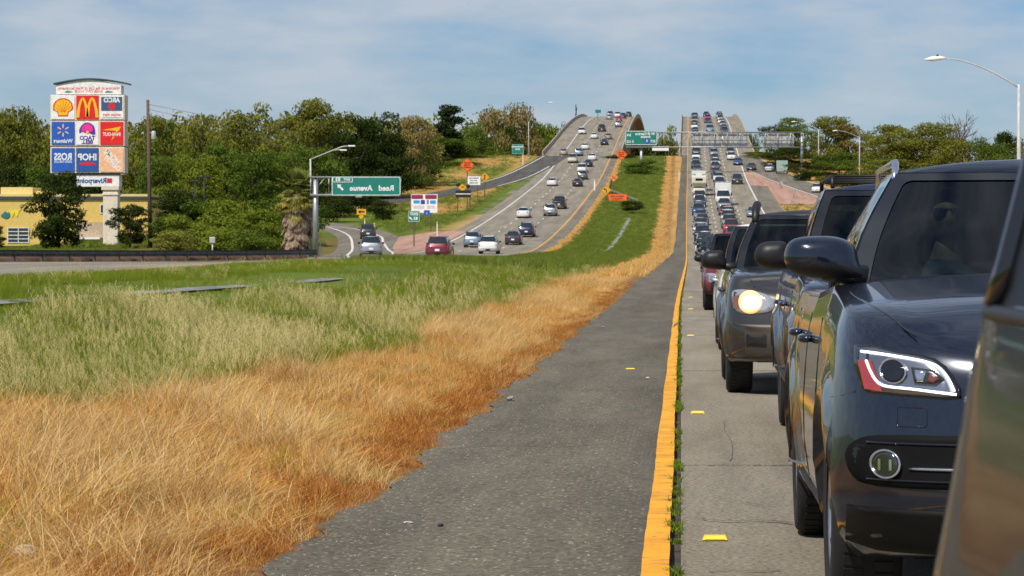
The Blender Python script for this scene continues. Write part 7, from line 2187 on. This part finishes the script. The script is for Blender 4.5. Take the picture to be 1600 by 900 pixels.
# weeds and soil bank behind the rail
mb = MB(); dd_ = np.arange(100, 216, 2.)
r_ = np.random.default_rng(8); V, Fc = [], []
for d in dd_:
    for (o_, h) in ((-.3,-.1),(-.40,.20),(-1.6,.52),(-3.6,.2)): V.append((rail_x(d)+o_+r_.normal(0,.06), d, float(zl(rail_x(d), d))+h+r_.normal(0,.05)))
for i in range(len(dd_)-1):
    for k in range(3): Fc.append((i*4+k, (i+1)*4+k, (i+1)*4+k+1, i*4+k+1))
bk_ = obj('soil_bank', mesh_of(V, Fc, True), mat('bank_soil', (.13,.065,.035), .95, var=.5, scale=.8)); tag(bk_, kind='structure')
# guard rail at the bridge approach in the median
def short_rail(p0, p1, label):
    root = empty('guard_rail', (p0[0], p0[1], float(zl(*p0)))); tag(root, label, 'guard rail'); n = 9; V, Fc = [], []
    for i in range(n):
        x, d = lerp(p0[0],p1[0],i/(n-1)), lerp(p0[1],p1[1],i/(n-1)); z = float(zl(x,d))-root.location.z
        V += [(x-p0[0], d-p0[1], z+.45), (x-p0[0]-.06, d-p0[1], z+.62), (x-p0[0], d-p0[1], z+.80)]; m = MB(); m.box(-.08,.08,-.1,.1,-.1,.7); obj('post', m, M_WOOD, root, (x-p0[0]+.12, d-p0[1], z))
    for i in range(n-1):
        for k in range(2): Fc.append((i*3+k, (i+1)*3+k, (i+1)*3+k+1, i*3+k+1))
    obj('rail', mesh_of(V, Fc), M_STEEL, root)
short_rail((-11.6,440),(-13.0,520),'guard rail running up to the left bridge parapet in the median')
short_rail((-6.5,428),(-12.2,470),'curved guard rail piece behind the orange board in the median')
# --- utility pole, wires, dark parking lot lamps
D = 300.; ox = px2x(235, D); oz = sg_ground(ox, D)
up = empty('utility_pole', (ox, D, oz)); tag(up, 'weathered wooden utility pole with a grey transformer right of the tall sign', 'utility pole')
U_ = lambda px, py: rel(px, py, ox, oz, D)
mb = MB(); a, z = U_(231,156); mb.tube([(0,0,-.3), (a*.5,0,z*.5), (a,0,z)], [.24,.20,.16], 10); obj('pole', mb, M_WOOD, up)
x, z = U_(240,211); mb = MB(); mb.lathe([(.001,-.5),(.24,-.5),(.26,-.4),(.26,.3),(.22,.42),(.001,.45)], origin=(x,0,z), n=12); obj('transformer', mb, M_SBACK, up)
mb = MB(); mb.tube([(a,0,z+.3),(x,0,z+.2)], .04, 6); obj('bracket', mb, M_STEEL, up)
for k in range(3):
    zz = U_(0,164+7*k)[1]; mb = MB(); mb.lathe([(.05,0),(.07,.05),(.04,.1),(.06,.16),(.001,.18)], origin=(a+.2,0,zz), n=8); obj('insulator', mb, M_SBACK, up)
for k, (pts, lab) in enumerate((((( 232,163),(420,200),(560,228),(772,247)),'uppermost overhead wire from the utility pole towards the left bridge'),(((232,171),(420,212),(560,238),(772,252)),'middle overhead wire from the utility pole towards the left bridge'),(((232,180),(420,224),(560,250),(772,257)),'lowest overhead wire from the utility pole towards the left bridge'))):
    dds = (300, 400, 500, 655); mb = MB(); pp = [P(a_, b_, c_) for (a_, b_), c_ in zip(pts, dds)]
    c = smooth_poly(pp, 8, False); o = obj('power_line', MB().tube([Vector(q) for q in c], .022, 5), mat('wire_aluminium', (.34,.33,.30), .5, .5)); tag(o, lab, 'power line', 'overhead wires')
ox = px2x(772, 655.); oz = sg_ground(ox, 655.); root = empty('utility_pole', (ox, 655., oz)); tag(root, 'far wooden utility pole among the trees where the overhead wires end', 'utility pole')
mb = MB(); zt_ = CH+(VY-243)*655./F-oz; mb.tube([(0,0,-.3),(0,0,zt_)], [.2,.15], 8); obj('pole', mb, M_WOOD, root)
mb = MB(); mb.box(-1.2,1.2,-.06,.06,zt_-.5,zt_-.35); obj('cross_arm', mb, M_WOOD, root)
for (px, top, lab) in ((305,284,'left of two dark parking lot lamps on the bank'),(319,277,'right of two dark parking lot lamps on the bank')):
    d = 350.; ox = px2x(px, d); oz = sg_ground(ox, d); root = empty('lamp_post', (ox, d, oz)); tag(root, lab, 'lamp post', 'dark parking lot lamps'); z = CH+(VY-top)*d/F-oz
    mb = MB(); mb.tube([(0,0,-.2),(0,0,z)], .09, 8); obj('pole', mb, M_BLK, root)
    for sg in (-1, 1): mb = MB(); mb.box(sg*.25-.55*(sg < 0)-.1, sg*.25+.55*(sg > 0)+.1, -.25, .25, z-.08, z+.12, bev=.03); obj('lamp_head', mb, M_BLK, root)
D = 250.; ox = px2x(332, D); oz = sg_ground(ox, D); root = empty('utility_box', (ox, D, oz)); tag(root, 'small pale utility box on a post behind the guard rail', 'utility box')
z = CH+(VY-372)*D/F-oz; mb = MB(); mb.tube([(0,0,-.1),(0,0,z-.4)], .07, 8); obj('post', mb, M_POLEW, root); mb = MB(); mb.box(-.26,.26,-.15,.15,z-.45,z+.1,bev=.04); obj('box', mb, M_SBACK, root)
# small green trailer on the slip road
D = 545.; ox = px2x(1222, D); oz = sg_ground(ox, D)+.03; root = empty('sign_trailer', (ox, D, oz)); tag(root, 'small green and grey sign trailer on the slip road between two white cars', 'trailer')
mb = MB(); mb.box(-1.1,1.1,-.05,.05,.9,2.6,bev=.03); obj('sign_panel', mb, mat('panel_pale_green', (.30,.42,.36), .6), root)
mb = MB(); mb.box(-1.0,1.0,-.1,2.2,.45,.85,bev=.05); obj('chassis', mb, M_SBACK, root)
for sg in (-1,1): obj('wheel', wheel_mesh(.34,.2), M_TYRE, root, (sg*1.0,1.0,.34))
for (px, py0, py1, d, lab) in ((1221,283,297,488,'thin sign post in the pink gore, left of two'),(1240,296,320,455,'thin sign post in the pink gore, right of two')):
    ox = px2x(px, d); oz = sg_ground(ox, d); root = empty('sign_post', (ox, d, oz)); tag(root, lab, 'sign post', 'thin posts in the pink gore'); mb = MB(); h = CH+(VY-py0)*d/F-oz
    mb.tube([(0,0,-.1),(0,0,h)], .05, 6); obj('post', mb, M_STEEL, root); mb = MB(); mb.box(-.35,.35,-.03,.0,h-.5,h); obj('sign_panel', mb, M_STEEL, root)

# ------------------------------------------------------------------ small things on the road
M_RPM = mat('marker_yellow', (.80,.55,.02), .4)
def reflector(px, py, lab, w=.055):
    d = F*CH/(py-VY); x = px2x(px, d); root = empty('road_marker', (x, d, float(zroad(d))+.002)); tag(root, lab, 'road marker', 'yellow raised road markers')
    mb = MB(); V = [(-w,-.045,0),(w,-.045,0),(w,.045,0),(-w,.045,0),(-w*.85,-.022,.018),(w*.85,-.022,.018),(w*.85,.022,.018),(-w*.85,.022,.018)]
    mb.add(V, [(0,1,5,4),(1,2,6,5),(2,3,7,6),(3,0,4,7),(4,5,6,7)]); obj('body', mb, M_RPM, root)
    mb = MB(); mb.add([(-w*.8,-.0455,.004),(w*.8,-.0455,.004),(w*.7,-.0275,.0165),(-w*.7,-.0275,.0165)], [(0,1,2,3)]); obj('reflector', mb, mat('reflector_amber', (.85,.62,.06), .15, coat=1), root)
for px, py, lab in ((1117,843,'nearest yellow raised marker on the concrete lane'),(1090,646,'yellow raised marker on the concrete lane beside the green weeds, second nearest'),(1079,525,'third nearest yellow raised marker on the concrete lane'),(1079,484,'fourth nearest yellow raised marker on the concrete lane'),(1079,471,'fifth nearest yellow raised marker on the concrete lane'),(985,578,'yellow raised marker lying loose on the dark shoulder')): reflector(px, py, lab)
def stone(px, py, r, m, lab, name='stone', cat='stone', flat=.7):
    d = F*CH/(py-VY); x = px2x(px, d); rr = np.random.default_rng(int(px)); bm = bmesh.new(); bmesh.ops.create_icosphere(bm, subdivisions=2, radius=r)
    for v in bm.verts: v.co *= 1+rr.normal(0, .10); v.co.z *= flat
    me = bpy.data.meshes.new(name); bm.to_mesh(me); bm.free(); o = obj(name, me, m, None, (x, d, float(zl(x, d))+.012+r*flat*.7)); tag(o, lab, cat)
M_STONE = mat('stone_grey', (.24,.23,.22), .9, var=.4, scale=40); M_PAPER = mat('litter_white', (.72,.72,.70), .8)
stone(798,628,.035,M_STONE,'grey stone on the shoulder near the dry grass edge')
stone(1012,592,.018,M_PAPER,'white scrap of litter on the shoulder near the yellow line','litter','litter',.25)
stone(638,822,.022,mat('stone_pale', (.42,.42,.42), .9),'pale flat stone low on the shoulder','stone','stone',.3)
stone(942,513,.03,M_STONE,'dark pebble in the middle of the shoulder','stone','stone',.5)
stone(688,827,.014,mat('stone_dark', (.04,.04,.04), .9),'small black pebble low on the shoulder')
for k, (px, py) in enumerate(((38,888),(12,893))): 
    d = 10.9+k*.1; x = px2x(px, d); rr = np.random.default_rng(k); bm = bmesh.new(); bmesh.ops.create_icosphere(bm, subdivisions=2, radius=.06-.02*k)
    for v in bm.verts: v.co *= 1+rr.normal(0, .09)
    me = bpy.data.meshes.new('stone'); bm.to_mesh(me); bm.free(); o = obj('stone', me, mat('stone_tan', (.42,.34,.24), .9, var=.25, scale=30), None, (x, d, float(zg(x, d))+.05)); tag(o, ('larger','smaller')[k]+' tan stone in the dry grass at the bottom left corner', 'stone', 'tan stones in the grass')
nP = 900; r_ = np.random.default_rng(12); mb = MB()
yy = 9+45*r_.uniform(0,1,nP)**1.6
for d in yy:
    e = sh_edge(d); x = e+abs(r_.normal(0,.22)) if r_.uniform() < .55 else r_.uniform(e, -.2); s = r_.uniform(.0025,.0065); z = float(zl(x,d))+.0125
    mb.add([(x-s,d-s,z),(x+s,d-s*.6,z),(x+s*.7,d+s,z),(x-s*.8,d+s*.8,z),(x,d,z+s*1.1)], [(0,1,4),(1,2,4),(2,3,4),(3,0,4)])
tag(obj('gravel', mb, mat('gravel_mixed', (.22,.20,.17), .9, var=.7, scale=8)), kind='stuff')

# cracks in the concrete and asphalt, tyre scuffs on the yellow line
M_CRACK = mat('crack_dark', (.075,.065,.055), .95)
def crack(pts, w, parent, dz):
    c = smooth_poly(pts, 5, False); r = np.random.default_rng(len(pts)*7+int(pts[0][1]*10)); V, Fc = [], []
    for i, (x, d) in enumerate(c):
        x += r.normal(0, .008); ww = w*r.uniform(.4, 1.2); a = c[max(i-1, 0)]; b = c[min(i+1, len(c)-1)]; t = Vector((b[0]-a[0], b[1]-a[1])).normalized()
        z = float(zl(x, d))+dz; V += [(x-t.y*ww, d+t.x*ww, z), (x+t.y*ww, d-t.x*ww, z)]
    for i in range(len(c)-1): Fc.append((2*i, 2*i+1, 2*i+3, 2*i+2))
    obj('crack', mesh_of(V, Fc), M_CRACK, parent)
crack([(.30,17.0),(.34,18.6),(.31,20.2),(.34,21.2)], .0025, road, .006)
crack([(.08,13.3),(.22,13.15),(.36,13.2),(.55,13.05)], .010, road, .006)
crack([(.30,14.2),(.42,14.0),(.60,14.1)], .005, road, .006)
crack([(.12,11.05),(.20,11.1),(.33,11.05),(.40,11.12)], .006, road, .006)
crack([(-1.6,25.6),(-1.1,25.9),(-.7,25.7),(-.2,26.0)], .010, shoulder, .014)
crack([(-1.5,17.9),(-1.15,18.3),(-.8,18.1),(-.45,18.6)], .006, shoulder, .014)
crack([(-1.55,37),(-1.0,37.6),(-.5,37.2),(-.18,37.9)], .012, shoulder, .014)
for k in range(3):
    d = 48.5+.9*k; mb = MB(); z = float(zroad(d))+.0185
    mb.add([(-.135+.03*k,d,z),(-.115+.03*k,d,z),(-.10+.03*k,d+2.2,z),(-.12+.03*k,d+2.2,z)], [(0,1,2,3)]); obj('tyre_scuff', mb, M_CRACK, shoulder)
